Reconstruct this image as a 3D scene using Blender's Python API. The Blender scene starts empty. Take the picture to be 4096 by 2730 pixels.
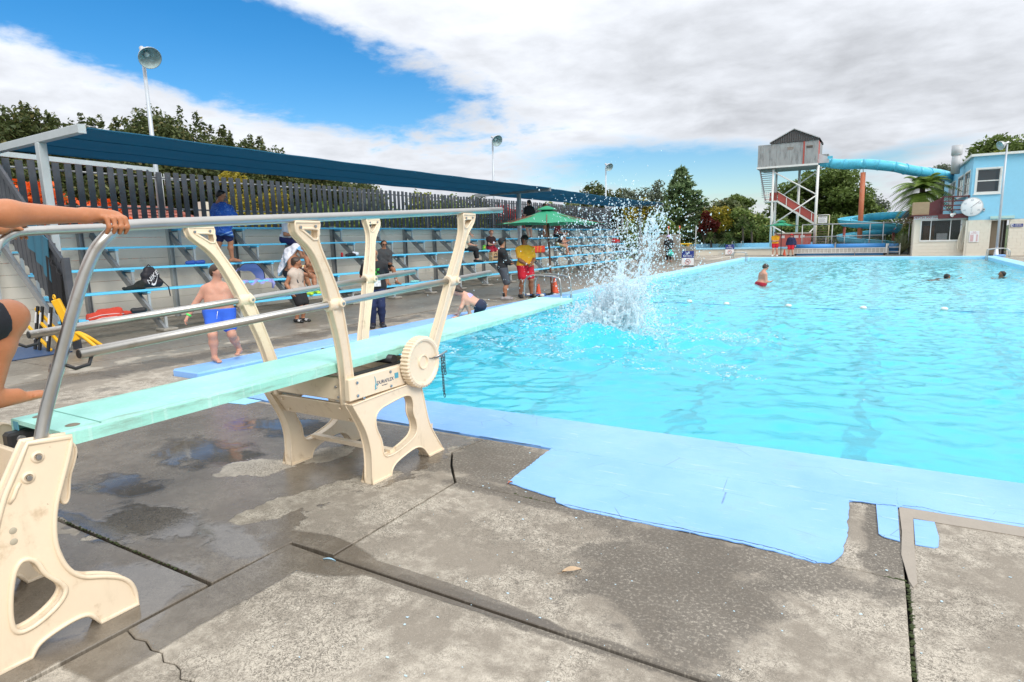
import bpy, bmesh, math, random
import numpy as np
from mathutils import Vector, Matrix, Euler

random.seed(7)
rng = np.random.default_rng(11)
scene = bpy.context.scene
COL = scene.collection
R = math.radians

# ------------------------------------------------------------------ camera
cam_d = bpy.data.cameras.new('camera')
cam = bpy.data.objects.new('camera', cam_d)
COL.objects.link(cam)
cam_d.sensor_width = 36.0
cam_d.lens = 21.697
cam_d.clip_start = 0.05
cam_d.clip_end = 3000.0
def cam_matrix(yaw, pitch, roll, loc):
    cy, sy, cp, sp = math.cos(yaw), math.sin(yaw), math.cos(pitch), math.sin(pitch)
    f = Vector((-sy*cp, cy*cp, -sp)); r = Vector((cy, sy, 0)); d = f.cross(r)
    c, s = math.cos(roll), math.sin(roll)
    r2 = c*r + s*d; d2 = -s*r + c*d
    m = Matrix((r2, -d2, -f)).transposed().to_4x4()
    m.translation = Vector(loc)
    return m
cam.matrix_world = cam_matrix(R(30.6587), R(9.3477), R(1.4057), (0, 0, 1.68))
scene.camera = cam

# ------------------------------------------------------------------ render / exposure
scene.render.engine = 'CYCLES'
scene.cycles.use_denoising = True
scene.cycles.max_bounces = 10
scene.cycles.diffuse_bounces = 3
scene.cycles.glossy_bounces = 4
scene.cycles.transmission_bounces = 8
scene.cycles.transparent_max_bounces = 16
scene.cycles.sample_clamp_indirect = 6.0
scene.render.film_transparent = False
scene.view_settings.view_transform = 'Standard'
scene.view_settings.look = 'None'
scene.view_settings.gamma = 1.0
scene.view_settings.use_curve_mapping = False
scene.view_settings.exposure = 0.31

# ------------------------------------------------------------------ node helper (tiny expression builder)
class S:
    """A node socket with arithmetic."""
    nt = None
    def __init__(self, s): self.s = s
    @staticmethod
    def math(op, *a, clamp=False):
        n = S.nt.nodes.new('ShaderNodeMath'); n.operation = op; n.use_clamp = clamp
        for i, v in enumerate(a):
            if isinstance(v, S): S.nt.links.new(v.s, n.inputs[i])
            else: n.inputs[i].default_value = v
        return S(n.outputs[0])
    def __add__(a, b): return S.math('ADD', a, b)
    __radd__ = __add__
    def __sub__(a, b): return S.math('SUBTRACT', a, b)
    def __rsub__(a, b): return S.math('SUBTRACT', b, a)
    def __mul__(a, b): return S.math('MULTIPLY', a, b)
    __rmul__ = __mul__
    def __truediv__(a, b): return S.math('DIVIDE', a, b)
    def mn(a, b): return S.math('MINIMUM', a, b)
    def mx(a, b): return S.math('MAXIMUM', a, b)
    def clamp(a): return S.math('ADD', a, 0.0, clamp=True)
    def pw(a, b): return S.math('POWER', a, b)
    def sst(a, lo, hi):
        n = S.nt.nodes.new('ShaderNodeMapRange'); n.interpolation_type = 'SMOOTHSTEP'
        S.nt.links.new(a.s, n.inputs[0])
        n.inputs[1].default_value = lo; n.inputs[2].default_value = hi
        n.inputs[3].default_value = 0; n.inputs[4].default_value = 1
        return S(n.outputs[0])
def sep(v):
    n = S.nt.nodes.new('ShaderNodeSeparateXYZ'); S.nt.links.new(v.s, n.inputs[0])
    return S(n.outputs[0]), S(n.outputs[1]), S(n.outputs[2])
def comb(x, y, z):
    n = S.nt.nodes.new('ShaderNodeCombineXYZ')
    for i, v in enumerate((x, y, z)):
        if isinstance(v, S): S.nt.links.new(v.s, n.inputs[i])
        else: n.inputs[i].default_value = v
    return S(n.outputs[0])
def geo_pos(): return S(S.nt.nodes.new('ShaderNodeNewGeometry').outputs['Position'])
def isl(): return S(S.nt.nodes.new('ShaderNodeNewGeometry').outputs['Random Per Island'])
def objrand(): return S(S.nt.nodes.new('ShaderNodeObjectInfo').outputs['Random'])
def texobj(): return S(S.nt.nodes.new('ShaderNodeTexCoord').outputs['Object'])
def vscale(v, sx, sy, sz):
    n = S.nt.nodes.new('ShaderNodeMapping'); S.nt.links.new(v.s, n.inputs[0])
    n.inputs['Scale'].default_value = (sx, sy, sz); return S(n.outputs[0])
def noise(v, scale, detail=3.0, rough=0.55, dist=0.0):
    n = S.nt.nodes.new('ShaderNodeTexNoise'); S.nt.links.new(v.s, n.inputs['Vector'])
    n.inputs['Scale'].default_value = scale; n.inputs['Detail'].default_value = detail
    n.inputs['Roughness'].default_value = rough; n.inputs['Distortion'].default_value = dist
    return S(n.outputs[0])
def voro(v, scale, feature='F1'):
    n = S.nt.nodes.new('ShaderNodeTexVoronoi'); n.feature = feature
    S.nt.links.new(v.s, n.inputs['Vector']); n.inputs['Scale'].default_value = scale
    return S(n.outputs[0])
def mixc(f, a, b):
    n = S.nt.nodes.new('ShaderNodeMix'); n.data_type = 'RGBA'
    if isinstance(f, S): S.nt.links.new(f.s, n.inputs[0])
    else: n.inputs[0].default_value = f
    for i, v in ((6, a), (7, b)):
        if isinstance(v, S): S.nt.links.new(v.s, n.inputs[i])
        else: n.inputs[i].default_value = (*v, 1) if len(v) == 3 else v
    return S(n.outputs[2])
def mulc(a, f):
    n = S.nt.nodes.new('ShaderNodeMix'); n.data_type = 'RGBA'; n.blend_type = 'MULTIPLY'
    n.inputs[0].default_value = 1.0
    if isinstance(a, S): S.nt.links.new(a.s, n.inputs[6])
    else: n.inputs[6].default_value = (*a, 1)
    c = comb(f, f, f); S.nt.links.new(c.s, n.inputs[7])
    return S(n.outputs[2])
def bump(h, strength=0.3, dist=0.02):
    n = S.nt.nodes.new('ShaderNodeBump'); S.nt.links.new(h.s, n.inputs['Height'])
    n.inputs['Strength'].default_value = strength; n.inputs['Distance'].default_value = dist
    return S(n.outputs[0])
def setin(node, key, v):
    if isinstance(v, S): S.nt.links.new(v.s, node.inputs[key])
    elif isinstance(v, (tuple, list)): node.inputs[key].default_value = (*v, 1) if len(v) == 3 else v
    else: node.inputs[key].default_value = v

# ------------------------------------------------------------------ world: sky with broken cloud
SUN_EL, SUN_AZ = 40.0, 112.0      # azimuth measured from +Y towards +X
world = bpy.data.worlds.new('World'); scene.world = world; world.use_nodes = True
wt = world.node_tree; S.nt = wt
for n in list(wt.nodes): wt.nodes.remove(n)
w_out = wt.nodes.new('ShaderNodeOutputWorld'); w_bg = wt.nodes.new('ShaderNodeBackground')
wt.links.new(w_bg.outputs[0], w_out.inputs[0])
sky = wt.nodes.new('ShaderNodeTexSky'); sky.sky_type = 'NISHITA'; sky.sun_disc = False
sky.sun_elevation = R(SUN_EL); sky.sun_rotation = R(SUN_AZ)
sky.air_density = 1.0; sky.dust_density = 0.6; sky.ozone_density = 2.5; sky.altitude = 60
d = S(wt.nodes.new('ShaderNodeTexCoord').outputs['Generated'])
dx, dy, dz = sep(d)
zz = dz.mx(0.02)
# cloud deck seen as a flat layer: stretch towards the horizon
cu = dx/(zz+0.16); cv = dy/(zz+0.16)
P = comb(cu, cv, 0.0)
big = noise(P, 0.75, 5.0, 0.55)
med = noise(P, 2.3, 8.0, 0.60, 0.3)
fine = noise(P, 6.0, 8.0, 0.62, 0.2)
az = S.math('ARCTAN2', dx, dy)*57.2958
el = S.math('ARCSINE', dz)*57.2958
def lobe(a0, e0, ra, re, tilt):
    """soft elliptical opening in the cloud, in degrees"""
    c, s = math.cos(tilt), math.sin(tilt)
    x = az - a0; y = el - e0
    u = (x*c + y*s)/ra; v = (y*c - x*s)/re
    return 1.0 - S.math('SQRT', u*u + v*v)
gap1 = lobe(-58.0, 16.6, 31.0, 5.6, R(-13.5))      # the long blue opening, upper left and beyond the frame
gap2 = lobe(-15.0, 5.2, 18.0, 3.3, R(-4))           # pale blue below the cloud, over the far trees
gap3 = lobe(-2.0, 5.2, 9.0, 1.1, R(8))
wob = (med-0.5)*0.9 + (fine-0.5)*0.45
gap = (gap1*1.15 + wob*1.15).mx(gap2*0.62 + wob*0.55).mx(gap3*0.35 + wob*0.5)
blue = gap.sst(-0.02, 0.34)
# elsewhere (outside the view too) broken cloud
cover = 1.0 - blue*0.985
low = el.sst(7.0, 2.0)                 # haze towards the horizon
shade = (big-0.5)*1.5 + (med-0.5)*1.3 + (fine-0.5)*0.55
greyband = lobe(-4.0, 13.0, 26.0, 8.0, R(-10)).clamp()
bright = (0.96 + shade*0.50 - greyband*0.27)
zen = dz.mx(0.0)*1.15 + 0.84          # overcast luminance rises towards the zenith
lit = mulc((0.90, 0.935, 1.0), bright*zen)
sky_s = wt.nodes.new('ShaderNodeVectorMath'); sky_s.operation = 'SCALE'
wt.links.new(sky.outputs[0], sky_s.inputs[0]); sky_s.inputs['Scale'].default_value = 0.118
hsv = wt.nodes.new('ShaderNodeHueSaturation'); wt.links.new(sky_s.outputs[0], hsv.inputs['Color'])
hsv.inputs['Saturation'].default_value = 1.48; hsv.inputs['Value'].default_value = 1.0
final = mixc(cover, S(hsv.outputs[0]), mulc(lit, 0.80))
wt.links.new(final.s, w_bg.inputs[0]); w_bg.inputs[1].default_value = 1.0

# ------------------------------------------------------------------ sun behind thin cloud
sun_d = bpy.data.lights.new('sun', 'SUN'); sun = bpy.data.objects.new('sun', sun_d); COL.objects.link(sun)
sun_d.energy = 1.9; sun_d.angle = R(22); sun_d.color = (1.0, 0.95, 0.87)
_a = R(SUN_AZ); _e = R(SUN_EL)
sdir = Vector((math.sin(_a)*math.cos(_e), math.cos(_a)*math.cos(_e), math.sin(_e)))
sun.rotation_euler = (-sdir).to_track_quat('-Z', 'Y').to_euler()

# ------------------------------------------------------------------ materials
MATS = {}
def mat_new(name):
    m = bpy.data.materials.new(name); m.use_nodes = True
    S.nt = m.node_tree
    return m, m.node_tree.nodes['Principled BSDF']
def M(name, col, rough=0.6, metal=0.0, var=0.12, scale=6.0, bmp=0.0, bscale=40.0, spec=0.5, dirt=None, dirt_amt=0.0, dirt_scale=3.0, coat=0.0, sss=0.0, trans=0.0, stretch=None):
    """plain procedural material: colour with two-scale noise, optional dirt and bump"""
    if name in MATS: return MATS[name]
    m, b = mat_new(name)
    p = geo_pos()
    if stretch: p = vscale(p, *stretch)
    n1 = noise(p, scale, 4.0); n2 = noise(p, scale*7, 3.0)
    f = (n1-0.5)*var*2 + (n2-0.5)*var + 1.0
    c = mulc(col, f)
    r = (n1-0.5)*0.2 + rough
    if dirt:
        dm = noise(p, dirt_scale, 8.0, 0.65).sst(0.62-dirt_amt*0.5, 0.72)
        c = mixc(dm*min(1.0, 0.4+dirt_amt), c, dirt)
    setin(b, 'Base Color', c); setin(b, 'Roughness', r.clamp()); setin(b, 'Metallic', metal)
    setin(b, 'Specular IOR Level', spec)
    if coat: setin(b, 'Coat Weight', coat)
    if sss:
        setin(b, 'Subsurface Weight', sss); b.inputs['Subsurface Radius'].default_value = (0.02, 0.008, 0.004)
    if trans: setin(b, 'Transmission Weight', trans)
    if bmp:
        setin(b, 'Normal', bump(noise(p, bscale, 5.0), bmp, 0.01))
    MATS[name] = m
    return m

# ------------------------------------------------------------------ object helpers
ROOT = {}
def link(o, parent=None):
    COL.objects.link(o)
    if parent is not None: o.parent = parent
    return o
def tag(o, label=None, cat=None, group=None, kind=None):
    if label: o['label'] = label
    if cat: o['category'] = cat
    if group: o['group'] = group
    if kind: o['kind'] = kind
    return o
def thing(name, loc, label, cat, group=None):
    o = bpy.data.objects.new(name, None); o.empty_display_size = 0.2
    COL.objects.link(o); o.location = loc
    ROOT[o.name] = Vector(loc)
    return tag(o, label, cat, group)
def root_off(parent):
    o = parent
    while o is not None:
        if o.name in ROOT: return ROOT[o.name]
        o = o.parent
    return Vector((0, 0, 0))
def raw_mesh(name, v, f, smooth=False):
    me = bpy.data.meshes.new(name)
    if isinstance(f, np.ndarray):
        v = np.asarray(v, np.float32); k = f.shape[1]
        me.vertices.add(len(v)); me.vertices.foreach_set('co', v.ravel())
        me.loops.add(f.size); me.loops.foreach_set('vertex_index', f.astype(np.int32).ravel())
        me.polygons.add(len(f)); me.polygons.foreach_set('loop_start', np.arange(0, f.size, k, dtype=np.int32))
        me.polygons.foreach_set('loop_total', np.full(len(f), k, dtype=np.int32))
        me.update(calc_edges=True)
    else:
        me.from_pydata([tuple(x) for x in v], [], f); me.update()
    if smooth: me.polygons.foreach_set('use_smooth', np.ones(len(me.polygons), bool))
    return me
def put(name, me, mat, parent=None, loc=(0, 0, 0), rot=(0, 0, 0), scale=None):
    """link a mesh datablock as an object (local placement)"""
    o = bpy.data.objects.new(name, me)
    if mat is not None and len(me.materials) == 0: me.materials.append(mat)
    o.location = loc; o.rotation_euler = rot
    if scale is not None: o.scale = scale
    link(o, parent)
    return o
class MB:
    """collects shapes in world coordinates, built as ONE mesh object"""
    def __init__(s): s.v = []; s.f = []; s.sm = []
    def add(s, v, f, smooth=False):
        b = len(s.v); s.v += [Vector(x) for x in v]; s.f += [tuple(i+b for i in q) for q in f]; s.sm += [smooth]*len(f)
        return s
    def box(s, c, size, rot=None):
        x, y, z = (k/2 for k in size); c = Vector(c)
        vs = [Vector((a*x, b*y, g*z)) for g in (-1, 1) for b in (-1, 1) for a in (-1, 1)]
        if rot is not None:
            m = rot if isinstance(rot, Matrix) else Euler(rot).to_matrix()
            vs = [m @ k for k in vs]
        return s.add([c+k for k in vs], [(0,2,3,1),(4,5,7,6),(0,1,5,4),(2,6,7,3),(0,4,6,2),(1,3,7,5)])
    def span(s, a, b):
        a = Vector(a); b = Vector(b)
        return s.box((a+b)/2, (abs(b.x-a.x), abs(b.y-a.y), abs(b.z-a.z)))
    def bar(s, p0, p1, w, h, up=(0, 0, 1)):
        p0 = Vector(p0); p1 = Vector(p1); d = (p1-p0); L = d.length; d.normalize()
        u = Vector(up)
        if abs(d.dot(u)) > 0.98: u = Vector((0, 1, 0)) if abs(d.y) < 0.9 else Vector((1, 0, 0))
        x = d.cross(u).normalized(); z = x.cross(d)
        m = Matrix((x, d, z)).transposed()
        return s.box((p0+p1)/2, (w, L, h), m)
    def tube(s, pts, r, seg=10, caps=True, closed=False):
        pts = [Vector(p) for p in pts]; n = len(pts)
        rs = r if isinstance(r, (list, tuple)) else [r]*n
        vs = []; prev = None
        for i, p in enumerate(pts):
            if closed: t = (pts[(i+1) % n]-pts[i-1])
            else: t = pts[min(i+1, n-1)]-pts[max(i-1, 0)]
            t.normalize()
            if prev is None:
                a = Vector((0, 0, 1)) if abs(t.z) < 0.9 else Vector((1, 0, 0))
                x = t.cross(a).normalized()
            else:
                x = (prev - t*prev.dot(t)).normalized()
            y = t.cross(x); prev = x
            for k in range(seg):
                an = 2*math.pi*k/seg
                vs.append(p + x*(math.cos(an)*rs[i]) + y*(math.sin(an)*rs[i]))
        fs = []
        for i in range(n if closed else n-1):
            j = (i+1) % n
            for k in range(seg):
                k2 = (k+1) % seg
                fs.append((i*seg+k, i*seg+k2, j*seg+k2, j*seg+k))
        s.add(vs, fs, True)
        if caps and not closed:
            b = len(s.v)-len(vs)
            s.f.append(tuple(b+k for k in reversed(range(seg)))); s.sm.append(False)
            s.f.append(tuple(b+(n-1)*seg+k for k in range(seg))); s.sm.append(False)
        return s
    def cyl(s, p0, p1, r, seg=12, r2=None): return s.tube([p0, p1], [r, r if r2 is None else r2], seg)
    def lathe(s, prof, seg=20, axis='Z', c=(0, 0, 0), rot=None):
        """prof: (radius, height) list, turned about the axis"""
        c = Vector(c); vs = []
        m = Matrix.Identity(3)
        if axis == 'X': m = Matrix.Rotation(R(90), 3, 'Y')
        if axis == 'Y': m = Matrix.Rotation(R(-90), 3, 'X')
        if rot is not None: m = rot
        for r_, h in prof:
            for k in range(seg):
                a = 2*math.pi*k/seg
                vs.append(c + m @ Vector((r_*math.cos(a), r_*math.sin(a), h)))
        fs = [(i*seg+k, i*seg+(k+1) % seg, (i+1)*seg+(k+1) % seg, (i+1)*seg+k) for i in range(len(prof)-1) for k in range(seg)]
        return s.add(vs, fs, True)
    def sphere(s, c, r, seg=12, rings=7, sc=(1, 1, 1)):
        c = Vector(c); vs = []
        for i in range(rings+1):
            t = math.pi*i/rings
            for k in range(seg):
                a = 2*math.pi*k/seg
                vs.append(c+Vector((r*sc[0]*math.sin(t)*math.cos(a), r*sc[1]*math.sin(t)*math.sin(a), r*sc[2]*math.cos(t))))
        fs = [(i*seg+k, (i+1)*seg+k, (i+1)*seg+(k+1) % seg, i*seg+(k+1) % seg) for i in range(rings) for k in range(seg)]
        return s.add(vs, fs, True)
    def prism(s, poly, lo, hi, axis='Z'):
        """polygon extruded along an axis; poly in the other two axes (XY for Z, YZ for X, XZ for Y)"""
        def p3(a, b, t):
            return (a, b, t) if axis == 'Z' else (t, a, b) if axis == 'X' else (a, t, b)
        n = len(poly)
        vs = [p3(a, b, lo) for a, b in poly]+[p3(a, b, hi) for a, b in poly]
        fs = [tuple(range(n-1, -1, -1)), tuple(range(n, 2*n))]+[(i, (i+1) % n, n+(i+1) % n, n+i) for i in range(n)]
        return s.add(vs, fs)
    def build(s, name, mat, parent=None, bevel=0.0, recalc=True, tri=False):
        off = root_off(parent)
        me = bpy.data.meshes.new(name)
        me.from_pydata([tuple(k-off) for k in s.v], [], s.f)
        me.polygons.foreach_set('use_smooth', s.sm)
        if recalc or bevel:
            bm = bmesh.new(); bm.from_mesh(me)
            if recalc: bmesh.ops.recalc_face_normals(bm, faces=bm.faces)
            if bevel: 
                bmesh.ops.bevel(bm, geom=[e for e in bm.edges if len(e.link_faces) == 2 and e.calc_face_angle(0) > 0.6], offset=bevel, segments=1, affect='EDGES', clamp_overlap=True)
            bm.to_mesh(me); bm.free()
        me.update()
        o = bpy.data.objects.new(name, me)
        if mat is not None: me.materials.append(mat)
        link(o, parent)
        return o
def text_mesh(name, body, size, mat, parent, center, xdir, updir, extrude=0.002, align='CENTER', spacing=1.0, shear=0.0, sx=1.0):
    """real letters, laid out at 'center' along xdir / updir (world)"""
    cu = bpy.data.curves.new(name, 'FONT'); cu.body = body; cu.size = size; cu.align_x = align; cu.align_y = 'CENTER'
    cu.extrude = extrude; cu.space_character = spacing; cu.shear = shear
    t = bpy.data.objects.new(name+'_tmp', cu); COL.objects.link(t)
    dg = bpy.context.evaluated_depsgraph_get()
    me = bpy.data.meshes.new_from_object(t.evaluated_get(dg))
    bpy.data.objects.remove(t)
    x = Vector(xdir).normalized(); u = Vector(updir).normalized(); n = x.cross(u)
    m = Matrix((x, u, n)).transposed().to_4x4(); m.translation = Vector(center)-root_off(parent)
    me.transform(m @ Matrix.Diagonal((sx, 1, 1, 1))); me.materials.clear(); me.materials.append(mat)
    o = bpy.data.objects.new(name, me); link(o, parent)
    return o
# ------------------------------------------------------------------ setting: ground, deck, pool, water
PX0, PX1, PY0, PY1 = -7.45, 5.25, 5.0, 44.2
WATER_Z = -0.07

def deck_material():
    m, b = mat_new('deck_concrete'); p = geo_pos(); x, y, z = sep(p)
    p2 = comb(x, y, 0.0)
    n0 = noise(p2, 0.55, 5.0, 0.6); n1 = noise(p2, 2.2, 7.0, 0.62); n2 = noise(p2, 11.0, 6.0, 0.65)
    grain = noise(p2, 160.0, 3.0, 0.7); spk = noise(p2, 55.0, 4.0, 0.7)
    aniso = noise(p2, 34.0, 6.0, 0.68, 0.6)      # brushed, lichen-veined surface
    def ell(cx, cy, rx, ry, ang=0.0):
        c, s = math.cos(ang), math.sin(ang); dx_ = x-cx; dy_ = y-cy
        u = (dx_*c+dy_*s)/rx; v = (dy_*c-dx_*s)/ry
        return 1.0 - S.math('SQRT', u*u+v*v)
    def boxm(x0, x1, y0, y1): return (x-x0).mn(x1-x).mn(y-y0).mn(y1-y)
    n_mid = noise(p2, 4.5, 4.0, 0.55, 0.6)
    w1 = (n1-0.5)
    # weathered concrete: pale exposed patches against grey algae film
    light = (n1*0.6 + n2*0.4 + (n0-0.5)*0.5).sst(0.40, 0.60)
    base = mixc(light, (0.27, 0.235, 0.188), (0.53, 0.475, 0.39))
    v1 = S.math('ABSOLUTE', noise(p2, 26.0, 5.0, 0.65, 1.6)-0.5).sst(0.045, 0.012); v2 = S.math('ABSOLUTE', noise(p2, 61.0, 4.0, 0.65, 1.2)-0.5).sst(0.06, 0.015)
    agg = voro(p2, 95.0).sst(0.32, 0.18)
    vm = (n1*0.5+noise(p2, 0.9, 4.0)*0.5).sst(0.40, 0.58)
    base = mixc(((v1*0.65+v2*0.55)*(vm*0.85+0.20)).clamp(), base, (0.115, 0.100, 0.078))
    base = mixc((boxm(-10.13, -9.45, -3.0, 60.0)*9.0).clamp()*0.55, base, (0.48, 0.44, 0.36))
    base = mixc(agg*noise(p2, 200.0, 2.0).sst(0.45, 0.6)*0.35, base, (0.58, 0.53, 0.45))
    base = mixc(spk.sst(0.60, 0.72)*0.35, base, (0.5, 0.455, 0.39))
    base = mulc(base, (grain-0.5)*0.5+1.0)
    # dark algae stains by the paint and across the nearest slabs
    st = ell(-0.75, 2.75, 0.62, 0.62, 0.5).mx(ell(-1.9, 3.35, 1.1, 0.16)).mx(ell(-0.55, 3.20, 1.0, 0.24)).mx(boxm(-2.95, -1.9, 3.36, 4.30)*3.0)
    st = st.mx(ell(-0.62, 2.42, 0.30, 0.34)).mx(ell(0.12, 3.75, 0.14, 0.70)).mx(ell(-1.2, 2.17, 1.6, 0.07)).mx(ell(-9.0, 6.0, 0.5, 7.0)*0.8)
    stain = (st*1.2 + w1*1.5 + (n_mid-0.5)*1.0 + (n2-0.5)*0.9 + (spk-0.5)*0.7).sst(0.16, 0.46)*0.85
    stain = (stain * (1.0 - spk.sst(0.50, 0.62)*0.60)*(1.0 - v1*0.25)*(0.62 + n2*0.75)*0.95).clamp()
    base = mixc(stain, base, (0.092, 0.080, 0.066))
    # wet areas under and around the springboard
    wet_r = boxm(-6.4, -2.50, 1.00, 4.22)*1.1
    wet_r = wet_r.mn((-2.93 + w1*1.1) - x + (y.sst(2.2, 2.0))*0.6)          # dry margin next to the joint
    wet_r = wet_r.mx(boxm(-4.4, -2.81, 0.72, 1.68))
    wet_r = wet_r.mx(ell(-2.60, 2.17, 0.45, 0.20)*0.3).mx(ell(-1.9, 2.19, 0.9, 0.075)*0.3)
    dryp = ell(-3.17, 2.72, 0.16, 0.62, -0.35).mx(ell(-4.05, 2.86, 0.30, 0.20, 0.6)).mx(ell(-3.75, 3.35, 0.16, 0.24)).mx(ell(-4.6, 1.55, 0.6, 0.12, 0.2))
    dryp = (dryp*0.9 + (n_mid-0.5)*1.3 + w1*0.5).sst(0.04, 0.10)
    damp_l = (boxm(-15.0, -8.0, -1.0, 44.0)*0.3 + (n1-0.56)*2.2 + (n0-0.5)*1.2).sst(0.0, 0.35)*0.8
    wet = ((wet_r*3.0 + w1*0.5).sst(0.02, 0.10)*(1.0-dryp)).mx(damp_l)
    wetcol = mulc(mixc(0.55, base, (0.19, 0.152, 0.112)), 0.62)
    colr = mixc(wet, base, wetcol)
    # standing water where the slab dips
    pud = ell(-4.62, 2.18, 0.46, 0.20, 0.25).mx(ell(-3.75, 1.98, 0.85, 0.20, 0.1)).mx(ell(-3.15, 1.48, 0.42, 0.26)).mx(ell(-4.75, 2.9, 0.6, 0.28)).mx(ell(-4.6, 3.75, 0.62, 0.26, 0.2)).mx(ell(-4.1, 1.75, 0.5, 0.10))
    pud = pud.mx(ell(-3.3, 1.2, 0.40, 0.22))
    puddle = ((pud*0.85 + w1*1.5 + (n_mid-0.5)*1.3 + (n0-0.5)*0.6).sst(-0.12, 0.26)*wet).clamp()
    colr = mixc(puddle, colr, mulc(colr, 0.72))
    film = (n_mid*0.6+n2*0.4).sst(0.30, 0.70)
    rough = (0.82 - wet*(0.50 + film*0.14) - puddle*0.30).mx(0.02)
    setin(b, 'Base Color', colr); setin(b, 'Roughness', rough)
    setin(b, 'Specular IOR Level', (wet*0.15+puddle*0.45+0.35))
    h = (aniso*0.5 + grain*0.35 + n2*0.8)*(1.0-wet*0.72)*(1.0-puddle*0.93) + noise(vscale(p2, 9, 22, 1), 1.0, 3.0)*puddle*0.035
    setin(b, 'Normal', bump(h, 0.55, 0.012))
    return m
DECK = deck_material()

def paint_material(name, c1, c2, worn=0.5):
    m, b = mat_new(name); p = geo_pos(); x, y, z = sep(p)
    n1 = noise(p, 1.3, 6.0, 0.62); n2 = noise(p, 9.0, 7.0, 0.65); st = noise(vscale(p, 3.0, 26.0, 3.0), 1.0, 6.0, 0.7, 0.5)
    g = noise(p, 120.0, 3.0)
    c = mixc(n1.sst(0.3, 0.7), c1, c2)
    c = mixc((st.sst(0.58, 0.72)*0.45*worn), c, (0.62, 0.72, 0.84))
    c = mixc((noise(p, 3.1, 9.0, 0.7).sst(0.66, 0.70)*(0.5*worn)).clamp(), c, (0.55, 0.66, 0.78))
    chip = (noise(p, 5.0, 10.0, 0.78).sst(0.70, 0.715)*worn).clamp()
    scuff = noise(vscale(p, 5.0, 60.0, 5.0), 1.0, 7.0, 0.75, 1.2).sst(0.63, 0.70)*noise(p, 1.1, 4.0).sst(0.42, 0.62)
    c = mixc((scuff*0.55*worn).clamp(), c, (0.70, 0.78, 0.86))
    crk = voro(vscale(p, 1.0, 1.6, 1.0), 2.2, 'DISTANCE_TO_EDGE').sst(0.006, 0.002)*noise(p, 2.0, 3.0).sst(0.5, 0.6)
    c = mixc((crk*0.7*worn).clamp(), c, (0.10, 0.16, 0.24))
    c = mixc(chip, c, (0.24, 0.22, 0.19))
    c = mulc(c, (g-0.5)*0.16+1.0)
    c = mixc((noise(p, 2.6, 8.0, 0.7).sst(0.52, 0.70)*0.22*worn).clamp(), c, (0.16, 0.24, 0.34))
    setin(b, 'Base Color', c); setin(b, 'Roughness', (n2*0.3+0.30)); setin(b, 'Specular IOR Level', 0.4)
    setin(b, 'Normal', bump(n2*0.7+g*0.3+st*0.4, 0.25, 0.01))
    return m
PAINT = paint_material('blue_deck_paint', (0.20, 0.42, 0.83), (0.27, 0.50, 0.87), 1.0)
COPE = paint_material('pale_coping_paint', (0.30, 0.62, 0.86), (0.37, 0.69, 0.90), 0.5)
CURB_BLUE = paint_material('kerb_end_paint', (0.20, 0.42, 0.82), (0.28, 0.50, 0.87), 1.2)
BASIN = M('pool_paint', (0.44, 0.86, 0.95), 0.5, var=0.06, scale=1.2)
LANE = M('lane_tiles', (0.34, 0.66, 0.74), 0.5, var=0.3, scale=9)
DIRT = M('joint_dirt', (0.035, 0.032, 0.024), 0.95, var=0.5, scale=12, bmp=0.5)

# ground sheet to the horizon, with the hole for the pool
def ring(name, xo0, xo1, yo0, yo1, xi0, xi1, yi0, yi1, z, mat):
    v = [(xo0, yo0, z), (xo1, yo0, z), (xo1, yo1, z), (xo0, yo1, z), (xi0, yi0, z), (xi1, yi0, z), (xi1, yi1, z), (xi0, yi1, z)]
    f = [(0, 1, 5, 4), (1, 2, 6, 5), (2, 3, 7, 6), (3, 0, 4, 7)]
    return put(name, raw_mesh(name, v, f), mat)
mg, bg_ = mat_new('lawn'); p = geo_pos()
gn = noise(p, 0.6, 6.0); gf = noise(p, 30.0, 4.0)
setin(bg_, 'Base Color', mulc(mixc(gn.sst(0.35, 0.65), (0.045, 0.085, 0.022), (0.085, 0.115, 0.035)), gf*0.8+0.6)); setin(bg_, 'Roughness', 0.9)
setin(bg_, 'Normal', bump(gf, 0.8, 0.05))
LAWN = mg
tag(ring('ground', -900, 900, -300, 1500, -16.0, 14.0, -7.0, 58.0, -0.11, LAWN), kind='structure')
deck = tag(ring('deck', -16.2, 14.2, -7.2, 58.2, PX0-0.3, PX1+0.3, PY0-0.3, PY1+0.3, -0.055, DIRT), kind='structure')

def slab(poly, z=0.0):
    poly = [Vector((a, b_)) for a, b_ in poly]
    mb = MB().prism([(q.x, q.y) for q in poly], -0.09, z)
    return mb.build('deck_slab', DECK, deck, bevel=0.004)
def rect(x0, x1, y0, y1, g=0.006): return [(x0+g, y0+g), (x1-g, y0+g), (x1-g, y1-g), (x0+g, y1-g)]
crack = [(-2.79, 1.275), (-2.70, 1.258), (-2.64, 1.272), (-2.56, 1.250), (-2.50, 1.262), (-2.44, 1.232), (-2.38, 1.246), (-2.33, 1.238), (-2.28, 1.205), (-2.20, 1.225), (-2.10, 1.16), (-1.96, 1.12), (-1.8, 0.95), (-1.55, 0.80), (-1.3, 0.4), (-1.25, -2.0)]
g_ = 0.007
slab([(-2.794, -2.0)] + [(a-0.002, b_-g_*0.8) for a, b_ in reversed(crack)][0:0] + [(-1.26, -2.0)] + [(a-0.001, b_-g_*0.25) for a, b_ in reversed(crack[:-1])], -0.004)
slab([(a+0.001, b_+g_*0.25) for a, b_ in crack] + [(0.21, -2.0), (0.21, 2.160), (-2.45, 2.160), (-2.794, 2.166)], 0.0)
slab([(-2.452, 2.174), (0.208, 2.174), (0.208, 3.322), (-2.46, 3.335)], 0.004)
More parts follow.
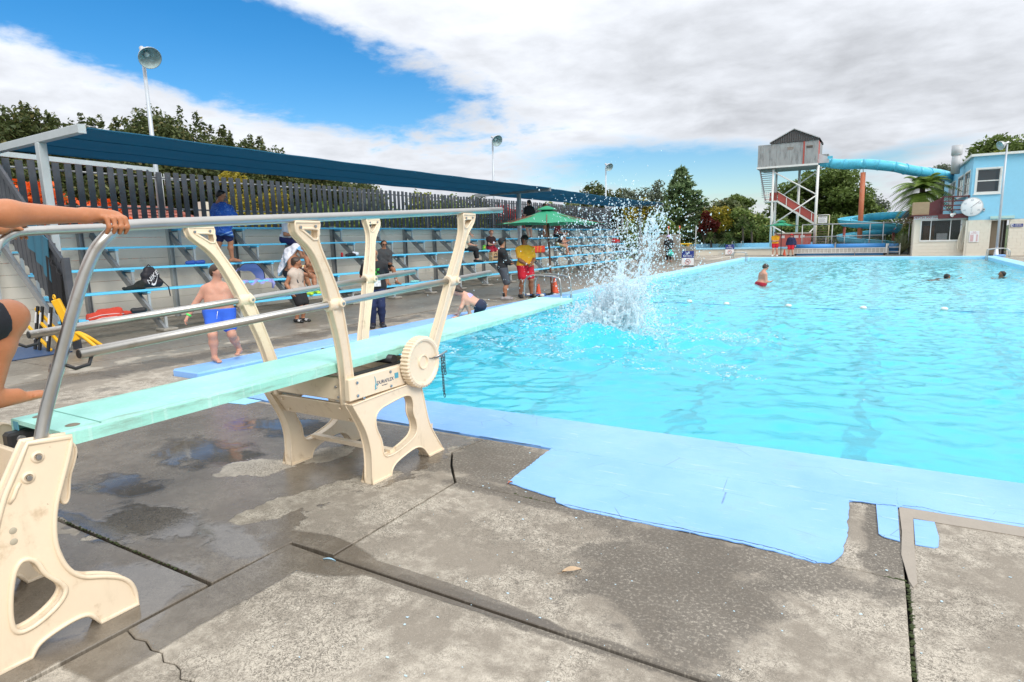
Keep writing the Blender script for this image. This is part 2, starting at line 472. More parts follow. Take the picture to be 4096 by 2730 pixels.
slab([(-2.47, 3.348), (0.208, 3.336), (0.208, 4.24), (-2.80, 4.24), (-2.855, 3.84), (-2.70, 3.62), (-2.60, 3.50)], 0.0)
slab([(-6.09, 1.702), (-2.815, 1.702), (-2.80, 2.19), (-2.475, 2.20), (-2.482, 3.34), (-2.615, 3.49), (-2.715, 3.61), (-2.87, 3.835), (-2.81, 4.24), (-6.09, 4.24)], 0.0)
slab(rect(-6.1, -2.81, -2.0, 1.69, 0.008), -0.003)
slab(rect(0.22, 3.2, -2.0, 4.245), 0.002); slab(rect(3.2, 6.0, -2.0, 4.245))
for x0, x1 in ((6.0, 9.0), (9.0, 13.5)):
    for k in range(20): slab(rect(x0, x1, -2.0+k*2.9, 0.9+k*2.9))
for k in range(14): slab(rect(5.82, 6.0, 4.25+k*2.9, 7.15+k*2.9))
slab(rect(-9.40, -6.1, -2.0, 1.45)); slab(rect(-9.40, -6.1, 1.45, 4.245)); slab(rect(-9.40, -8.02, 4.245, 6.3))
yy = 6.3
while yy < 52:
    slab(rect(-9.38, -8.02, yy, min(yy+3.1, 52)), random.uniform(-0.003, 0.003)); yy += 3.1
yy = -2.0
while yy < 52:
    slab(rect(-10.15, -9.43, yy, min(yy+3.1, 52)), random.uniform(-0.003, 0.003))
    slab(rect(-12.9, -10.15, yy, min(yy+3.1, 52)), random.uniform(-0.003, 0.003))
    slab(rect(-15.4, -12.9, yy, min(yy+3.1, 52)), random.uniform(-0.003, 0.003)); yy += 3.1
slab(rect(-8.02, -7.43, 4.245, 4.62))
for x0 in np.arange(-8.0, 5.7, 2.3):
    slab(rect(x0, x0+2.3, 44.76, 47.4)); slab(rect(x0, x0+2.3, 47.4, 52.0))

# painted patch on the near deck, older square patches and a mortar repair
patch = [(-2.18, 4.262), (-2.135, 3.487), (-1.95, 3.455), (-1.724, 3.412), (-1.68, 3.352), (-1.60, 3.325), (-1.35, 3.318), (-1.1, 3.322), (-0.85, 3.333), (-0.55, 3.338), (-0.35, 3.322), (-0.19, 3.300), (-0.12, 3.33), (-0.075, 3.41), (-0.055, 3.664), (-0.062, 4.205), (0.0, 4.228), (0.203, 4.245), (0.203, 4.262)]
def jag(poly, amp=0.006, step=0.035):
    o = []
    for i, a in enumerate(poly):
        b2 = poly[(i+1) % len(poly)]; L_ = math.hypot(b2[0]-a[0], b2[1]-a[1]); k = max(1, int(L_/step))
        for j in range(k):
            t = j/k; o.append((a[0]+(b2[0]-a[0])*t+random.uniform(-amp, amp), min(4.262, a[1]+(b2[1]-a[1])*t+random.uniform(-amp, amp))))
    return o
MB().prism(jag(patch), 0.003, 0.009).build('paint_patch', PAINT, deck)
MB().prism([(0.083, 4.236), (0.196, 4.244), (0.197, 3.757), (0.12, 3.775), (0.098, 3.802)], 0.003, 0.0085).build('paint_patch', PAINT, deck)
MB().prism([(0.273, 4.100), (0.375, 4.108), (0.383, 3.90), (0.372, 3.78), (0.352, 3.757), (0.268, 3.752)], 0.003, 0.0085).build('paint_patch', PAINT, deck)
MORTAR = M('mortar', (0.33, 0.29, 0.24), 0.85, var=0.12, scale=8, bmp=0.4, bscale=80)
MB().prism([(0.204, 4.255), (1.6, 4.30), (3.0, 4.33), (3.0, 4.16), (1.6, 4.14), (0.80, 4.125), (0.39, 4.112), (0.272, 4.115), (0.262, 3.75), (0.262, 3.55), (0.258, 3.32), (0.24, 3.27), (0.224, 3.33), (0.2, 3.6), (0.21, 3.9)], 0.002, 0.007).build('mortar_repair', MORTAR, deck)
MB().prism([(-6.13, 4.0), (-5.75, 4.06), (-5.72, 4.245), (-6.12, 4.245)], 0.002, 0.006).build('paint_patch', COPE, deck)
MOSS = M('moss', (0.045, 0.06, 0.018), 0.95, var=0.4, scale=30, bmp=0.8, bscale=200)
for pts in ([(0.214, 2.2), (0.222, 2.5), (0.214, 2.75), (0.226, 3.0), (0.219, 3.3)], [(-0.22, 3.305), (-0.15, 3.283), (-0.08, 3.292), (0.0, 3.30), (0.1, 3.318), (0.2, 3.335)], [(-2.0, 3.36), (-1.66, 3.32), (-1.55, 3.314), (-1.1, 3.312), (-0.6, 3.327), (-0.25, 3.30)], [(-4.4, 1.70), (-3.9, 1.70), (-3.5, 1.695), (-3.0, 1.70)]):
    mb = MB()
    for i in range(len(pts)-1):
        for t in np.linspace(0, 1, 14):
            a = Vector((*pts[i], 0)).lerp(Vector((*pts[i+1], 0)), t)
            mb.sphere((a.x+random.uniform(-.006, .006), a.y+random.uniform(-.006, .006), -0.002), random.uniform(0.004, 0.011), 6, 4, (1.5, 1, 0.6))
    mb.build('moss', MOSS, deck)['kind'] = 'stuff'
CRK = M('paint_crack', (0.035, 0.04, 0.035), 0.9, var=0.4, scale=60)
def crackline(pts, w=0.004, z=0.0098):
    q = []
    for i in range(len(pts)-1):
        for t in np.linspace(0, 1, 9, endpoint=False): q.append((pts[i][0]+(pts[i+1][0]-pts[i][0])*t+random.uniform(-.005, .005), pts[i][1]+(pts[i+1][1]-pts[i][1])*t+random.uniform(-.005, .005), random.uniform(0.3, 1.2)*w))
    mb = MB(); v = [(a, b_-h_/2, z) for a, b_, h_ in q]+[(a, b_+h_/2, z) for a, b_, h_ in q]; n = len(q)
    mb.add(v, [(i, i+1, n+i+1, n+i) for i in range(n-1)]); return mb.build('crack', CRK, deck)
crackline([(-1.62, 3.345), (-1.35, 3.345), (-1.0, 3.352), (-0.62, 3.365), (-0.40, 3.362), (-0.25, 3.33), (-0.16, 3.30)], 0.007); crackline([(0.2, 4.26), (0.195, 4.45), (0.205, 4.70)], 0.004, 0.0112); crackline([(0.22, 4.275), (0.32, 4.30), (0.42, 4.275), (0.7, 4.29), (1.2, 4.31)], 0.006, 0.0112)
crackline([(-0.06, 4.215), (0.1, 4.235), (0.2, 4.262)], 0.006); crackline([(-2.87, 4.255), (-2.2, 4.262)], 0.008, 0.0112); crackline([(-6.0, 4.257), (-4.5, 4.257), (-2.9, 4.257)], 0.010, 0.0112)
# flakes of paint and grit scattered over the near slabs
FLAKE = M('paint_flakes', (0.50, 0.66, 0.74), 0.6, var=0.3, scale=40)
mb = MB()
for k in range(190):
    if k < 150: a = random.uniform(-2.4, 0.9); b_ = random.uniform(1.5, 3.6)
    else: a = random.uniform(-2.4, -0.1); b_ = random.uniform(3.4, 4.2)
    r_ = random.choice([0.002, 0.0025, 0.003, 0.004, 0.007]); an = random.uniform(0, 6.28); e_ = random.uniform(0.3, 1)
    q = [(a+r_*math.cos(an+t)*(1+random.uniform(-.4, .4)), b_+e_*r_*math.sin(an+t)*(1+random.uniform(-.4, .4))) for t in np.linspace(0, 5.6, 6)]
    mb.prism(q, 0.004, 0.0065)
mb.build('paint_flakes', FLAKE, deck)['kind'] = 'stuff'

# pool basin
basin_mb = MB()
prof = [(PY0, -2.5), (12.5, -2.5), (20.0, -1.15), (PY1, -0.95)]
def fz(y):
    for (a, za), (b_, zb) in zip(prof, prof[1:]):
        if y <= b_: return za+(zb-za)*(y-a)/(b_-a)
    return prof[-1][1]
top = -0.10
for (a, za), (b_, zb) in zip(prof, prof[1:]):
    basin_mb.add([(PX0, a, za), (PX1, a, za), (PX1, b_, zb), (PX0, b_, zb)], [(0, 1, 2, 3)])
    basin_mb.add([(PX0, a, za), (PX0, b_, zb), (PX0, b_, top), (PX0, a, top)], [(0, 1, 2, 3)])
    basin_mb.add([(PX1, a, za), (PX1, b_, zb), (PX1, b_, top), (PX1, a, top)], [(3, 2, 1, 0)])
basin_mb.add([(PX0, PY0, -2.5), (PX1, PY0, -2.5), (PX1, PY0, top), (PX0, PY0, top)], [(3, 2, 1, 0)])
basin_mb.add([(PX0, PY1, -0.95), (PX1, PY1, -0.95), (PX1, PY1, top), (PX0, PY1, top)], [(0, 1, 2, 3)])
basin = tag(basin_mb.build('pool_basin', BASIN, None, recalc=False), kind='structure')
for i in range(6):
    cx = PX0 + (i+0.5)*(PX1-PX0)/6
    mb = MB()
    ys = [PY0+0.02] + [5+0.9*k for k in range(1, 43)] + [PY1-1.4]
    for a, b_ in zip(ys, ys[1:]):
        w = 0.11
        mb.add([(cx-w, a+0.02, fz(a)+0.005), (cx+w, a+0.02, fz(a)+0.005), (cx+w, b_, fz(b_)+0.005), (cx-w, b_, fz(b_)+0.005)], [(0, 1, 2, 3)])
    mb.add([(cx-0.13, PY0+0.005, -2.49), (cx+0.13, PY0+0.005, -2.49), (cx+0.13, PY0+0.005, -0.9), (cx-0.13, PY0+0.005, -0.9)], [(3, 2, 1, 0)])
    mb.build('lane_line', LANE, basin, recalc=False)
# copings: near one flush with the deck, the other three raised kerbs
near = tag(MB().span((PX0+0.022, 4.2605, -0.16), (PX1+0.55, PY0+0.025, 0.0105)).build('near_coping', PAINT, None, bevel=0.003), kind='structure')
side = [(PX0-0.55, 4.60)]
lc = tag(MB().span((PX0-0.55, 4.62, -0.155), (PX0+0.02, 16.0, 0.09)).build('left_kerb', CURB_BLUE, None, bevel=0.02), kind='structure')
lc2 = tag(MB().span((PX0-0.55, 16.004, -0.155), (PX0+0.02, PY1+0.55, 0.09)).build('left_kerb', COPE, None, bevel=0.02), kind='structure')
tag(MB().span((PX0+0.022, PY1-0.02, -0.155), (PX1-0.022, PY1+0.55, 0.088)).build('far_kerb', COPE, None, bevel=0.02), kind='structure')
tag(MB().span((PX1-0.02, 5.03, -0.155), (PX1+0.55, PY1+0.55, 0.09)).build('right_kerb', COPE, None, bevel=0.02), kind='structure')

# water: closed body with a wavy top
def wave_field(x, y):
    r = np.random.default_rng(5)
    h = np.zeros_like(x)
    cx, cy = -4.0, 10.4
    dist = np.hypot(x-cx, y-cy)
    calm = 0.45 + 0.55*np.clip((y-4.0)/9, 0, 1)
    for k in range(90):
        lam = 0.105*(0.62/0.105)**r.random()
        th = r.normal(math.pi/2, 0.95)
        kx, ky = 2*math.pi/lam*math.cos(th), 2*math.pi/lam*math.sin(th)
        amp = 0.0050*lam**0.95*(0.6+0.8*r.random())
        ph = r.random()*6.283
        wobble = 0.7*np.sin(0.35*x+0.22*y+k)+0.6*np.sin(0.9*y-0.7*x+2*k)
        h += amp*np.sin(kx*x+ky*y+ph+wobble)
    h *= 0.92
    h *= calm
    agit = np.exp(-(dist/2.6)**2)
    for k in range(26):
        lam = 0.22*(1.0/0.22)**r.random(); th = r.random()*6.283
        h += agit*0.011*lam**0.7*np.sin(2*math.pi/lam*(math.cos(th)*x+math.sin(th)*y)+r.random()*6.28)
    # hump of water thrown up in front of the plunge, and rings running out
    h += 0.30*np.exp(-(((x+3.95)/0.62)**2+((y-9.75)/0.42)**2))
    h += 0.045*np.exp(-((dist-1.6)/0.35)**2)*np.cos(6*np.arctan2(y-cy, x-cx)+1)
    h += 0.030*np.cos(2*math.pi*dist/0.85)*np.exp(-((dist-2.4)/1.3)**2)
    return h
def build_water():
    xs = np.arange(PX0-0.01, PX1+0.0101, 0.042); xs[-1] = PX1+0.01
    ys = np.concatenate([np.arange(PY0-0.01, 16, 0.036), np.arange(16, 26, 0.055), np.linspace(26, PY1+0.01, 230)])
    X, Y = np.meshgrid(xs, ys); Z = WATER_Z + wave_field(X, Y)
    ny, nx = X.shape
    v = np.stack([X, Y, Z], -1).reshape(-1, 3)
    i = np.arange(ny-1)[:, None]*nx + np.arange(nx-1)[None, :]
    f = np.stack([i, i+1, i+1+nx, i+nx], -1).reshape(-1, 4)
    # walls and bottom close the volume
    idx = np.concatenate([np.arange(nx), np.arange(1, ny)*nx+nx-1, (ny-1)*nx+np.arange(nx-2, -1, -1), np.arange(ny-2, 0, -1)*nx])
    vb = v[idx].copy(); vb[:, 2] = -2.8
    b0 = len(v); n = len(idx); k = np.arange(n); k2 = (k+1) % n
    fs = np.stack([idx[k2], idx[k], b0+k, b0+k2], -1)
    v = np.concatenate([v, vb, [[PX0-0.01, PY0-0.01, -2.8]]])
    me = raw_mesh('water', v, np.concatenate([f, fs]), True)
    bm = bmesh.new(); bm.from_mesh(me); bm.verts.ensure_lookup_table()
    bm.faces.new([bm.verts[b0+q] for q in range(n-1, -1, -1)]); bm.to_mesh(me); bm.free()
    m = bpy.data.materials.new('pool_water'); m.use_nodes = True; S.nt = m.node_tree
    for nd in list(m.node_tree.nodes): m.node_tree.nodes.remove(nd)
    out = m.node_tree.nodes.new('ShaderNodeOutputMaterial')
    gl = m.node_tree.nodes.new('ShaderNodeBsdfGlass'); gl.inputs['IOR'].default_value = 1.333; gl.inputs['Roughness'].default_value = 0.0
    p = geo_pos()
    hb = noise(vscale(p, 1.0, 1.7, 1.0), 9.0, 5.0, 0.62, 0.6)
    setin(gl, 'Normal', bump(hb, 0.07, 0.03))
    m.node_tree.links.new(gl.outputs[0], out.inputs[0])
    va = m.node_tree.nodes.new('ShaderNodeVolumeAbsorption'); va.inputs['Color'].default_value = (0.0, 0.93, 0.985, 1); va.inputs['Density'].default_value = 0.25
    m.node_tree.links.new(va.outputs[0], out.inputs[1])
    o = put('water', me, m); tag(o, kind='structure')
    return o
build_water()
# ------------------------------------------------------------------ springboard, stand, anchor, rails
from mathutils.geometry import tessellate_polygon
def chaikin(p, n=2, keep=()):
    p = [tuple(q) for q in p]
    for _ in range(n):
        o = []
        for i in range(len(p)):
            a = p[i]; b_ = p[(i+1) % len(p)]
            if a in keep:
                o.append(a)
            else:
                o.append((a[0]*0.75+b_[0]*0.25, a[1]*0.75+b_[1]*0.25))
            if b_ not in keep:
                o.append((a[0]*0.25+b_[0]*0.75, a[1]*0.25+b_[1]*0.75))
        p = o
    return p
def plate(mb, outer, holes, x0, x1, rim=0.0):
    """flat casting in the YZ plane between two X values, with holes and a raised rounded rim"""
    loops = [outer]+holes
    tris = tessellate_polygon([[Vector((a, b_, 0)) for a, b_ in L] for L in loops])
    flat = [q for L in loops for q in L]; n = len(flat)
    v = [(x0, a, b_) for a, b_ in flat]+[(x1, a, b_) for a, b_ in flat]
    f = [tuple(t) for t in tris]+[tuple(i+n for i in reversed(t)) for t in tris]
    o = 0
    for L in loops:
        k = len(L)
        f += [(o+i, o+(i+1) % k, n+o+(i+1) % k, n+o+i) for i in range(k)]; o += k
    mb.add(v, f)
    if rim:
        for L in loops:
            for xx in (x0, x1): mb.tube([(xx, a, b_) for a, b_ in L], rim, 6, closed=True)
CAST = M('cream_casting', (0.80, 0.665, 0.49), 0.42, var=0.05, scale=5, dirt=(0.40, 0.26, 0.13), dirt_amt=0.13, dirt_scale=7.0, bmp=0.06, bscale=90, spec=0.5)
STEEL = M('brushed_rail_steel', (0.50, 0.485, 0.45), 0.36, metal=1.0, var=0.10, scale=8, stretch=(1, 1, 1), dirt=(0.33, 0.28, 0.22), dirt_amt=0.10, dirt_scale=9)
BLACK = M('black_rubber', (0.018, 0.018, 0.02), 0.5, var=0.3, scale=20)
ZINC = M('zinc_bolts', (0.42, 0.42, 0.42), 0.38, metal=1.0, var=0.2, scale=60)
S.nt = CAST.node_tree; _cb = S.nt.nodes['Principled BSDF']; _l = _cb.inputs['Base Color'].links[0]; _src = S(_l.from_socket); _p = geo_pos()
_rust = (noise(_p, 34.0, 6.0, 0.7).sst(0.66, 0.72)*noise(_p, 3.2, 3.0).sst(0.46, 0.62)); _grime = noise(vscale(_p, 9.0, 9.0, 2.2), 1.0, 7.0, 0.7).sst(0.55, 0.80)
setin(_cb, 'Base Color', mixc((_rust*0.75).clamp(), mixc(_grime*0.28, _src, (0.36, 0.27, 0.17)), (0.20, 0.085, 0.03)))
INNER = M('dark_tray_inside', (0.34, 0.27, 0.19), 0.7, var=0.3, scale=10, dirt=(0.10, 0.08, 0.06), dirt_amt=0.35, dirt_scale=5)
LOGO = M('teal_print', (0.10, 0.36, 0.48), 0.6, var=0.1)
LOGO_D = M('navy_print', (0.05, 0.09, 0.16), 0.6, var=0.1)

def board_mat():
    m, b = mat_new('mint_board'); p = geo_pos(); x, y, z = sep(p)
    xc = x + 3.3 + (y-1.25)*0.018
    n1 = noise(p, 2.0, 6.0); n2 = noise(vscale(p, 30, 5, 30), 1.0, 6.0, 0.7); g = noise(p, 130.0, 3.0)
    dash = noise(vscale(p, 95, 26, 1), 1.0, 1.0).sst(0.60, 0.66)
    edge = S.math('ABSOLUTE', xc + 0.015).sst(0.12, 0.24)
    c = mixc(n1.sst(0.35, 0.65), (0.30, 0.68, 0.57), (0.38, 0.76, 0.66))
    c = mixc(dash*0.28, c, (0.62, 0.88, 0.82))
    dirt = (noise(vscale(p, 14, 2.2, 14), 1.0, 8.0, 0.72)*0.9+edge*0.20).sst(0.60, 0.82)
    c = mixc(dirt*0.70, c, (0.20, 0.28, 0.22))
    c = mixc(noise(p, 6.0, 8.0, 0.7).sst(0.60, 0.72)*0.35, c, (0.55, 0.86, 0.80))
    c = mulc(c, (g-0.5)*0.22+1.0)
    setin(b, 'Base Color', c); setin(b, 'Roughness', n1*0.25+0.38)
    setin(b, 'Normal', bump(dash*0.8+g*0.4+n2*0.3, 0.35, 0.006))
    return m
MINT = board_mat()

BY0, BY1 = 1.245, 6.80
def bz(y): return 0.888 + 0.0023*(y-BY0)**2
def bc(y): return -3.31 - 0.018*(y-BY0)
bt = thing('diving_board', (-3.33, 1.3, 0.0), 'long mint green springboard reaching out over the deep end', 'diving board')
mb = MB(); secs = []
W = 0.252
def lip(y): return 0.070 - 0.030*max(0, (y-2.5)/4.3)
ys = list(np.linspace(BY0, BY1, 34))
for i, y in enumerate(ys):
    c = bc(y); z = bz(y); L = lip(y); t = 0.022
    e = 0.012
    ring_ = [(-W, -L), (-W, -e), (-W+e*0.4, -e*0.35), (-W+e*1.3, 0), (W-e*1.3, 0), (W-e*0.4, -e*0.35), (W, -e), (W, -L), (W-0.022, -L), (W-0.022, -t), (-W+0.022, -t), (-W+0.022, -L)]
    secs.append([(c+a, y, z+b_) for a, b_ in ring_])
k = 12; v = [q for s_ in secs for q in s_]
f = [(i*k+j, i*k+(j+1) % k, (i+1)*k+(j+1) % k, (i+1)*k+j) for i in range(len(secs)-1) for j in range(k)]
f += [tuple(range(k)), tuple((len(secs)-1)*k+j for j in reversed(range(k)))]
mb.add(v, f)
for xx in (-0.15, -0.05, 0.05, 0.15):                                   # ribs under the board
    mb.bar((bc(1.4)+xx, 1.4, bz(1.4)-0.045), (bc(4)+xx, 4.0, bz(4)-0.045), 0.02, 0.045)
mb.build('board', MINT, bt)
tipm = M('worn_tip', (0.30, 0.27, 0.20), 0.7, var=0.3, scale=20)
MB().box((bc(BY1-0.02), BY1+0.006, bz(BY1)-0.018), (0.50, 0.012, 0.03)).build('tip_strip', tipm, bt, bevel=0.003)
capm = M('tail_pocket', (0.20, 0.17, 0.12), 0.6, var=0.3, scale=30)
for xx in (-0.145, 0.17):
    MB().lathe([(0.0, 0.003), (0.022, 0.003), (0.027, 0.001), (0.030, 0.0)], 18, c=(bc(1.33)+xx, 1.325, bz(1.33)+0.0012)).build('bolt_pocket', capm, bt)
MB().box((bc(1.41), 1.41, bz(1.41)+0.0005), (0.49, 0.006, 0.003)).build('tail_joint', M('joint_line', (0.16, 0.38, 0.32), 0.6), bt)
MB().box((bc(BY0)-0.20, BY0-0.001, 0.857), (0.05, 0.003, 0.04)).build('maker_plate', LOGO, bt)
MB().box((bc(BY0)+0.20, BY0-0.001, 0.852), (0.07, 0.003, 0.04)).build('worn_sticker', M('worn_sticker', (0.42, 0.22, 0.17), 0.7, var=0.4, scale=60), bt)

# ---- fulcrum stand
XN, XF = -3.005, -3.835
st = thing('fulcrum_stand', (-3.42, 3.4, 0.0), 'cream cast stand carrying the middle of the springboard, toothed wheel on its side', 'stand')
outer = [(2.895, 0.610), (3.30, 0.625), (3.605, 0.630), (3.645, 0.50), (3.665, 0.40), (3.70, 0.26), (3.78, 0.13), (3.868, 0.0), (3.68, 0.0), (3.635, 0.075), (3.575, 0.115), (3.50, 0.125), (3.36, 0.098), (3.285, 0.075), (3.245, 0.04), (3.235, -0.0), (3.035, 0.0), (3.045, 0.10), (3.05, 0.24), (3.02, 0.38), (2.96, 0.50)]
keep = {(3.868, 0.0), (3.68, 0.0), (3.235, -0.0), (3.035, 0.0), (2.895, 0.610), (3.605, 0.630)}
window = [(3.115, 0.515), (3.30, 0.545), (3.485, 0.560), (3.525, 0.48), (3.51, 0.40), (3.555, 0.31), (3.545, 0.225), (3.44, 0.180), (3.27, 0.145), (3.165, 0.16), (3.16, 0.29), (3.10, 0.40)]
for X_ in (XN, XF):
    mb = MB(); plate(mb, chaikin(outer, 2, keep), [chaikin(window, 2)], X_-0.035, X_+0.035, 0.007)
    for y0, y1 in ((3.035, 3.235), (3.68, 3.868)):                      # hollow boxed feet
        mb.span((X_-0.075, y0, 0.0), (X_+0.045, y1, 0.012))
        mb.add([(X_-0.075, y0+0.005, 0.0), (X_-0.075, y1-0.005, 0.0), (X_-0.04, y1-0.03, 0.22), (X_-0.04, y0+0.03, 0.22)], [(0, 1, 2, 3)])
    mb.build('side_frame', CAST, st, bevel=0.0)
# cross panels between the frames
MB().add([(XN-0.04, 3.02, 0.44), (XF+0.04, 3.02, 0.44), (XF+0.04, 2.925, 0.595), (XN-0.04, 2.925, 0.595), (XN-0.04, 3.05, 0.45), (XF+0.04, 3.05, 0.45), (XF+0.04, 2.955, 0.60), (XN-0.04, 2.955, 0.60)],
         [(0, 1, 2, 3), (4, 7, 6, 5), (0, 4, 5, 1), (2, 6, 7, 3), (0, 3, 7, 4), (1, 5, 6, 2)]).build('lower_panel', CAST, st, bevel=0.005)
MB().span((XF+0.03, 2.91, 0.625), (XN-0.03, 2.945, 0.785)).build('rear_panel', CAST, st, bevel=0.006)
MB().span((XN-0.03, 2.895, 0.632), (XN+0.02, 3.80, 0.785)).build('tray_side', CAST, st, bevel=0.006)
MB().span((XF-0.02, 2.895, 0.632), (XF+0.03, 3.80, 0.785)).build('tray_side', CAST, st, bevel=0.006)
MB().span((XF+0.031, 2.946, 0.636), (XN-0.031, 3.78, 0.65)).build('tray_floor', INNER, st)
MB().span((XF+0.031, 3.75, 0.651), (XN-0.031, 3.78, 0.775)).build('tray_end', CAST, st)
for X_ in (XN-0.05, XF+0.05):
    MB().span((X_-0.018, 2.96, 0.782), (X_+0.018, 3.76, 0.797)).build('roller_track', BLACK, st)
MB().cyl((XF+0.04, 3.42, 0.825), (XN-0.04, 3.42, 0.825), 0.034, 16).build('fulcrum_roller', BLACK, st)
MB().span((XF+0.15, 3.36, 0.80), (XN-0.15, 3.48, 0.84)).build('fulcrum_carriage', BLACK, st, bevel=0.01)
MB().bar((XF, 3.30, 0.16), (XN, 3.30, 0.16), 0.05, 0.03).build('cross_brace', CAST, st)
for (y, z) in ((2.965, 0.66), (2.965, 0.75), (3.02, 0.63), (3.30, 0.655), (3.30, 0.76)):
    MB().cyl((XN+0.018, y, z), (XN+0.028, y, z), 0.010, 8).build('bolt', ZINC, st)
for (x_, z) in ((XF+0.10, 0.72), (XF+0.10, 0.66), (XN-0.12, 0.72), (XN-0.10, 0.65)):
    MB().cyl((x_, 2.912, z), (x_, 2.903, z), 0.010, 8).build('bolt', ZINC, st)
for (x_, y_, z) in ((XF+0.12, 2.935, 0.565), (XF+0.12, 2.99, 0.475), (XN-0.12, 2.935, 0.565), (XN-0.10, 2.995, 0.47)):
    MB().cyl((x_, y_, z), (x_, y_-0.012, z-0.006), 0.010, 8).build('bolt', CAST, st)
text_mesh('lettering', 'DURAFLEX', 0.036, LOGO_D, st, (XN+0.0215, 3.245, 0.705), (0, 1, 0), (0, 0, 1), 0.0008)
text_mesh('lettering', 'international', 0.011, LOGO_D, st, (XN+0.0215, 3.235, 0.679), (0, 1, 0), (0, 0, 1), 0.0006)
MB().tube([(XN+0.0212, 3.135 + 0.012*math.sin(t*3.0), 0.66+0.10*t) for t in np.linspace(0, 1, 9)] , [0.002, 0.004, 0.005, 0.005, 0.004, 0.004, 0.003, 0.003, 0.001], 5).build('emblem', LOGO, st)
MB().tube([(XN+0.0212, 3.150+0.012*math.cos(t), 0.685+0.016*math.sin(t)) for t in np.linspace(0, 5.6, 14)], 0.003, 5).build('emblem', LOGO, st)
MB().span((XN+0.0205, 3.345, 0.70), (XN+0.0225, 3.385, 0.74)).build('small_badge', LOGO, st)

# toothed adjusting wheel
wc = Vector((XN+0.075, 3.595, 0.782)); RW = 0.192
mb = MB(); nt = 42; ringA = []; 
prof = [(0.0, 0.010), (0.045, 0.010), (0.050, 0.022), (0.055, 0.010), (0.150, 0.014), (0.162, 0.026), (0.176, 0.030)]
seg = nt*4
def wheel_pt(r_, x_, k_): 
    a = 2*math.pi*k_/seg
    return (wc.x+x_, wc.y+r_*math.cos(a), wc.z+r_*math.sin(a))
rows = [[wheel_pt(r_, x_, k_) for k_ in range(seg)] for r_, x_ in prof]
def tooth(k_): return (0.0, 0.009, 0.011, 0.004)[k_ % 4]
rows.append([wheel_pt(RW-0.006+tooth(k_), 0.022, k_) for k_ in range(seg)])
rows.append([wheel_pt(RW-0.006+tooth(k_), -0.045, k_) for k_ in range(seg)])
rows.append([wheel_pt(0.150, -0.048, k_) for k_ in range(seg)])
rows.append([wheel_pt(0.0, -0.048, k_) for k_ in range(seg)])
v = [q for r_ in rows for q in r_]
f = [(i*seg+k_, i*seg+(k_+1) % seg, (i+1)*seg+(k_+1) % seg, (i+1)*seg+k_) for i in range(len(rows)-1) for k_ in range(seg)]
mb.add(v, f, False)
mb.build('adjusting_wheel', CAST, st, recalc=True)
MB().cyl((XN, wc.y, wc.z), (wc.x, wc.y, wc.z), 0.03, 12).build('axle', ZINC, st)
# latch and chain
mb = MB().tube([(XN+0.10, 3.72, 0.795), (XN+0.115, 3.80, 0.81), (XN+0.115, 3.86, 0.822)], 0.008, 8)
mb.build('latch_pin', ZINC, st)
CHAIN = M('galvanised_chain', (0.12, 0.12, 0.125), 0.45, metal=0.9, var=0.3, scale=80)
ch = thing('chain', (XN+0.11, 3.80, 0.45), 'short dark steel chain hanging beside the toothed wheel', 'chain')
def link_mesh():
    mb = MB(); pts = []
    for t in range(16):
        a = 2*math.pi*t/16
        pts.append((0.0075*math.cos(a), 0.0, 0.0075*math.sin(a)+(0.009 if math.sin(a) > 0 else -0.009)))
    mb.tube(pts, 0.0028, 6, closed=True)
    o = mb.build('chain_link', CHAIN, None); me = o.data; bpy.data.objects.remove(o); return me
LM = link_mesh()
for (y0, x0, ztop, n) in ((3.795, 0.0, 0.34, 15), (3.822, 0.004, 0.34, 7)):
    for k_ in range(n):
        put('chain_link', LM, None, ch, (x0+random.uniform(-.002, .002), y0-3.80+0.0015*k_, ztop-k_*0.0225), (random.uniform(-.1, .1), 0, (k_ % 2)*1.57+random.uniform(-.25, .25)))
for k_ in range(5):
    put('chain_link', LM, None, ch, (-0.02+0.006*k_, 3.69+0.024*k_-3.80, 0.345), (1.4, 0, (k_ % 2)*1.57))

# struts that carry the handrails; they lean outwards as they rise
def strut(X_of, path, width, cap_y, cap_z, parent, name='rail_strut'):
    """curved arm whose top forks into a small triangle under the rail"""
    n = len(path); L = []; Rr = []
    for i, (y, z) in enumerate(path):
        a = Vector(path[max(i-1, 0)]); b_ = Vector(path[min(i+1, n-1)]); t = (b_-a).normalized(); nn = Vector((-t.y, t.x)); w = width[i]/2
        L.append((y+nn.x*w, z+nn.y*w)); Rr.append((y-nn.x*w, z-nn.y*w))
    (ya, yb) = cap_y
    o = Rr + [(yb-0.012, cap_z-0.07), (yb, cap_z-0.03), (yb, cap_z), (ya, cap_z), (ya, cap_z-0.03), (ya+0.012, cap_z-0.07)] + L[::-1]
    ty, tz = path[-1]
    hole = [(ty, tz+0.030), ((yb+ty)/2+0.014, cap_z-0.055), (yb-0.026, cap_z-0.038), (ya+0.026, cap_z-0.038), ((ya+ty)/2-0.014, cap_z-0.055)]
    kp = {(yb, cap_z), (ya, cap_z), Rr[0], L[0]}
    mb = MB(); plate(mb, chaikin(o, 2, kp), [chaikin(hole, 1)], -0.026, 0.026, 0.008)
    for v in mb.v: v.x += X_of(v.z)
    return mb.build(name, CAST, parent)
TOP, MID = 1.788, 1.247
def rail_z(y, base): return base + 0.0478*(y-1.6)
def xn(z): return -3.07 + (z-0.60)*0.136
def xf(z): return -3.76 - (z-0.60)*0.136
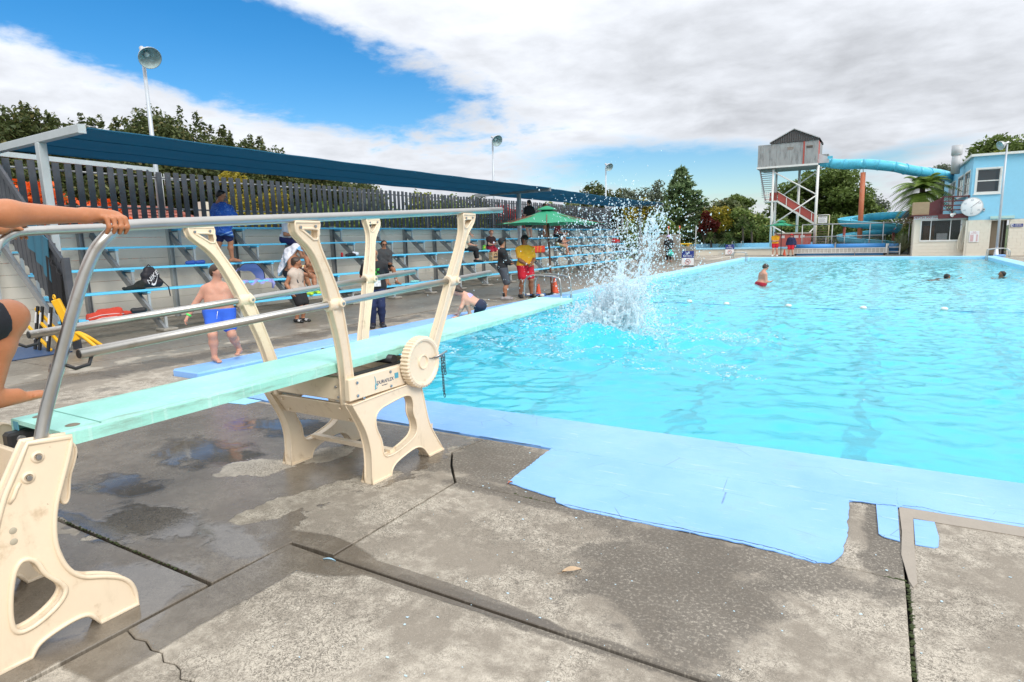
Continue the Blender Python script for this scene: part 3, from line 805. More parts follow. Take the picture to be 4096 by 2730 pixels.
for xo, sg in ((xn, 1), (xf, -1)):
    strut(xo, [(2.955, 0.60), (2.935, 0.78), (2.885, 1.03), (2.795, 1.32), (2.715, 1.50), (2.625, 1.66)], [0.080, 0.070, 0.060, 0.085, 0.058, 0.053], (2.465, 2.645), rail_z(2.55, TOP)-0.024, st)
    strut(xo, [(3.84, 0.68), (3.875, 0.86), (3.955, 1.08), (4.065, 1.37), (4.125, 1.55), (4.175, 1.73)], [0.080, 0.072, 0.060, 0.085, 0.056, 0.050], (4.13, 4.295), rail_z(4.2, TOP)-0.024, st)
    for (yc) in (2.795, 4.065):
        z = rail_z(yc, MID); X_ = xo(z)
        mb = MB().cyl((X_, yc-0.055, z-0.002), (X_, yc+0.055, z+0.002), 0.047, 16)
        mb.build('rail_collar', CAST, st, bevel=0.008)
        MB().cyl((X_+0.035, yc+0.025, z), (X_+0.066, yc+0.025, z), 0.024, 12).build('collar_boss', CAST, st, bevel=0.004)
        MB().cyl((X_+0.066, yc+0.025, z), (X_+0.072, yc+0.025, z), 0.010, 6).build('bolt', ZINC, st)
    for (yc) in (2.50, 2.61, 4.165, 4.26):
        zc = rail_z(yc, TOP)-0.052
        MB().cyl((xo(zc)+0.030, yc, zc), (xo(zc)+0.037, yc, zc), 0.009, 6).build('bolt', ZINC, st)

# handrails
def curve_pts(ctrl, n=8):
    """Catmull-Rom through the control points"""
    c = [Vector(q) for q in ctrl]; c = [2*c[0]-c[1]]+c+[2*c[-1]-c[-2]]; o = []
    for i in range(1, len(c)-2):
        for t in np.linspace(0, 1, n, endpoint=False):
            p0, p1, p2, p3 = c[i-1:i+3]
            o.append(0.5*((2*p1)+(p2-p0)*t+(2*p0-5*p1+4*p2-p3)*t*t+(3*p1-p0-3*p2+p3)*t*t*t))
    return o+[c[-2]]
for XT, who, yend, ym0, ym1, xl in ((xn(1.85), 'near', 4.755, 1.316, 4.655, -3.00), (xf(1.85), 'far', 4.70, 1.486, 4.69, -3.72)):
    XM = xn(1.33) if who == 'near' else xf(1.33)
    h = thing('handrail', (XT, 2.6, 1.2), ('bent steel handrail on the camera side of the springboard' if who == 'near' else 'bent steel handrail on the far side of the springboard, towards the bleachers'), 'handrail', 'springboard handrails')
    xm = XT*0.55+xl*0.45
    top = [(XT, yend, rail_z(yend, TOP)), (XT, 3.0, rail_z(3.0, TOP)), (XT, 1.9, rail_z(1.9, TOP)), (XT, 1.585, 1.786), (XT, 1.51, 1.772), (XT, 1.445, 1.725), (XT*0.8+xl*0.2, 1.395, 1.65), (xm, 1.33, 1.485), (XT*0.2+xl*0.8, 1.245, 1.22), (xl, 1.175, 1.01), (xl, 1.13, 0.86)]
    MB().tube(curve_pts(top, 6), 0.0255, 18).build('top_rail', STEEL, h)
    mp = [(XM, ym1, rail_z(ym1, MID)), (XM, ym0, rail_z(ym0, MID))]
    MB().tube(mp, 0.0235, 16).build('middle_rail', STEEL, h)
    MB().tube([Vector(mp[1])-Vector((0, 0.004, 0)), Vector(mp[1])+Vector((0, 0.002, 0))], 0.018, 12).build('end_plug', BLACK, h)
    e = Vector(mp[1])
    MB().tube([e+Vector((0, 0.05, -0.012)), e+Vector((0.01, 0.03, -0.05)), e+Vector((0.0, -0.02, -0.06)), e+Vector((-0.005, -0.06, -0.035))], 0.008, 6).build('rail_clamp', BLACK, h)
    c0 = Vector((xl, 1.243, 1.20)); c1 = Vector((xl, 1.232, 1.165))
    MB().tube([c0, c1], 0.028, 16).build('clamp_band', ZINC, h)

# ---- rear anchor
an = thing('board_anchor', (-3.33, 1.1, 0.0), 'cream cast anchor stand bolted to the wet concrete at the tail of the springboard', 'stand')
outer = [(1.075, 0.905), (1.235, 0.888), (1.222, 0.83), (1.185, 0.73), (1.135, 0.60), (1.118, 0.48), (1.122, 0.40), (1.148, 0.31), (1.20, 0.245), (1.28, 0.212), (1.36, 0.165), (1.402, 0.105), (1.412, 0.0), (1.245, 0.0), (1.215, 0.062), (1.165, 0.078), (1.08, 0.068), (1.00, 0.045), (0.975, 0.0), (0.845, 0.0), (0.862, 0.15), (0.872, 0.32), (0.905, 0.52), (0.965, 0.70), (1.02, 0.80)]
keep = {(1.412, 0.0), (1.245, 0.0), (0.975, 0.0), (0.845, 0.0), (1.075, 0.905), (1.235, 0.888)}
hole = [(0.965, 0.40), (1.000, 0.435), (1.045, 0.405), (1.065, 0.33), (1.122, 0.262), (1.135, 0.215), (1.09, 0.165), (1.00, 0.125), (0.935, 0.130), (0.925, 0.20), (0.94, 0.31)]
for X_ in (-2.985, -3.70):
    mb = MB(); plate(mb, chaikin(outer, 2, keep), [chaikin(hole, 2)], X_-0.03, X_+0.03, 0.011)
    mb.build('leg_casting', CAST, an)
    for (y, z) in ((1.103, 0.838), (1.060, 0.763)):
        MB().lathe([(0.026, 0.0), (0.024, 0.006), (0.016, 0.008)], 16, 'X', (X_+0.030, y, z)).build('bolt_boss', CAST, an)
        MB().cyl((X_+0.036, y, z), (X_+0.047, y, z), 0.0105, 6).build('bolt', ZINC, an)
    for (y, z) in ((0.979, 0.518), (0.982, 0.564)):
        MB().lathe([(0.0, 0.002), (0.010, 0.002), (0.014, 0.0)], 12, 'X', (X_+0.031, y, z)).build('plug', M('plug_grey', (0.45, 0.40, 0.30), 0.6), an)
    MB().tube([(X_+0.028, 1.03, 0.75), (X_+0.034, 1.015, 0.735), (X_+0.032, 1.00, 0.70), (X_+0.028, 0.985, 0.68)], 0.009, 6).build('cast_ridge', CAST, an)
oo = chaikin([(1.21, 0.862), (1.268, 0.842), (1.282, 0.80), (1.262, 0.74), (1.238, 0.69), (1.222, 0.575), (1.19, 0.58), (1.20, 0.70)], 2)
for X_ in (-3.045, -3.64):
    mb = MB(); plate(mb, oo, [], X_-0.012, X_+0.012, 0.006); mb.build('side_lug', CAST, an)
MB().span((-3.66, 1.165, 0.60), (-3.03, 1.19, 0.78)).build('cross_panel', CAST, an, bevel=0.006)
MB().span((-3.66, 0.98, 0.42), (-3.03, 1.0, 0.56)).build('cross_panel', CAST, an, bevel=0.006)
for X_ in (-3.50, -3.12):
    MB().span((X_-0.035, 1.19, 0.735), (X_+0.035, 1.31, 0.835)).build('hinge_block', BLACK, an, bevel=0.012)
    MB().cyl((X_-0.045, 1.24, 0.80), (X_+0.045, 1.24, 0.80), 0.018, 10).build('hinge_pin', ZINC, an)
for X_ in (-2.985, -3.70):
    for y in (1.33, 0.91):
        MB().cyl((X_-0.05, y, 0.0), (X_-0.05, y, 0.035), 0.014, 6).build('anchor_bolt', ZINC, an)
        MB().span((X_-0.085, y-0.05, 0.0), (X_-0.03, y+0.05, 0.012)).build('foot_plate', CAST, an)
MB().tube([(-3.37+0.018*math.cos(t), 1.162, 0.70+0.03*math.sin(t)) for t in np.linspace(0.5, 6.2, 12)], 0.004, 5).build('emblem', LOGO, an)
# ------------------------------------------------------------------ bleachers, wall, fence, shade sail, lamps
SEAT = paint_material('bench_blue_paint', (0.13, 0.63, 0.97), (0.16, 0.68, 0.97), 0.2)
GALV = M('galvanised_steel', (0.36, 0.37, 0.38), 0.55, metal=0.6, var=0.22, scale=5, dirt=(0.15, 0.15, 0.15), dirt_amt=0.2, dirt_scale=3)
GALV_L = M('light_galvanised', (0.52, 0.56, 0.57), 0.5, metal=0.45, var=0.12, scale=4)
WALLC = M('cream_wall_planks', (0.80, 0.755, 0.66), 0.8, var=0.06, scale=3, bmp=0.1, dirt=(0.33, 0.30, 0.25), dirt_amt=0.15, dirt_scale=1.0)
SLAT = M('charcoal_slats', (0.055, 0.062, 0.075), 0.6, var=0.25, scale=4, bmp=0.15, bscale=60, dirt=(0.10, 0.10, 0.11), dirt_amt=0.3)
PADC = M('concrete_pad', (0.30, 0.28, 0.24), 0.9, var=0.2, scale=8, bmp=0.4)
def row_x(i): return -12.55-0.52*(i-1)
def row_z(i): return 0.40+0.443*(i-1)
BL0, BL1 = 5.35, 37.5
BAYS = [5.5, 7.235, 9.0, 10.77, 12.54, 14.28, 16.04, 17.75, 19.45, 21.2, 22.95, 24.7, 26.45, 28.2, 29.95, 31.7, 33.45, 35.2, 36.95]
bl = thing('bleacher_stand', (-13.6, 20.0, 0.0), 'five rows of bright blue plank benches on steel frames along the cream wall', 'bleachers')
for i in range(1, 6):
    x = row_x(i); z = row_z(i)
    ends = {1: 34.9, 2: 36.2, 3: 37.2, 4: 37.4, 5: 37.4}[i]
    y0 = BL0+0.05*i
    while y0 < ends-0.3:
        y1 = min(y0+5.28, ends)
        MB().span((x-0.27, y0+0.004, z-0.045), (x+0.05, y1-0.004, z)).build('bench_plank', SEAT, bl, bevel=0.006)
        y0 = y1
for yb in BAYS:
    mb = MB().bar((row_x(1)+0.06, yb-0.06, 0.0), (row_x(5)-0.30, yb-0.06, row_z(5)-0.16), 0.06, 0.13)
    mb.build('stringer', GALV, bl)
    for i in range(1, 6):
        if yb > {1: 34.9, 2: 36.2, 3: 37.2, 4: 37.4, 5: 37.4}[i]: continue
        x = row_x(i); z = row_z(i)
        zb = 0.06 if i == 1 else row_z(i-1)-0.02
        MB().span((x-0.02, yb-0.025, zb), (x+0.02, yb+0.025, z-0.051)).build('seat_post', GALV_L, bl)
        MB().span((x-0.26, yb-0.035, z-0.085), (x+0.035, yb+0.035, z-0.047)).build('seat_bracket', SEAT if i in (2, 3, 4, 5) else GALV, bl)
        MB().span((x-0.50, yb-0.02, z-0.12), (x-0.02, yb+0.02, z-0.087)).build('bracket_arm', GALV, bl)
    MB().span((row_x(1)-0.16, yb-0.15, 0.0), (row_x(1)+0.16, yb+0.16, 0.06)).build('concrete_pad', PADC, bl, bevel=0.015)

# cream wall of horizontal planks between steel posts
WX = -15.02; WTOP = 2.18
wall = thing('plank_wall', (WX, 20.0, 0.0), 'cream plank wall with steel posts behind the blue benches', 'wall')
POSTS = [3.6, 5.3, 6.95, 8.93, 10.7, 12.45, 14.2, 15.95, 17.7, 19.45, 21.2, 22.9, 24.7, 26.45, 28.2, 29.95, 31.7, 33.45, 35.2, 37.0, 38.5]
NC = 9
for a, b_ in zip(POSTS, POSTS[1:]):
    me = None
    for k in range(NC):
        h = WTOP/NC
        if me is None:
            o = MB().span((-0.03, 0.012, 0.002), (0.03, b_-a-0.012, h-0.003)).build('wall_plank', WALLC, None, bevel=0.005); me = o.data; bpy.data.objects.remove(o)
        put('wall_plank', me, None, wall, (0+random.uniform(-.003, .003), a-20.0, k*h))
for k, y in enumerate(POSTS):
    big = y in (8.93, 6.95)
    mb = MB().span((WX+0.03, y-0.05, 0), (WX+0.15, y-0.042, WTOP+0.05)).span((WX+0.03, y+0.042, 0), (WX+0.15, y+0.05, WTOP+0.05)).span((WX+0.06, y-0.042, 0), (WX+0.075, y+0.042, WTOP+0.05))
    mb.build('wall_post', GALV_L if y == 8.93 else GALV, wall)

# charcoal slat fence on top of the wall
FX = -15.10
fence = thing('slat_fence', (FX, 20.0, WTOP), 'tall charcoal vertical slat fence above the cream wall', 'fence')
o = MB().span((-0.012, -0.066, 0.0), (0.012, 0.066, 1.33)).build('slat', SLAT, None, bevel=0.004); SL = o.data; bpy.data.objects.remove(o)
y = 4.55
while y < 38.4:
    dz = 0.0 if y < 8.9 else -0.02
    put('slat', SL, None, fence, (0.03, y-20.0, dz+random.uniform(-.012, .012)), (random.uniform(-.008, .008), random.uniform(-.01, .01), random.uniform(-.04, .04)))
    y += 0.218
for z in (2.62, 3.36):
    for a, b_ in zip(POSTS, POSTS[1:]):
        MB().tube([(FX-0.03, a, z), (FX-0.03, b_, z)], 0.022, 8).build('fence_rail', GALV, fence)
for y in POSTS[1::2]:
    MB().span((FX-0.10, y-0.035, WTOP-0.2), (FX-0.055, y+0.035, 3.45)).build('fence_post', GALV, fence)

# sloping slatted balustrade of the stair at the near end of the stand
STAIR_Y = 5.2
sb = thing('stair_balustrade', (-12.8, STAIR_Y, 0.0), 'sloping charcoal slatted balustrade at the near end of the benches', 'balustrade')
xs = np.arange(-14.95, -11.80, 0.150)
def bal_top(x): return min(3.42, 3.22 + (x+13.62)*(-0.93) if x < -12.9 else 2.55 + (x+12.9)*(-0.93))
def bal_bot(x): return 1.69 + (x+13.45)*(-0.875)
for x in xs:
    if bal_top(x) - bal_bot(x) < 0.2: continue
    MB().span((x-0.064, STAIR_Y-0.012, max(0.04, bal_bot(x))), (x+0.064, STAIR_Y+0.012, bal_top(x))).build('slat', SLAT, sb)
MB().bar((-13.83, STAIR_Y-0.03, bal_top(-13.83)-0.02), (-11.80, STAIR_Y-0.03, bal_top(-11.80)-0.02), 0.05, 0.09).build('top_rail', SLAT, sb)
MB().bar((-15.0, STAIR_Y+0.04, bal_bot(-15.0)+0.05), (-11.78, STAIR_Y+0.04, bal_bot(-11.78)+0.05), 0.05, 0.13).build('stringer', SLAT, sb)
MB().span((-11.80, STAIR_Y-0.05, 0.0), (-11.70, STAIR_Y+0.05, 1.56)).build('newel_post', SLAT, sb, bevel=0.006)
MB().span((-14.70, STAIR_Y-0.06, 0.0), (-14.55, STAIR_Y+0.06, 2.6)).build('support_post', GALV_L, sb)

# shade sail on steel frames
sail_m = M('navy_shade_cloth', (0.010, 0.105, 0.185), 0.75, var=0.16, scale=2.5, bmp=0.1, bscale=300, stretch=(6, 1, 6))
S.nt = sail_m.node_tree; _b = sail_m.node_tree.nodes['Principled BSDF']; _t = S.nt.nodes.new('ShaderNodeBsdfTranslucent'); _t.inputs[0].default_value = (0.10, 0.42, 0.60, 1)
_x = S.nt.nodes.new('ShaderNodeMixShader'); _x.inputs[0].default_value = 0.28; S.nt.links.new(_b.outputs[0], _x.inputs[1]); S.nt.links.new(_t.outputs[0], _x.inputs[2]); S.nt.links.new(_x.outputs[0], S.nt.nodes['Material Output'].inputs[0])
FR = [5.65, 22.9, 38.2]
fx0, fx1 = -15.25, -11.60
for k, y in enumerate(FR):
    f_ = thing('canopy_frame', (-13.07, y, 0.0), ['grey steel frame holding up the near end of the shade sail', 'grey steel frame where the two shade sails meet', 'grey steel frame at the far end of the shade sails'][k], 'canopy frame', 'frames under the shade sail')
    zt = [3.66, 3.62, 3.58][k]
    fm = GALV_L if k == 0 else GALV
    MB().span((-13.14, y-0.07, 0.0), (-13.00, y+0.07, zt-0.07)).build('post', fm, f_, bevel=0.01)
    MB().bar((fx0, y, zt-0.03), (fx1, y, zt+0.02), 0.12, 0.14).build('beam', fm, f_, bevel=0.008)
    MB().span((fx1-0.002, y-0.062, zt-0.055), (fx1+0.008, y+0.062, zt+0.092)).build('end_cap', fm, f_)
    if k == 0:
        MB().tube([(fx1-0.04, y+0.10, zt+0.08), (fx1-0.02, y+0.22, zt+0.07)], 0.012, 6).build('turnbuckle', ZINC, f_)
        MB().bar((-15.12, y+0.08, 3.60), (-15.12, 8.85, 3.53), 0.10, 0.10).build('edge_tube', fm, f_)
def sail(y0, y1, zf, zb, label):
    nx, ny = 16, 44
    v = []; 
    for side_ in (0, 1):
        for j in range(ny+1):
            t = j/ny; yy_ = y0+(y1-y0)*t
            for i in range(nx+1):
                s_ = i/nx
                x = -14.45 + (fx1-0.03+14.45)*s_
                pull = 0.30*math.sin(math.pi*t)*(1-abs(2*s_-1)**1.2*0.0)
                xx = x + (0.06*math.sin(math.pi*t))*( (0.5-s_)*2 )         # scalloped edges
                z = zb+(zf-zb)*s_ - 0.05*math.sin(math.pi*t)*(0.55+0.45*math.sin(math.pi*s_)) + 0.008*math.sin(26*s_+3*t) + 0.005*math.sin(9*t*6.28+4*s_)
                v.append((xx, yy_, z - 0.006*side_))
    n = (nx+1)*(ny+1); f = []
    for j in range(ny):
        for i in range(nx):
            a = j*(nx+1)+i
            f.append((a, a+1, a+nx+2, a+nx+1)); f.append((n+a, n+a+nx+1, n+a+nx+2, n+a+1))
    t = thing('shade_sail', (-13.4, (y0+y1)/2, 3.6), label, 'shade sail', 'navy shade sails over the benches')
    mb = MB(); mb.add(v, f, True); mb.build('cloth', sail_m, t, recalc=False)
    hem = [(v[j*(nx+1)+nx]) for j in range(ny+1)]; MB().tube(hem, 0.018, 6).build('hem', sail_m, t)
    hem = [(v[j*(nx+1)]) for j in range(ny+1)]; MB().tube(hem, 0.018, 6).build('hem', sail_m, t)
    for s_ in (5, 11):
        MB().tube([(q[0], q[1], q[2]-0.008) for q in (v[j*(nx+1)+s_] for j in range(ny+1))], 0.010, 5).build('seam', sail_m, t)
sail(FR[0]+0.10, FR[1]-0.02, 3.70, 3.60, 'long navy shade sail stretched over the nearer benches')
sail(FR[1]+0.06, FR[2]-0.02, 3.66, 3.56, 'navy shade sail over the benches at the far end of the pool')

# floodlights on poles
LAMPG = M('lamp_reflector', (0.40, 0.50, 0.50), 0.4, metal=0.1, var=0.2, scale=12)
LAMPO = M('lamp_housing', (0.55, 0.56, 0.56), 0.35, metal=0.7, var=0.15, scale=10)
POLE = M('grey_pole', (0.50, 0.54, 0.58), 0.5, metal=0.3, var=0.12, scale=3)
def floodlight(x, y, h, aim, label, r0=0.055, base=0.0, cone=False):
    t = thing('floodlight', (x, y, base), label, 'floodlight', 'floodlights on poles round the pool')
    MB().tube([(x, y, base), (x, y, base+h*0.55), (x, y, base+h)], [r0*1.25, r0, r0*0.72], 12).build('pole', POLE, t)
    a = Vector(aim).normalized(); c = Vector((x, y, base+h-0.06)) + Vector((a.x, a.y, 0)).normalized()*0.24 + Vector((0, 0, 0.06))
    q = a.to_track_quat('Z', 'Y').to_matrix()
    MB().lathe([(0.055, -0.26), (0.065, -0.12), (0.10, -0.08), (0.19, 0.02), (0.255, 0.16), (0.262, 0.19), (0.255, 0.19)], 24, c=c, rot=q).build('shade', LAMPO, t)
    MB().lathe([(0.255, 0.186), (0.20, 0.06), (0.11, -0.04), (0.0, -0.06)], 24, c=c, rot=q).build('reflector', LAMPG, t)
    MB().lathe([(0.0, -0.34), (0.05, -0.34), (0.058, -0.33), (0.058, -0.16), (0.05, -0.14)], 14, c=c, rot=q).build('ballast_can', LAMPO, t)
    MB().sphere(c, 0.065, 10, 6).build('bulb', M('lamp_bulb', (0.75, 0.78, 0.76), 0.2, var=0.05), t)
    MB().tube([(x, y, base+h-0.10), (x+a.x*0.12, y+a.y*0.12, base+h-0.02), c - a*0.10], 0.028, 8).build('bracket', GALV, t)
    if cone: MB().lathe([(0.20, 0.0), (0.18, 0.04), (0.07, 0.62), (0.05, 0.66)], 4, c=(x, y, base), rot=Matrix.Rotation(R(45), 3, 'Z')).build('base_cone', POLE, t)
floodlight(-15.6, 9.18, 6.25, (0.75, -0.12, -0.55), 'grey pole floodlight rising behind the near end of the fence')
floodlight(-15.6, 25.0, 6.20, (0.75, -0.35, -0.45), 'grey pole floodlight behind the middle of the shade sail')
floodlight(-15.6, 38.8, 6.20, (0.70, -0.45, -0.48), 'grey pole floodlight near the far end of the bleachers')
# ------------------------------------------------------------------ far end: slide tower, slide, building, poolside things
WHITE = M('white_paint', (0.72, 0.72, 0.69), 0.55, var=0.06, scale=4, dirt=(0.42, 0.38, 0.33), dirt_amt=0.12)
REDP = M('faded_red_paint', (0.42, 0.085, 0.065), 0.6, var=0.15, scale=4)
CLAD = M('grey_cladding', (0.33, 0.34, 0.34), 0.7, var=0.22, scale=1.6, dirt=(0.13, 0.13, 0.13), dirt_amt=0.35, dirt_scale=2.2, stretch=(2.2, 2.2, 0.5))
ROOFD = M('dark_corrugated_roof', (0.075, 0.072, 0.072), 0.6, var=0.2, scale=5, metal=0.2)
SLIDE = M('slide_blue_fibreglass', (0.09, 0.50, 0.68), 0.30, var=0.10, scale=1.5, dirt=(0.05, 0.26, 0.36), dirt_amt=0.25, dirt_scale=2.5)
SLIDE_IN = M('slide_inner_blue', (0.16, 0.60, 0.76), 0.30, var=0.08, scale=1.5)
RUSTP = M('orange_pillar_paint', (0.46, 0.135, 0.06), 0.6, var=0.22, scale=3, dirt=(0.30, 0.19, 0.13), dirt_amt=0.2)
CREAM = M('cream_block_paint', (0.74, 0.69, 0.58), 0.7, var=0.04, scale=5, bmp=0.15, bscale=60)
SKYB = M('sky_blue_stucco', (0.28, 0.61, 0.80), 0.75, var=0.05, scale=6, bmp=0.35, bscale=70)
MAROON = M('maroon_stain', (0.115, 0.028, 0.030), 0.65, var=0.2, scale=5)
PLY = M('weathered_plywood', (0.36, 0.26, 0.16), 0.8, var=0.25, scale=3, stretch=(1, 1, 4))
mgl, bgl = mat_new('window_glass'); setin(bgl, 'Base Color', (0.035, 0.045, 0.05)); setin(bgl, 'Roughness', 0.04); setin(bgl, 'Specular IOR Level', 0.7)
setin(bgl, 'Normal', bump(noise(geo_pos(), 1.3, 2.0), 0.05, 0.05)); WGLASS = mgl
NAVY = M('navy_sign_print', (0.015, 0.035, 0.22), 0.5, var=0.05)
SIGNW = M('white_sign', (0.80, 0.80, 0.80), 0.45, var=0.04)
SIGNR = M('red_sign_print', (0.50, 0.03, 0.03), 0.5, var=0.05)
TEXTK = M('black_print', (0.03, 0.03, 0.03), 0.6)
PIPE = M('pipe_fence_steel', (0.42, 0.43, 0.43), 0.5, metal=0.5, var=0.15, scale=6)

# ---- slide tower
TY = 54.0
tw = thing('slide_tower', (-6.6, TY, 0.0), 'tall slide tower with grey clad cabin on white steel legs', 'slide tower')
x0, x1, z0, z1 = -8.78, -4.44, 6.80, 8.56
cuts = [-8.78, -8.36, -7.88, -7.40, -6.45, -5.50]
for a, b_ in zip(cuts, cuts[1:]):
    MB().span((a+0.006, TY-0.03, z0+0.06), (b_-0.006, TY+0.03, z1+(0.02 if a > -7.9 else 0))).build('cladding_panel', CLAD, tw)
MB().span((-5.38, TY-0.03, z0+0.06), (x1, TY+0.03, z1+0.03)).build('cladding_panel', CLAD, tw)
MB().span((-5.495, TY-0.055, z0+0.08), (-5.39, TY+0.02, z1+0.03)).build('red_batten', REDP, tw)
for a, b_ in ((TY+0.03, TY+1.3), (TY+1.31, TY+2.4), (TY+2.41, TY+3.5)):
    MB().span((x1-0.06, a, z0+0.06), (x1, b_-0.02, z1)).build('cladding_panel', REDP if a < TY+0.1 else CLAD, tw)
    MB().span((x0, a, z0+0.06), (x0+0.06, b_-0.02, z1-0.05)).build('cladding_panel', CLAD, tw)
MB().span((x0, TY+3.44, z0+0.06), (x1, TY+3.5, z1)).build('back_panel', CLAD, tw)
MB().span((x0-0.03, TY-0.06, z0-0.08), (x1+0.03, TY+3.55, z0+0.05)).build('floor_slab', M('tower_floor', (0.28, 0.28, 0.28), 0.7, var=0.15), tw)
MB().span((x0-0.04, TY-0.09, z0-0.06), (x1+0.04, TY-0.062, z0+0.08)).build('white_fascia', WHITE, tw)
for (a, c, dk) in ((-6.40, 8.12, 0), (-5.06, 8.12, 1)):
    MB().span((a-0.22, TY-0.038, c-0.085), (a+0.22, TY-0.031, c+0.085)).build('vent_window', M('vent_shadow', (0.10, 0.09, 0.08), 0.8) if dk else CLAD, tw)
    MB().span((a-0.25, TY-0.05, c+0.088), (a+0.25, TY-0.031, c+0.12)).build('vent_head', M('vent_wood', (0.25, 0.19, 0.14), 0.7), tw)
    if not dk: MB().span((a-0.21, TY-0.042, c-0.08), (a+0.21, TY-0.0385, c+0.06)).build('vent_slat', M('vent_wood2', (0.27, 0.22, 0.19), 0.7), tw)
# gable roof, ridge running away from the pool
GA, GB, GR = Vector((-7.92, TY-0.12, 8.66)), Vector((-4.38, TY-0.12, 8.70)), Vector((-6.19, TY-0.12, 9.53)); back = Vector((0, 3.75, 0))
def corrugated(a, b_, c, d_, n, name, amp=0.018):
    nrm = (b_-a).cross(d_-a).normalized(); pts = []
    for k in range(n*2+1):
        t = k/(n*2); off = nrm*(amp if k % 2 else -amp); pts += [a.lerp(b_, t)+off, d_.lerp(c, t)+off]
    mb = MB(); mb.add(pts, [(2*k, 2*k+2, 2*k+3, 2*k+1) for k in range(n*2)]); mb.build(name, ROOFD, tw, recalc=False)
up_ = Vector((0, 0, 0.03))
corrugated(GA+up_, GA+back+up_, GR+back+up_, GR+up_, 24, 'roof_sheet'); corrugated(GB+back+up_, GB+up_, GR+up_, GR+back+up_, 24, 'roof_sheet')
for yo in (0.0, 3.62):
    o_ = Vector((0, yo+0.04, 0)); pts = []; n_ = 44
    for k in range(n_+1):
        x_ = GA.x+(GB.x-GA.x)*k/n_; zt = GA.z+(GR.z-GA.z)*(x_-GA.x)/(GR.x-GA.x) if x_ < GR.x else GB.z+(GR.z-GB.z)*(GB.x-x_)/(GB.x-GR.x); off = 0.016 if k % 2 else -0.016
        pts += [Vector((x_, GA.y+off, 8.60))+o_, Vector((x_, GA.y+off, zt))+o_]
    mb = MB(); mb.add(pts, [(2*k, 2*k+2, 2*k+3, 2*k+1) for k in range(n_)]); mb.build('gable_sheet', ROOFD, tw, recalc=False)
for q in (GA, GB):
    MB().bar(q+Vector((0, -0.03, 0.03)), GR+Vector((0, -0.03, 0.04)), 0.05, 0.06).build('barge_trim', M('hip_trim', (0.45, 0.45, 0.45), 0.6), tw)
MB().tube([GR+up_, GR+back+up_], 0.05, 8).build('ridge_cap', ROOFD, tw)
COLS = [(-7.60, TY+0.2), (-7.60, TY+2.0), (-4.40, TY+0.2), (-6.02, TY+3.3)]
for (cx, cy) in COLS:
    MB().cyl((cx, cy, 0), (cx, cy, z0-0.08), 0.10 if cx > -7 else 0.085, 14).build('column', WHITE, tw)
for p0, p1 in (((-7.55, TY+0.15, 6.45), (-4.45, TY+0.15, 4.55)), ((-7.55, TY+0.15, 2.30), (-4.45, TY+0.15, 4.45)), ((-7.6, TY+1.9, 4.3), (-4.4, TY+1.4, 6.5)), ((-7.55, TY+0.15, 2.25), (-4.5, TY+0.15, 0.4)), ((-5.2, TY+0.2, 1.2), (-4.45, TY+0.2, 2.0)), ((-7.60, TY+0.2, 6.3), (-7.60, TY+2.0, 4.2)), ((-7.60, TY+2.0, 3.9), (-7.60, TY+0.2, 2.2))):
    MB().cyl(p0, p1, 0.05, 8).build('brace', WHITE, tw)
# stairs: steep upper ladder-stair at the back left, red-sided lower flight
for k in range(14):
    z = 4.55+k*0.165
    MB().span((-8.62+0.045*(13-k)*0.35, TY+0.30, z-0.018), (-7.72, TY+0.62, z+0.018)).build('stair_tread', GALV, tw)
MB().bar((-8.66, TY+0.28, 6.75), (-8.12, TY+0.28, 4.1), 0.05, 0.06).build('stair_stringer', GALV, tw)
MB().bar((-8.66, TY+0.66, 6.75), (-8.12, TY+0.66, 4.1), 0.05, 0.06).build('stair_stringer', GALV, tw)
MB().span((-8.25, TY+0.1, 4.14), (-7.2, TY+1.3, 4.22)).build('landing', WHITE, tw)
for k in range(4): MB().tube([(-8.2, TY+0.1, 4.35+0.17*k), (-7.62, TY+0.1, 4.35+0.17*k)], 0.022, 6).build('landing_rail', GALV if k % 2 else REDP, tw)
for k in range(4): MB().tube([(-8.15+0.17*k, TY+0.09, 4.2), (-8.15+0.17*k, TY+0.09, 4.92)], 0.018, 6).build('landing_baluster', WHITE, tw)
MB().span((-7.98, TY+1.25, 4.25), (-7.4, TY+1.29, 4.92)).build('landing_panel', REDP, tw)
MB().add([(-7.25, TY+0.55, 4.30), (-4.50, TY+0.55, 2.42), (-4.50, TY+0.55, 3.02), (-7.25, TY+0.55, 4.92), (-7.25, TY+0.60, 4.30), (-4.50, TY+0.60, 2.42), (-4.50, TY+0.60, 3.02), (-7.25, TY+0.60, 4.92)],
         [(0, 1, 2, 3), (7, 6, 5, 4), (0, 4, 5, 1), (3, 2, 6, 7), (0, 3, 7, 4), (1, 5, 6, 2)]).build('stair_side', REDP, tw)
MB().bar((-7.3, TY+0.5, 4.20), (-4.42, TY+0.5, 2.26), 0.06, 0.14).build('stair_stringer', WHITE, tw)
MB().bar((-7.28, TY+0.5, 4.96), (-4.46, TY+0.5, 3.06), 0.04, 0.05).build('stair_handrail', WHITE, tw)
for t in (0.25, 0.6, 0.9):
    a = Vector((-7.3, TY+0.50, 4.2)).lerp(Vector((-4.42, TY+0.50, 2.26)), t); MB().bar(a, a+Vector((0, 0, 0.72)), 0.05, 0.05).build('stair_baluster', WHITE, tw)
for k in range(10):
    MB().span((-4.30, TY+0.4, 0.35+0.19*k), (-3.44, TY+0.75, 0.385+0.19*k)).build('stair_tread', M('brown_tread', (0.20, 0.14, 0.10), 0.7), tw)
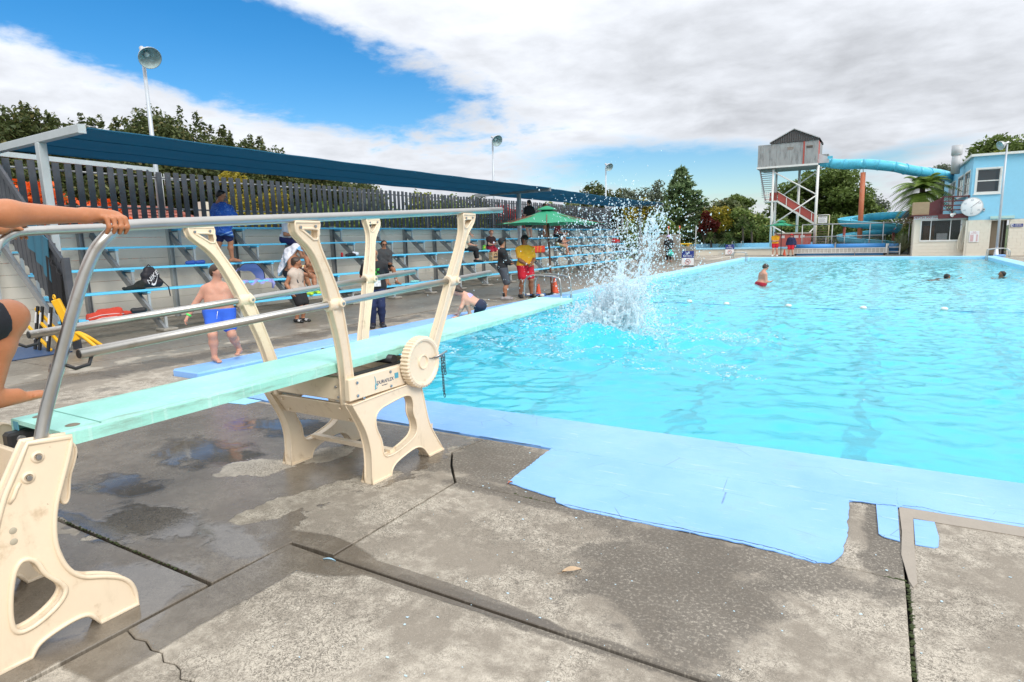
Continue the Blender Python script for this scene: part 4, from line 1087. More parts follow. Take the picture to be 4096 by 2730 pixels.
for xx in (-4.30, -3.44):
    MB().tube([(xx, TY+0.35, 0.0), (xx, TY+0.35, 2.96)], 0.035, 8).build('gate_post', M('striped_gate_post', (0.55, 0.50, 0.30), 0.6, var=0.9, scale=14), tw)
MB().tube([(-4.30, TY+0.35, 2.96), (-3.44, TY+0.35, 2.96)], 0.03, 8).build('gate_head', WHITE, tw)
# slide rules board on the stair gate
rb = thing('rules_board', (-3.92, TY+0.28, 2.3), 'white rules board hanging above the foot of the tower stairs', 'sign')
MB().span((-4.22, TY+0.26, 2.35), (-3.58, TY+0.30, 2.85)).build('panel', SIGNW, rb)
text_mesh('lettering', 'SLIDE RULES', 0.085, TEXTK, rb, (-3.90, TY+0.255, 2.78), (1, 0, 0), (0, 0, 1))
for k in range(6): MB().span((-4.16, TY+0.253, 2.42+k*0.05), (-3.66-0.06*(k % 3), TY+0.2585, 2.435+k*0.05)).build('print_line', M('grey_print', (0.35, 0.35, 0.35), 0.6), rb)
# red pump shed under the tower
sh = thing('pump_shed', (-5.8, TY-0.6, 0.0), 'low red shed with white vents under the slide tower', 'shed')
MB().span((-6.92, TY-0.9, 0.0), (-4.62, TY+0.1, 1.58)).build('wall', REDP, sh)
MB().span((-6.98, TY-0.96, 1.58), (-4.56, TY+0.16, 1.68)).build('roof', M('shed_roof', (0.40, 0.36, 0.30), 0.7), sh)
for a in (-6.7, -5.72, -5.28): 
    for j in range(4): MB().span((a+j*0.075, TY-0.915, 1.26), (a+j*0.075+0.05, TY-0.902, 1.46)).build('vent_slot', WHITE, sh)

# ---- water slide
sl = thing('water_slide', (-0.9, 56.0, 0.0), 'blue fibreglass water slide, high tube ending in a spiral chute', 'water slide')
tube_path = [(-4.50, 54.9, 7.02), (-3.9, 54.85, 6.95), (-3.55, 54.75, 6.84), (-2.6, 54.55, 6.68), (-1.4, 54.4, 6.60), (-0.4, 54.4, 6.44), (0.6, 54.6, 6.26), (1.3, 54.9, 6.06), (2.1, 55.6, 5.90), (2.8, 56.6, 5.82), (3.7, 58.2, 5.75), (4.6, 60.5, 5.6), (5.2, 63.0, 5.4)]
tp = curve_pts(tube_path, 5)
for i in range(0, len(tp)-1, 10):
    segp = tp[i:i+11]
    if len(segp) > 1: MB().tube(segp, 0.37 if i > 4 else 0.33, 20).build('tube_section', SLIDE, sl)
for i in range(5, len(tp), 10):
    d_ = (tp[min(i+1, len(tp)-1)]-tp[i-1]).normalized(); MB().tube([tp[i]-d_*0.025, tp[i]+d_*0.025], 0.405, 20).build('joint_flange', SLIDE, sl)
MB().span((-4.44, 54.5, 7.2), (-3.75, 55.3, 7.55)).build('entry_hood', CLAD, sl)
MB().add([(-4.44, 54.45, 7.62), (-3.7, 54.45, 7.30), (-3.7, 54.45, 6.9), (-4.44, 54.45, 6.9)], [(0, 1, 2, 3)]).build('entry_screen', M('pale_screen', (0.55, 0.58, 0.60), 0.5), sl)
MB().span((-3.80, 54.3, 7.16), (-3.45, 54.34, 7.36)).build('splash_guard', SLIDE, sl)
def trough(path, r, name):
    p = curve_pts(path, 6); vs = []; n = len(p); A_ = np.linspace(R(-8), R(188), 15)
    for i, q in enumerate(p):
        t = (p[min(i+1, n-1)]-p[max(i-1, 0)]).normalized(); side_ = t.cross(Vector((0, 0, 1))).normalized(); up = side_.cross(t)
        for rr in (r, r-0.03):
            for a in A_: vs.append(q + side_*(math.cos(a)*rr) - up*(math.sin(a)*rr))
    m_ = len(A_); w_ = 2*m_; f = []; f2 = []
    for i in range(n-1):
        for k in range(m_-1):
            a = i*w_+k; f.append((a, a+1, a+1+w_, a+w_)); b_ = a+m_; f2.append((b_, b_+w_, b_+1+w_, b_+1))
        for k in (0, m_-1):
            a = i*w_+k; f.append((a, a+m_, a+m_+w_, a+w_))
    o = MB(); o.add(vs, f, True); o.build(name, SLIDE, sl, recalc=False)
    o = MB(); o.add(vs, f2, True); o.build(name.replace('chute', 'chute_lining'), SLIDE_IN, sl, recalc=False)
    for k in (0, m_-1):
        MB().tube([vs[i*w_+k] for i in range(n)], 0.035, 6).build('chute_lip', SLIDE_IN, sl)
hel = [(3.3, 58.9, 3.30), (2.0, 58.2, 3.06)]
for th in range(75, 700, 25):
    a = R(th); z = 2.95 - (th-75)/625*2.25
    hel.append((-0.75+1.75*math.cos(a), 56.0+1.7*math.sin(a), z))
hel.append((1.9, 55.3, 0.62))
for i in range(0, len(hel)-1, 6): trough(hel[i:i+7], 0.46, 'chute')
for xy in ((-2.45, 56.2), (0.9, 56.0)): MB().cyl((xy[0], xy[1], 0), (xy[0], xy[1], 2.0), 0.10, 10).build('support_post', REDP, sl)
sp_ = thing('slide_pillar', (-1.3, 54.3, 0.0), 'tall faded orange steel pillar carrying the slide tube', 'pillar')
MB().tube([(-1.30, 54.35, 0.0), (-1.335, 54.35, 3.0), (-1.36, 54.35, 5.98)], 0.175, 16).build('shaft', RUSTP, sp_)
MB().lathe([(0.30, 0.0), (0.18, 0.9)], 12, c=(-1.30, 54.35, 0.02)).build('flared_foot', RUSTP, sp_)
MB().cyl((-1.36, 54.35, 5.98), (-1.38, 54.35, 6.25), 0.03, 8).build('hanger_rod', PIPE, sp_)

# ---- raised learners' pool wall on the left of the tower
lw = thing('learner_pool', (-9.5, 53.0, 0.0), 'raised learners pool with cream wall and pale blue rim', 'pool')
MB().span((-13.1, 52.0, 0.0), (-4.9, 52.18, 0.48)).build('front_wall', CREAM, lw)
MB().span((-13.25, 51.92, 0.48), (-4.9, 52.35, 0.60)).build('rim', COPE, lw)
MB().add([(-13.1, 52.0, 0), (-13.1, 52.2, 0.48), (-14.8, 58.0, 0.6), (-14.8, 58.0, 0)], [(0, 1, 2, 3)]).build('side_wall', CREAM, lw)
MB().bar((-13.2, 52.2, 0.56), (-14.8, 58.5, 0.60), 0.4, 0.1).build('rim', COPE, lw)
MB().span((-14.8, 58.3, 0.0), (-4.9, 58.8, 0.84)).build('rim', COPE, lw)
MB().span((-13.0, 52.36, 0.38), (-4.9, 58.3, 0.44)).build('pool_water', M('learner_pool_water', (0.20, 0.62, 0.72), 0.08, var=0.1, scale=2), lw)
def rail_hoop(x, y, z, w, h, dy, label, name='pool_ladder', along='x', tail=0.5):
    t = thing(name, (x, y, z), label, 'pool ladder', 'steel ladder rails at the pool edges')
    for s_ in (-w/2, w/2):
        def P_(a, c): return (x+s_, y+a, z+c) if along == 'y' else (x+a, y+s_, z+c)
        pts = curve_pts([P_(dy*0.62, 0.0), P_(dy*0.60, h*0.7), P_(dy*0.45, h*0.97), P_(dy*0.15, h), P_(-dy*0.25, h*0.93), P_(-dy*0.38, h*0.6), P_(-dy*0.40, -tail)], 5)
        MB().tube(pts, 0.024, 10).build('rail', STEEL, t)
    def S_(s_, c): return (x+s_, y-dy*0.40, z+c) if along == 'y' else (x-dy*0.40, y+s_, z+c)
    for k in range(3): MB().tube([S_(-w/2, -0.35-0.28*k), S_(w/2, -0.35-0.28*k)], 0.02, 8).build('rung', STEEL, t)
rail_hoop(-7.72, 42.55, 0.09, 0.50, 0.42, -0.85, 'steel ladder rails at the far corner of the pool, near the no diving board', along='x', tail=0.9)
rail_hoop(5.50, 42.6, 0.09, 0.55, 0.47, 0.95, 'steel ladder rails at the far corner of the pool, below the blue building', along='x', tail=0.9)
rail_hoop(-7.60, 15.0, 0.09, 0.62, 0.62, -1.1, 'steel ladder rails at the pool edge beside the orange cones', along='x', tail=0.9)
rail_hoop(-10.6, 56.6, 0.60, 0.75, 0.46, 0.9, 'steel ladder rails in the raised learners pool', along='y')

# ---- pool cover rollers on a trolley
cr = thing('pool_cover_trolley', (-2.0, 49.9, 0.0), 'long white trolley with rolled blue pool covers', 'trolley')
COVER = M('blue_pool_cover', (0.05, 0.26, 0.62), 0.5, var=0.12, scale=3, bmp=0.3, bscale=30)
COVER2 = M('dark_blue_pool_cover', (0.045, 0.20, 0.45), 0.55, var=0.2, scale=3)
for a, b_, m_ in ((-5.35, -2.74, COVER), (-2.62, 0.36, COVER)):
    MB().tube([(a, 49.9, 0.62), (b_, 49.9, 0.62)], 0.19, 18).build('cover_roll', m_, cr)
MB().span((-5.4, 49.62, 0.20), (0.40, 49.66, 0.48)).build('side_panel', M('dirty_white_panel', (0.50, 0.48, 0.44), 0.7, var=0.15, scale=3, dirt=(0.25, 0.23, 0.2), dirt_amt=0.3), cr)
for k in range(24): MB().span((-5.35+k*0.245, 49.608, 0.20), (-5.32+k*0.245, 49.618, 0.48)).build('panel_rib', WHITE, cr)
MB().span((-5.4, 49.60, 0.48), (0.40, 49.68, 0.53)).build('top_rail', WHITE, cr); MB().span((-5.4, 49.60, 0.16), (0.40, 49.68, 0.20)).build('bottom_rail', WHITE, cr)
MB().span((-2.72, 49.7, 0.40), (-2.64, 50.1, 0.90)).build('bearing_plate', GALV, cr)
MB().span((0.40, 49.6, 0.15), (0.50, 50.2, 0.78)).build('end_plate', WHITE, cr)
for a in (-5.2, 0.35): MB().cyl((a, 49.6, 0.08), (a, 49.54, 0.08), 0.08, 12).build('wheel', BLACK, cr)
MB().span((-5.3, 49.7, 0.0), (0.3, 50.1, 0.14)).build('folded_cover', COVER2, cr)
MB().tube([(-1.43, 49.3, 0.0), (-1.43, 49.3, 0.52)], 0.022, 8).build('prop', PIPE, cr)
c2 = thing('pool_cover_roll', (0.9, 50.3, 0.0), 'short dark blue pool cover roll on a white stand by the flax', 'pool cover')
MB().tube([(0.55, 50.4, 0.55), (1.15, 50.4, 0.55)], 0.22, 16).build('cover_roll', COVER2, c2); MB().span((0.55, 50.3, 0.12), (1.15, 50.5, 0.33)).build('folded_cover', COVER2, c2)
for a in (0.52, 1.2): MB().span((a, 50.2, 0.0), (a+0.07, 50.6, 0.78)).build('end_frame', WHITE, c2)
for z in (0.18, 0.50): MB().span((0.59, 50.18, z), (1.20, 50.22, z+0.05)).build('rail', WHITE, c2)

# ---- pipe fence in front of the slide
pf = thing('pipe_fence', (-1.6, 51.0, 0.0), 'grey pipe fence with a high top rail in front of the slide', 'fence')
MB().tube([(-5.0, 51.0, 2.22), (1.74, 51.0, 2.18)], 0.04, 8).build('top_rail', PIPE, pf)
for a in (-4.98, -3.0, -0.62, 0.19, 1.72): MB().tube([(a, 51.0, 0.0), (a, 51.0, 2.30 if a == 0.19 else 2.2)], 0.035, 8).build('post', PIPE, pf)
gate = thing('mesh_gate', (-2.2, 51.4, 0.0), 'low wire mesh barrier with pipe frame behind the pool covers', 'fence')
MB().tube([(-4.95, 51.4, 0.3), (-4.95, 51.4, 1.32), (0.35, 51.4, 1.36), (0.35, 51.4, 0.3)], 0.03, 8).build('frame', PIPE, gate)
for a in (-3.4, -2.2, -0.65): MB().tube([(a, 51.4, 0.2), (a, 51.4, 1.34)], 0.025, 6).build('upright', PIPE, gate)
mb = MB()
for k in range(54): mb.bar((-4.9+k*0.097, 51.4, 0.35), (-4.9+k*0.097, 51.4, 1.32), 0.006, 0.006)
for k in range(10): mb.bar((-4.9, 51.4, 0.4+k*0.1), (0.33, 51.4, 0.4+k*0.1), 0.006, 0.006)
mb.build('wire_mesh', PIPE, gate)['kind'] = 'stuff'

# ---- signs
def no_diving(x, y, rz, label, w=0.62, h=0.80):
    t = thing('no_diving_sign', (x, y, 0.0), label, 'sign', 'no diving boards on the deck')
    c, s_ = math.cos(rz), math.sin(rz); xd = Vector((c, s_, 0)); nd = Vector((s_, -c, 0))
    def B_(u0, u1, zz0, zz1, off, mat, nm, th=0.012):
        o = Vector((x, y, 0))+xd*((u0+u1)/2)+nd*off
        MB().box((o.x, o.y, (zz0+zz1)/2), (u1-u0, th, zz1-zz0), Matrix.Rotation(rz, 3, 'Z')).build(nm, mat, t)
    B_(-w/2, w/2, 0.06, h, 0.0, SIGNW, 'panel', 0.02); B_(-w/2, w/2, h*0.56, h, 0.0125, NAVY, 'header', 0.004)
    B_(-w/2, w/2, 0.0, 0.06, -0.04, BLACK, 'base', 0.12)
    o = Vector((x, y, 0))+nd*0.0165
    text_mesh('lettering', 'NO', h*0.17, SIGNW, t, o+Vector((0, 0, h*0.87)), xd, (0, 0, 1), 0.001)
    text_mesh('lettering', 'DIVING', h*0.17, SIGNW, t, o+Vector((0, 0, h*0.68)), xd, (0, 0, 1), 0.001)
    cc = Vector((x, y, h*0.30))+nd*0.013
    MB().tube([cc+xd*(math.cos(a)*h*0.165)+Vector((0, 0, math.sin(a)*h*0.165)) for a in np.linspace(0, 6.283, 25)[:-1]], 0.012, 6, closed=True).build('ring', SIGNR, t)
    MB().tube([cc+xd*(-0.115*h)+Vector((0, 0, 0.115*h)), cc+xd*(0.115*h)+Vector((0, 0, -0.115*h))], 0.011, 6).build('slash', SIGNR, t)
    MB().tube([cc+xd*(-0.09*h)+Vector((0, 0, -0.02)), cc+xd*(0.0)+Vector((0, 0, 0.05)), cc+xd*(0.08*h)+Vector((0, 0, 0.0))], 0.014, 6).build('diver_symbol', TEXTK, t)
no_diving(-8.87, 33.8, R(8), 'blue and white no diving board on the deck beyond the splash', 0.64, 0.83)
no_diving(-10.25, 52.9-1.2, R(6), 'blue and white no diving board against the raised learners pool wall', 0.66, 0.86)

# ---- umbrellas
GREEN = M('green_canvas', (0.015, 0.26, 0.13), 0.75, var=0.08, scale=4, bmp=0.15, bscale=200)
WOODP = M('brown_pole', (0.20, 0.075, 0.04), 0.5, var=0.2, scale=10)
def umbrella(x, y, zt, ze, r, label, pole, tilt=(0, 0), rot=0.4, n=8):
    t = thing('umbrella', (x, y, 0.0), label, 'umbrella', 'green market umbrellas')
    apex = Vector((x+tilt[0], y+tilt[1], zt)); mb = MB(); pts = []
    for k in range(n):
        a = rot+2*math.pi*k/n; pts.append(Vector((x+r*math.cos(a), y+r*math.sin(a), ze - 0.03*math.cos(a-0.6)+tilt[0]*0.0)))
    for k in range(n):
        p0, p1 = pts[k], pts[(k+1) % n]; rows = 7; g = []
        for i in range(rows+1):
            s_ = i/rows; rr = []
            for j in range(7):
                u = j/6; q = apex.lerp(p0.lerp(p1, u), s_); q.z -= 0.09*math.sin(math.pi*u)*s_*s_ * -0.4 + 0.10*math.sin(math.pi*s_)*0.8; 
                q2 = q.copy(); edge = 0.06*math.sin(math.pi*u)*s_; q2.x += (x-q.x)*edge; q2.y += (y-q.y)*edge; rr.append(q2)
            g.append(rr)
        v = [q for rr in g for q in rr]; f = [(i*7+j, i*7+j+1, (i+1)*7+j+1, (i+1)*7+j) for i in range(rows) for j in range(6)]
        m2 = MB(); m2.add(v, f, True); m2.add([q-Vector((0, 0, 0.006)) for q in v], [tuple(reversed(q)) for q in f], True)
        m2.build('canopy_panel', GREEN, t, recalc=False)
        MB().tube([apex-Vector((0, 0, 0.09)), p0-Vector((0, 0, 0.015))], 0.011, 6).build('rib', pole, t)
    MB().lathe([(0.0, 0.07), (0.10, 0.045), (0.28, -0.02), (0.30, -0.05)], n, c=apex).build('vent_cap', GREEN, t)
    MB().tube([(x, y, 0.02), (x+tilt[0]*0.5, y+tilt[1]*0.5, zt*0.5), apex-Vector((0, 0, 0.03))], 0.030, 12).build('pole', pole, t)
    MB().lathe([(0.0, 0.09), (0.05, 0.09), (0.06, 0.06), (0.26, 0.05), (0.27, 0.0)], 16, c=(x, y, 0)).build('base', BLACK, t)
    MB().sphere(apex+Vector((0, 0, 0.09)), 0.03, 8, 5).build('finial', pole, t)
umbrella(-8.35, 16.5, 2.56, 2.08, 1.72, 'big green umbrella over the lifeguards beside the bleachers', WOODP, (-0.13, 0.0))
umbrella(-6.2, 49.6, 2.52, 2.16, 1.30, 'smaller green umbrella above two lifeguards at the far end', BLACK, (-0.05, 0))

# ---- cones
ORANGE = M('cone_orange', (0.72, 0.10, 0.035), 0.5, var=0.1, scale=6)
ORANGE2 = M('faded_cone_orange', (0.62, 0.22, 0.07), 0.55, var=0.12, scale=6)
def cone(x, y, h, m_, label):
    t = thing('traffic_cone', (x, y, 0.0), label, 'cone', 'traffic cones on the deck')
    MB().lathe([(0.0, h), (0.028, h), (0.035, h-0.02), (0.125*h/0.5, 0.03)], 18, c=(x, y, 0)).build('cone_body', m_, t)
    MB().span((x-0.30*h, y-0.30*h, 0.0), (x+0.30*h, y+0.30*h, 0.028)).build('base', m_, t, bevel=0.01)
cone(-8.43, 16.85, 0.50, ORANGE, 'taller orange cone standing behind the umbrella pole'); cone(-8.62, 16.15, 0.36, ORANGE, 'shorter orange cone tangled with blue rope beside the umbrella')
cone(-6.52, 49.9, 0.42, ORANGE2, 'faded brown orange cone between the far lifeguards'); cone(-6.0, 49.9, 0.46, ORANGE, 'bright orange cone beside the far umbrella pole')
# lane rope heap by the cones
ROPE = M('blue_rope', (0.03, 0.13, 0.42), 0.7, var=0.2, scale=30)
FLOATM = M('white_float', (0.75, 0.73, 0.66), 0.5, var=0.1, scale=20)
rh = thing('lane_rope_coil', (-8.5, 16.0, 0.0), 'heap of blue rope with white floats at the foot of the cones', 'rope')
pts = [(-8.62+0.22*math.cos(a*1.0)*(1+0.3*math.sin(a*2.3)), 15.95+0.22*math.sin(a*1.1)*(1+0.25*math.sin(a*1.7)), 0.03+0.05*abs(math.sin(a*0.9))) for a in np.arange(0, 26, 0.22)]
pts += [(-8.4+0.9*t, 15.95+0.3*t+0.1*math.sin(6*t), 0.03) for t in np.linspace(0, 1, 12)]
MB().tube(pts, 0.012, 6).build('rope', ROPE, rh)
for q in ((-8.75, 15.75, 0.07), (-8.32, 15.80, 0.06), (-8.0, 16.0, 0.06)): MB().sphere(q, 0.06, 10, 6, (1.3, 1, 0.85)).build('float', FLOATM, rh)
# rope with floats across the pool
fr = thing('float_line', (-1.1, 16.0, WATER_Z), 'thin blue rope with small white floats lying across the water', 'float line')
pts = [(x, 16.0+0.22*math.sin(x*0.9)+0.08*math.sin(x*2.7), WATER_Z-0.004+0.010*math.sin(x*5)) for x in np.arange(-5.2, 5.2, 0.15)]
MB().tube(pts, 0.007, 5).build('rope', ROPE, fr)
for x in (-4.18, -3.18, -1.76, -0.22, 1.3, 2.9, 4.4): MB().sphere((x, 16.0+0.22*math.sin(x*0.9)+0.08*math.sin(x*2.7), WATER_Z+0.04), 0.055, 10, 6, (1.35, 1, 0.8)).build('float', FLOATM, fr)

# ---- clubrooms building
bd = thing('clubhouse', (5.5, 47.5, 0.0), 'two storey clubhouse, cream block below and sky blue stucco above', 'building')
def block_wall(x0, x1, z0, z1, y, holes, seed=0):
    """running-bond blocks (each its own piece) around openings, on a recessed backing"""
    bw, bh = 0.40, 0.20; k = 0; z = z0
    while z < z1-0.02:
        zt = min(z+bh, z1); x = x0-(bw/2 if k % 2 else 0)
        while x < x1-0.01:
            segs = [(max(x, x0), min(x+bw, x1))]
            for hx0, hx1, hz0, hz1 in holes:
                if zt > hz0+0.03 and z < hz1-0.03:
                    o = []
                    for a, b_ in segs:
                        if b_ <= hx0 or a >= hx1: o.append((a, b_))
                        else:
                            if a < hx0-0.03: o.append((a, hx0))
                            if b_ > hx1+0.03: o.append((hx1, b_))
                    segs = o
            for a, b_ in segs:
                if b_-a > 0.03: MB().span((a+0.004, y-0.012+random.uniform(-.002, .002), z+0.004), (b_-0.004, y+0.02, zt-0.004)).build('block', CREAM, bd)
            x += bw
        z = zt; k += 1
    cells = [(x0, x1, z0, z1)]
    for h in holes:
        o = []
        for a, b_, c, d_ in cells:
            if h[0] >= b_ or h[1] <= a or h[2] >= d_ or h[3] <= c: o.append((a, b_, c, d_)); continue
            if h[0] > a: o.append((a, h[0], c, d_))
            if h[1] < b_: o.append((h[1], b_, c, d_))
            if h[2] > c: o.append((max(a, h[0]), min(b_, h[1]), c, h[2]))
            if h[3] < d_: o.append((max(a, h[0]), min(b_, h[1]), h[3], d_))
        cells = o
    for a, b_, c, d_ in cells: MB().span((a, y+0.004, c), (b_, y+0.15, d_)).build('wall_backing', CREAM, bd)
YB = 47.5
block_wall(1.86, 4.62, 0.0, 2.36, YB, [(2.25, 4.26, 0.98, 2.2)])
block_wall(4.62, 9.6, 0.0, 2.16, YB-0.30, [(5.74, 6.60, 0.0, 2.10)])
MB().span((1.86, YB+0.16, 0), (2.0, 52.0, 2.36)).build('side_wall', CREAM, bd); MB().span((4.5, YB-0.28, 0), (4.62, YB+0.15, 2.15)).build('return_wall', CREAM, bd)
MB().span((1.80, YB-0.045, 2.285), (4.60, YB+0.2, 2.50)).build('lintel_board', SIGNW, bd)
text_mesh('lettering', 'DEPTH 900 mm', 0.20, SIGNR, bd, (2.43, YB-0.050, 2.405), (1, 0, 0), (0, 0, 1), 0.003)
# office window
wf = MB().span((2.19, YB-0.05, 0.90), (4.34, YB+0.06, 0.98)).span((2.19, YB-0.05, 2.2), (4.34, YB+0.06, 2.26)).span((2.19, YB-0.05, 0.98), (2.25, YB+0.06, 2.2)).span((4.26, YB-0.05, 0.98), (4.34, YB+0.06, 2.2)).build('office_window', WHITE, bd)
for a in (2.74, 3.76): MB().span((a-0.02, YB-0.03, 0.98), (a+0.02, YB+0.03, 2.2)).build('mullion', WHITE, wf)
mth, bth = mat_new('thin_glass'); setin(bth, 'Base Color', (0.05, 0.06, 0.06)); setin(bth, 'Roughness', 0.03); setin(bth, 'Alpha', 0.30); setin(bth, 'Specular IOR Level', 0.6)
for a, b_ in ((2.25, 2.72), (2.76, 3.74), (3.78, 4.26)): MB().span((a, YB+0.0, 0.98), (b_, YB+0.006, 2.2)).build('pane', mth, wf)
ROOM = M('office_interior', (0.30, 0.28, 0.26), 0.8, var=0.2, scale=2)
MB().span((2.0, YB+2.6, 0.1), (4.6, YB+2.7, 2.35)).build('interior_wall', ROOM, bd); MB().span((2.0, YB+0.2, 2.30), (4.6, YB+2.6, 2.35)).build('interior_ceiling', ROOM, bd); MB().span((2.0, YB+0.2, 0.0), (4.6, YB+2.6, 0.05)).build('interior_floor', ROOM, bd)
MB().span((2.4, YB+0.9, 0.5), (3.0, YB+1.3, 1.9)).build('cupboard', M('office_cupboard', (0.32, 0.13, 0.05), 0.5, var=0.2), bd)
MB().span((3.1, YB+0.25, 0.95), (3.65, YB+0.55, 1.40)).build('notice_paper', SIGNW, bd)
MB().span((2.2, YB+0.16, 0.92), (4.3, YB+0.7, 0.96)).build('counter', M('office_counter', (0.06, 0.09, 0.30), 0.5), bd)
# upper storey
XB = 4.60; ZU0, ZU1 = 2.16, 5.90; YF = YB-0.32
def wall_with_holes(axis, c0, c1, z0, z1, fixed, th, holes, mat, name):
    cells = [(c0, c1, z0, z1)]
    for h in holes:
        o = []
        for a, b_, c, d_ in cells:
            if h[0] >= b_ or h[1] <= a: o.append((a, b_, c, d_)); continue
            if h[0] > a: o.append((a, h[0], c, d_))
            if h[1] < b_: o.append((h[1], b_, c, d_))
            o.append((max(a, h[0]), min(b_, h[1]), c, h[2])); o.append((max(a, h[0]), min(b_, h[1]), h[3], d_))
        cells = o
    mb = MB()
    for a, b_, c, d_ in cells:
        if axis == 'x': mb.span((a, fixed, c), (b_, fixed+th, d_))
        else: mb.span((fixed, a, c), (fixed+th, b_, d_))
    mb.build(name, mat, bd)
WIN = (4.84, 5.93, 3.79, 5.13)
wall_with_holes('x', XB, 9.6, ZU0, ZU1, YF, 0.14, [WIN], SKYB, 'stucco_wall')
SW = [(48.25, 51.0, 3.85, 5.15), (51.9, 55.1, 3.85, 5.15), (57.0, 59.0, 3.2, 5.1), (59.6, 62.2, 3.4, 5.1)]
wall_with_holes('y', YF+0.141, 67.0, 2.5, ZU1, XB, 0.14, SW, SKYB, 'stucco_wall')
MB().span((9.46, YF+0.15, 2.2), (9.6, 67.0, ZU1)).build('stucco_wall', SKYB, bd)
MB().span((XB-0.15, YF-0.18, ZU1), (9.8, YF+0.02, ZU1+0.14)).build('fascia', WHITE, bd); MB().span((XB-0.15, YF+0.022, ZU1), (XB+0.02, 67.2, ZU1+0.14)).build('fascia', WHITE, bd)
MB().span((XB+0.022, YF+0.022, ZU1+0.01), (9.8, 67.2, ZU1+0.12)).build('roof', M('flat_roof', (0.35, 0.36, 0.36), 0.7), bd)
def sash(parent, c0, c1, z0, z1, fixed, axis, panes):
    def sp(mb, a0, a1, zz0, zz1, o0, o1):
        return mb.span((a0, fixed+o0, zz0), (a1, fixed+o1, zz1)) if axis == 'x' else mb.span((fixed+o0, a0, zz0), (fixed+o1, a1, zz1))
    w = 0.10; mb = MB()
    sp(mb, c0-w, c1+w, z0-w, z0, -0.05, 0.05); sp(mb, c0-w, c1+w, z1, z1+w, -0.05, 0.05); sp(mb, c0-w, c0, z0, z1, -0.05, 0.05); sp(mb, c1, c1+w, z0, z1, -0.05, 0.05)
    fr_ = mb.build('window_frame', WHITE, parent)
    sp(MB(), c0-w-0.05, c1+w+0.05, z0-w-0.05, z0-w, -0.09, 0.05).build('sill', WHITE, fr_)
    for (a0, a1, b0, b1) in panes:
        A0, A1 = c0+(c1-c0)*a0, c0+(c1-c0)*a1; B0, B1 = z0+(z1-z0)*b0, z0+(z1-z0)*b1
        sp(MB(), A0+0.03, A1-0.03, B0+0.03, B1-0.03, 0.02, 0.03).build('pane', WGLASS, fr_)
        mb = MB(); sp(mb, A0, A1, B0, B0+0.03, 0.0, 0.04); sp(mb, A0, A1, B1-0.03, B1, 0.0, 0.04); sp(mb, A0, A0+0.03, B0+0.03, B1-0.03, 0.0, 0.04); sp(mb, A1-0.03, A1, B0+0.03, B1-0.03, 0.0, 0.04)
        mb.build('sash', WHITE, fr_)
    return fr_
sash(bd, *WIN, YF+0.02, 'x', [(0, 1, 0, 0.5), (0, 1, 0.5, 1)])
for h in SW: sash(bd, h[0], h[1], h[2], h[3], XB+0.02, 'y', [(0, 0.5, 0, 0.5), (0, 0.5, 0.5, 1), (0.5, 1, 0, 0.5), (0.5, 1, 0.5, 1)])
MB().span((5.65, YF-0.10, 2.20), (6.80, YF-0.01, 2.36)).build('door_hood', M('pale_green_board', (0.45, 0.66, 0.62), 0.6), bd)
MB().span((5.76, YF+0.50, 0.05), (6.30, YF+0.54, 2.08)).build('door', M('tan_door', (0.38, 0.30, 0.21), 0.6, var=0.1), bd)
MB().span((6.31, YF+0.12, 0.0), (6.36, YF+0.9, 2.08)).build('screen_wall', M('grey_door_leaf', (0.16, 0.155, 0.15), 0.6), bd)
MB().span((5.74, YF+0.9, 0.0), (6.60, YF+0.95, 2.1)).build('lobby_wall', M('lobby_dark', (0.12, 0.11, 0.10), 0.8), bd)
MB().cyl((6.24, YF+0.48, 1.0), (6.24, YF+0.44, 1.0), 0.03, 8).build('door_handle', GALV, bd)
MB().tube([(4.10, 52.0, ZU1-0.6), (4.10, 52.0, 6.7)], 0.26, 16).build('flue', M('white_flue', (0.46, 0.47, 0.48), 0.5, var=0.08), bd)
MB().lathe([(0.26, 6.5), (0.31, 6.52), (0.31, 7.15), (0.28, 7.15), (0.28, 6.6)], 20, c=(4.10, 52.0, 0)).build('flue_cowl', M('white_flue', (0.46, 0.47, 0.48), 0.5), bd)
# balcony
MB().span((1.70, YB-0.30, 2.505), (4.58, 56.0, 2.57)).build('balcony_deck', MAROON, bd)
MB().span((3.05, YB-0.34, 2.30), (4.58, YB-0.302, 2.575)).build('deck_fascia', MAROON, bd)
for z in (2.78, 3.05, 3.32, 3.58): MB().span((3.2, YB-0.28, z), (4.58, YB-0.22, z+0.07)).build('balcony_rail', MAROON, bd)
for a in (3.22, 3.72, 4.50): MB().span((a, YB-0.22, 2.57), (a+0.07, YB-0.15, 3.66)).build('balcony_post', MAROON, bd)
MB().add([(2.58, YB-0.1, 2.57), (3.24, YB-0.1, 2.57), (3.24, YB-0.1, 3.62), (2.58, YB-0.1, 3.30), (2.58, YB-0.05, 2.57), (3.24, YB-0.05, 2.57), (3.24, YB-0.05, 3.62), (2.58, YB-0.05, 3.30)], [(0, 1, 2, 3), (7, 6, 5, 4), (0, 3, 7, 4), (1, 5, 6, 2), (3, 2, 6, 7)]).build('balcony_screen', MAROON, bd)
MB().span((1.68, YB-0.15, 2.57), (2.575, YB+0.6, 3.36)).build('plywood_box', PLY, bd, bevel=0.02)
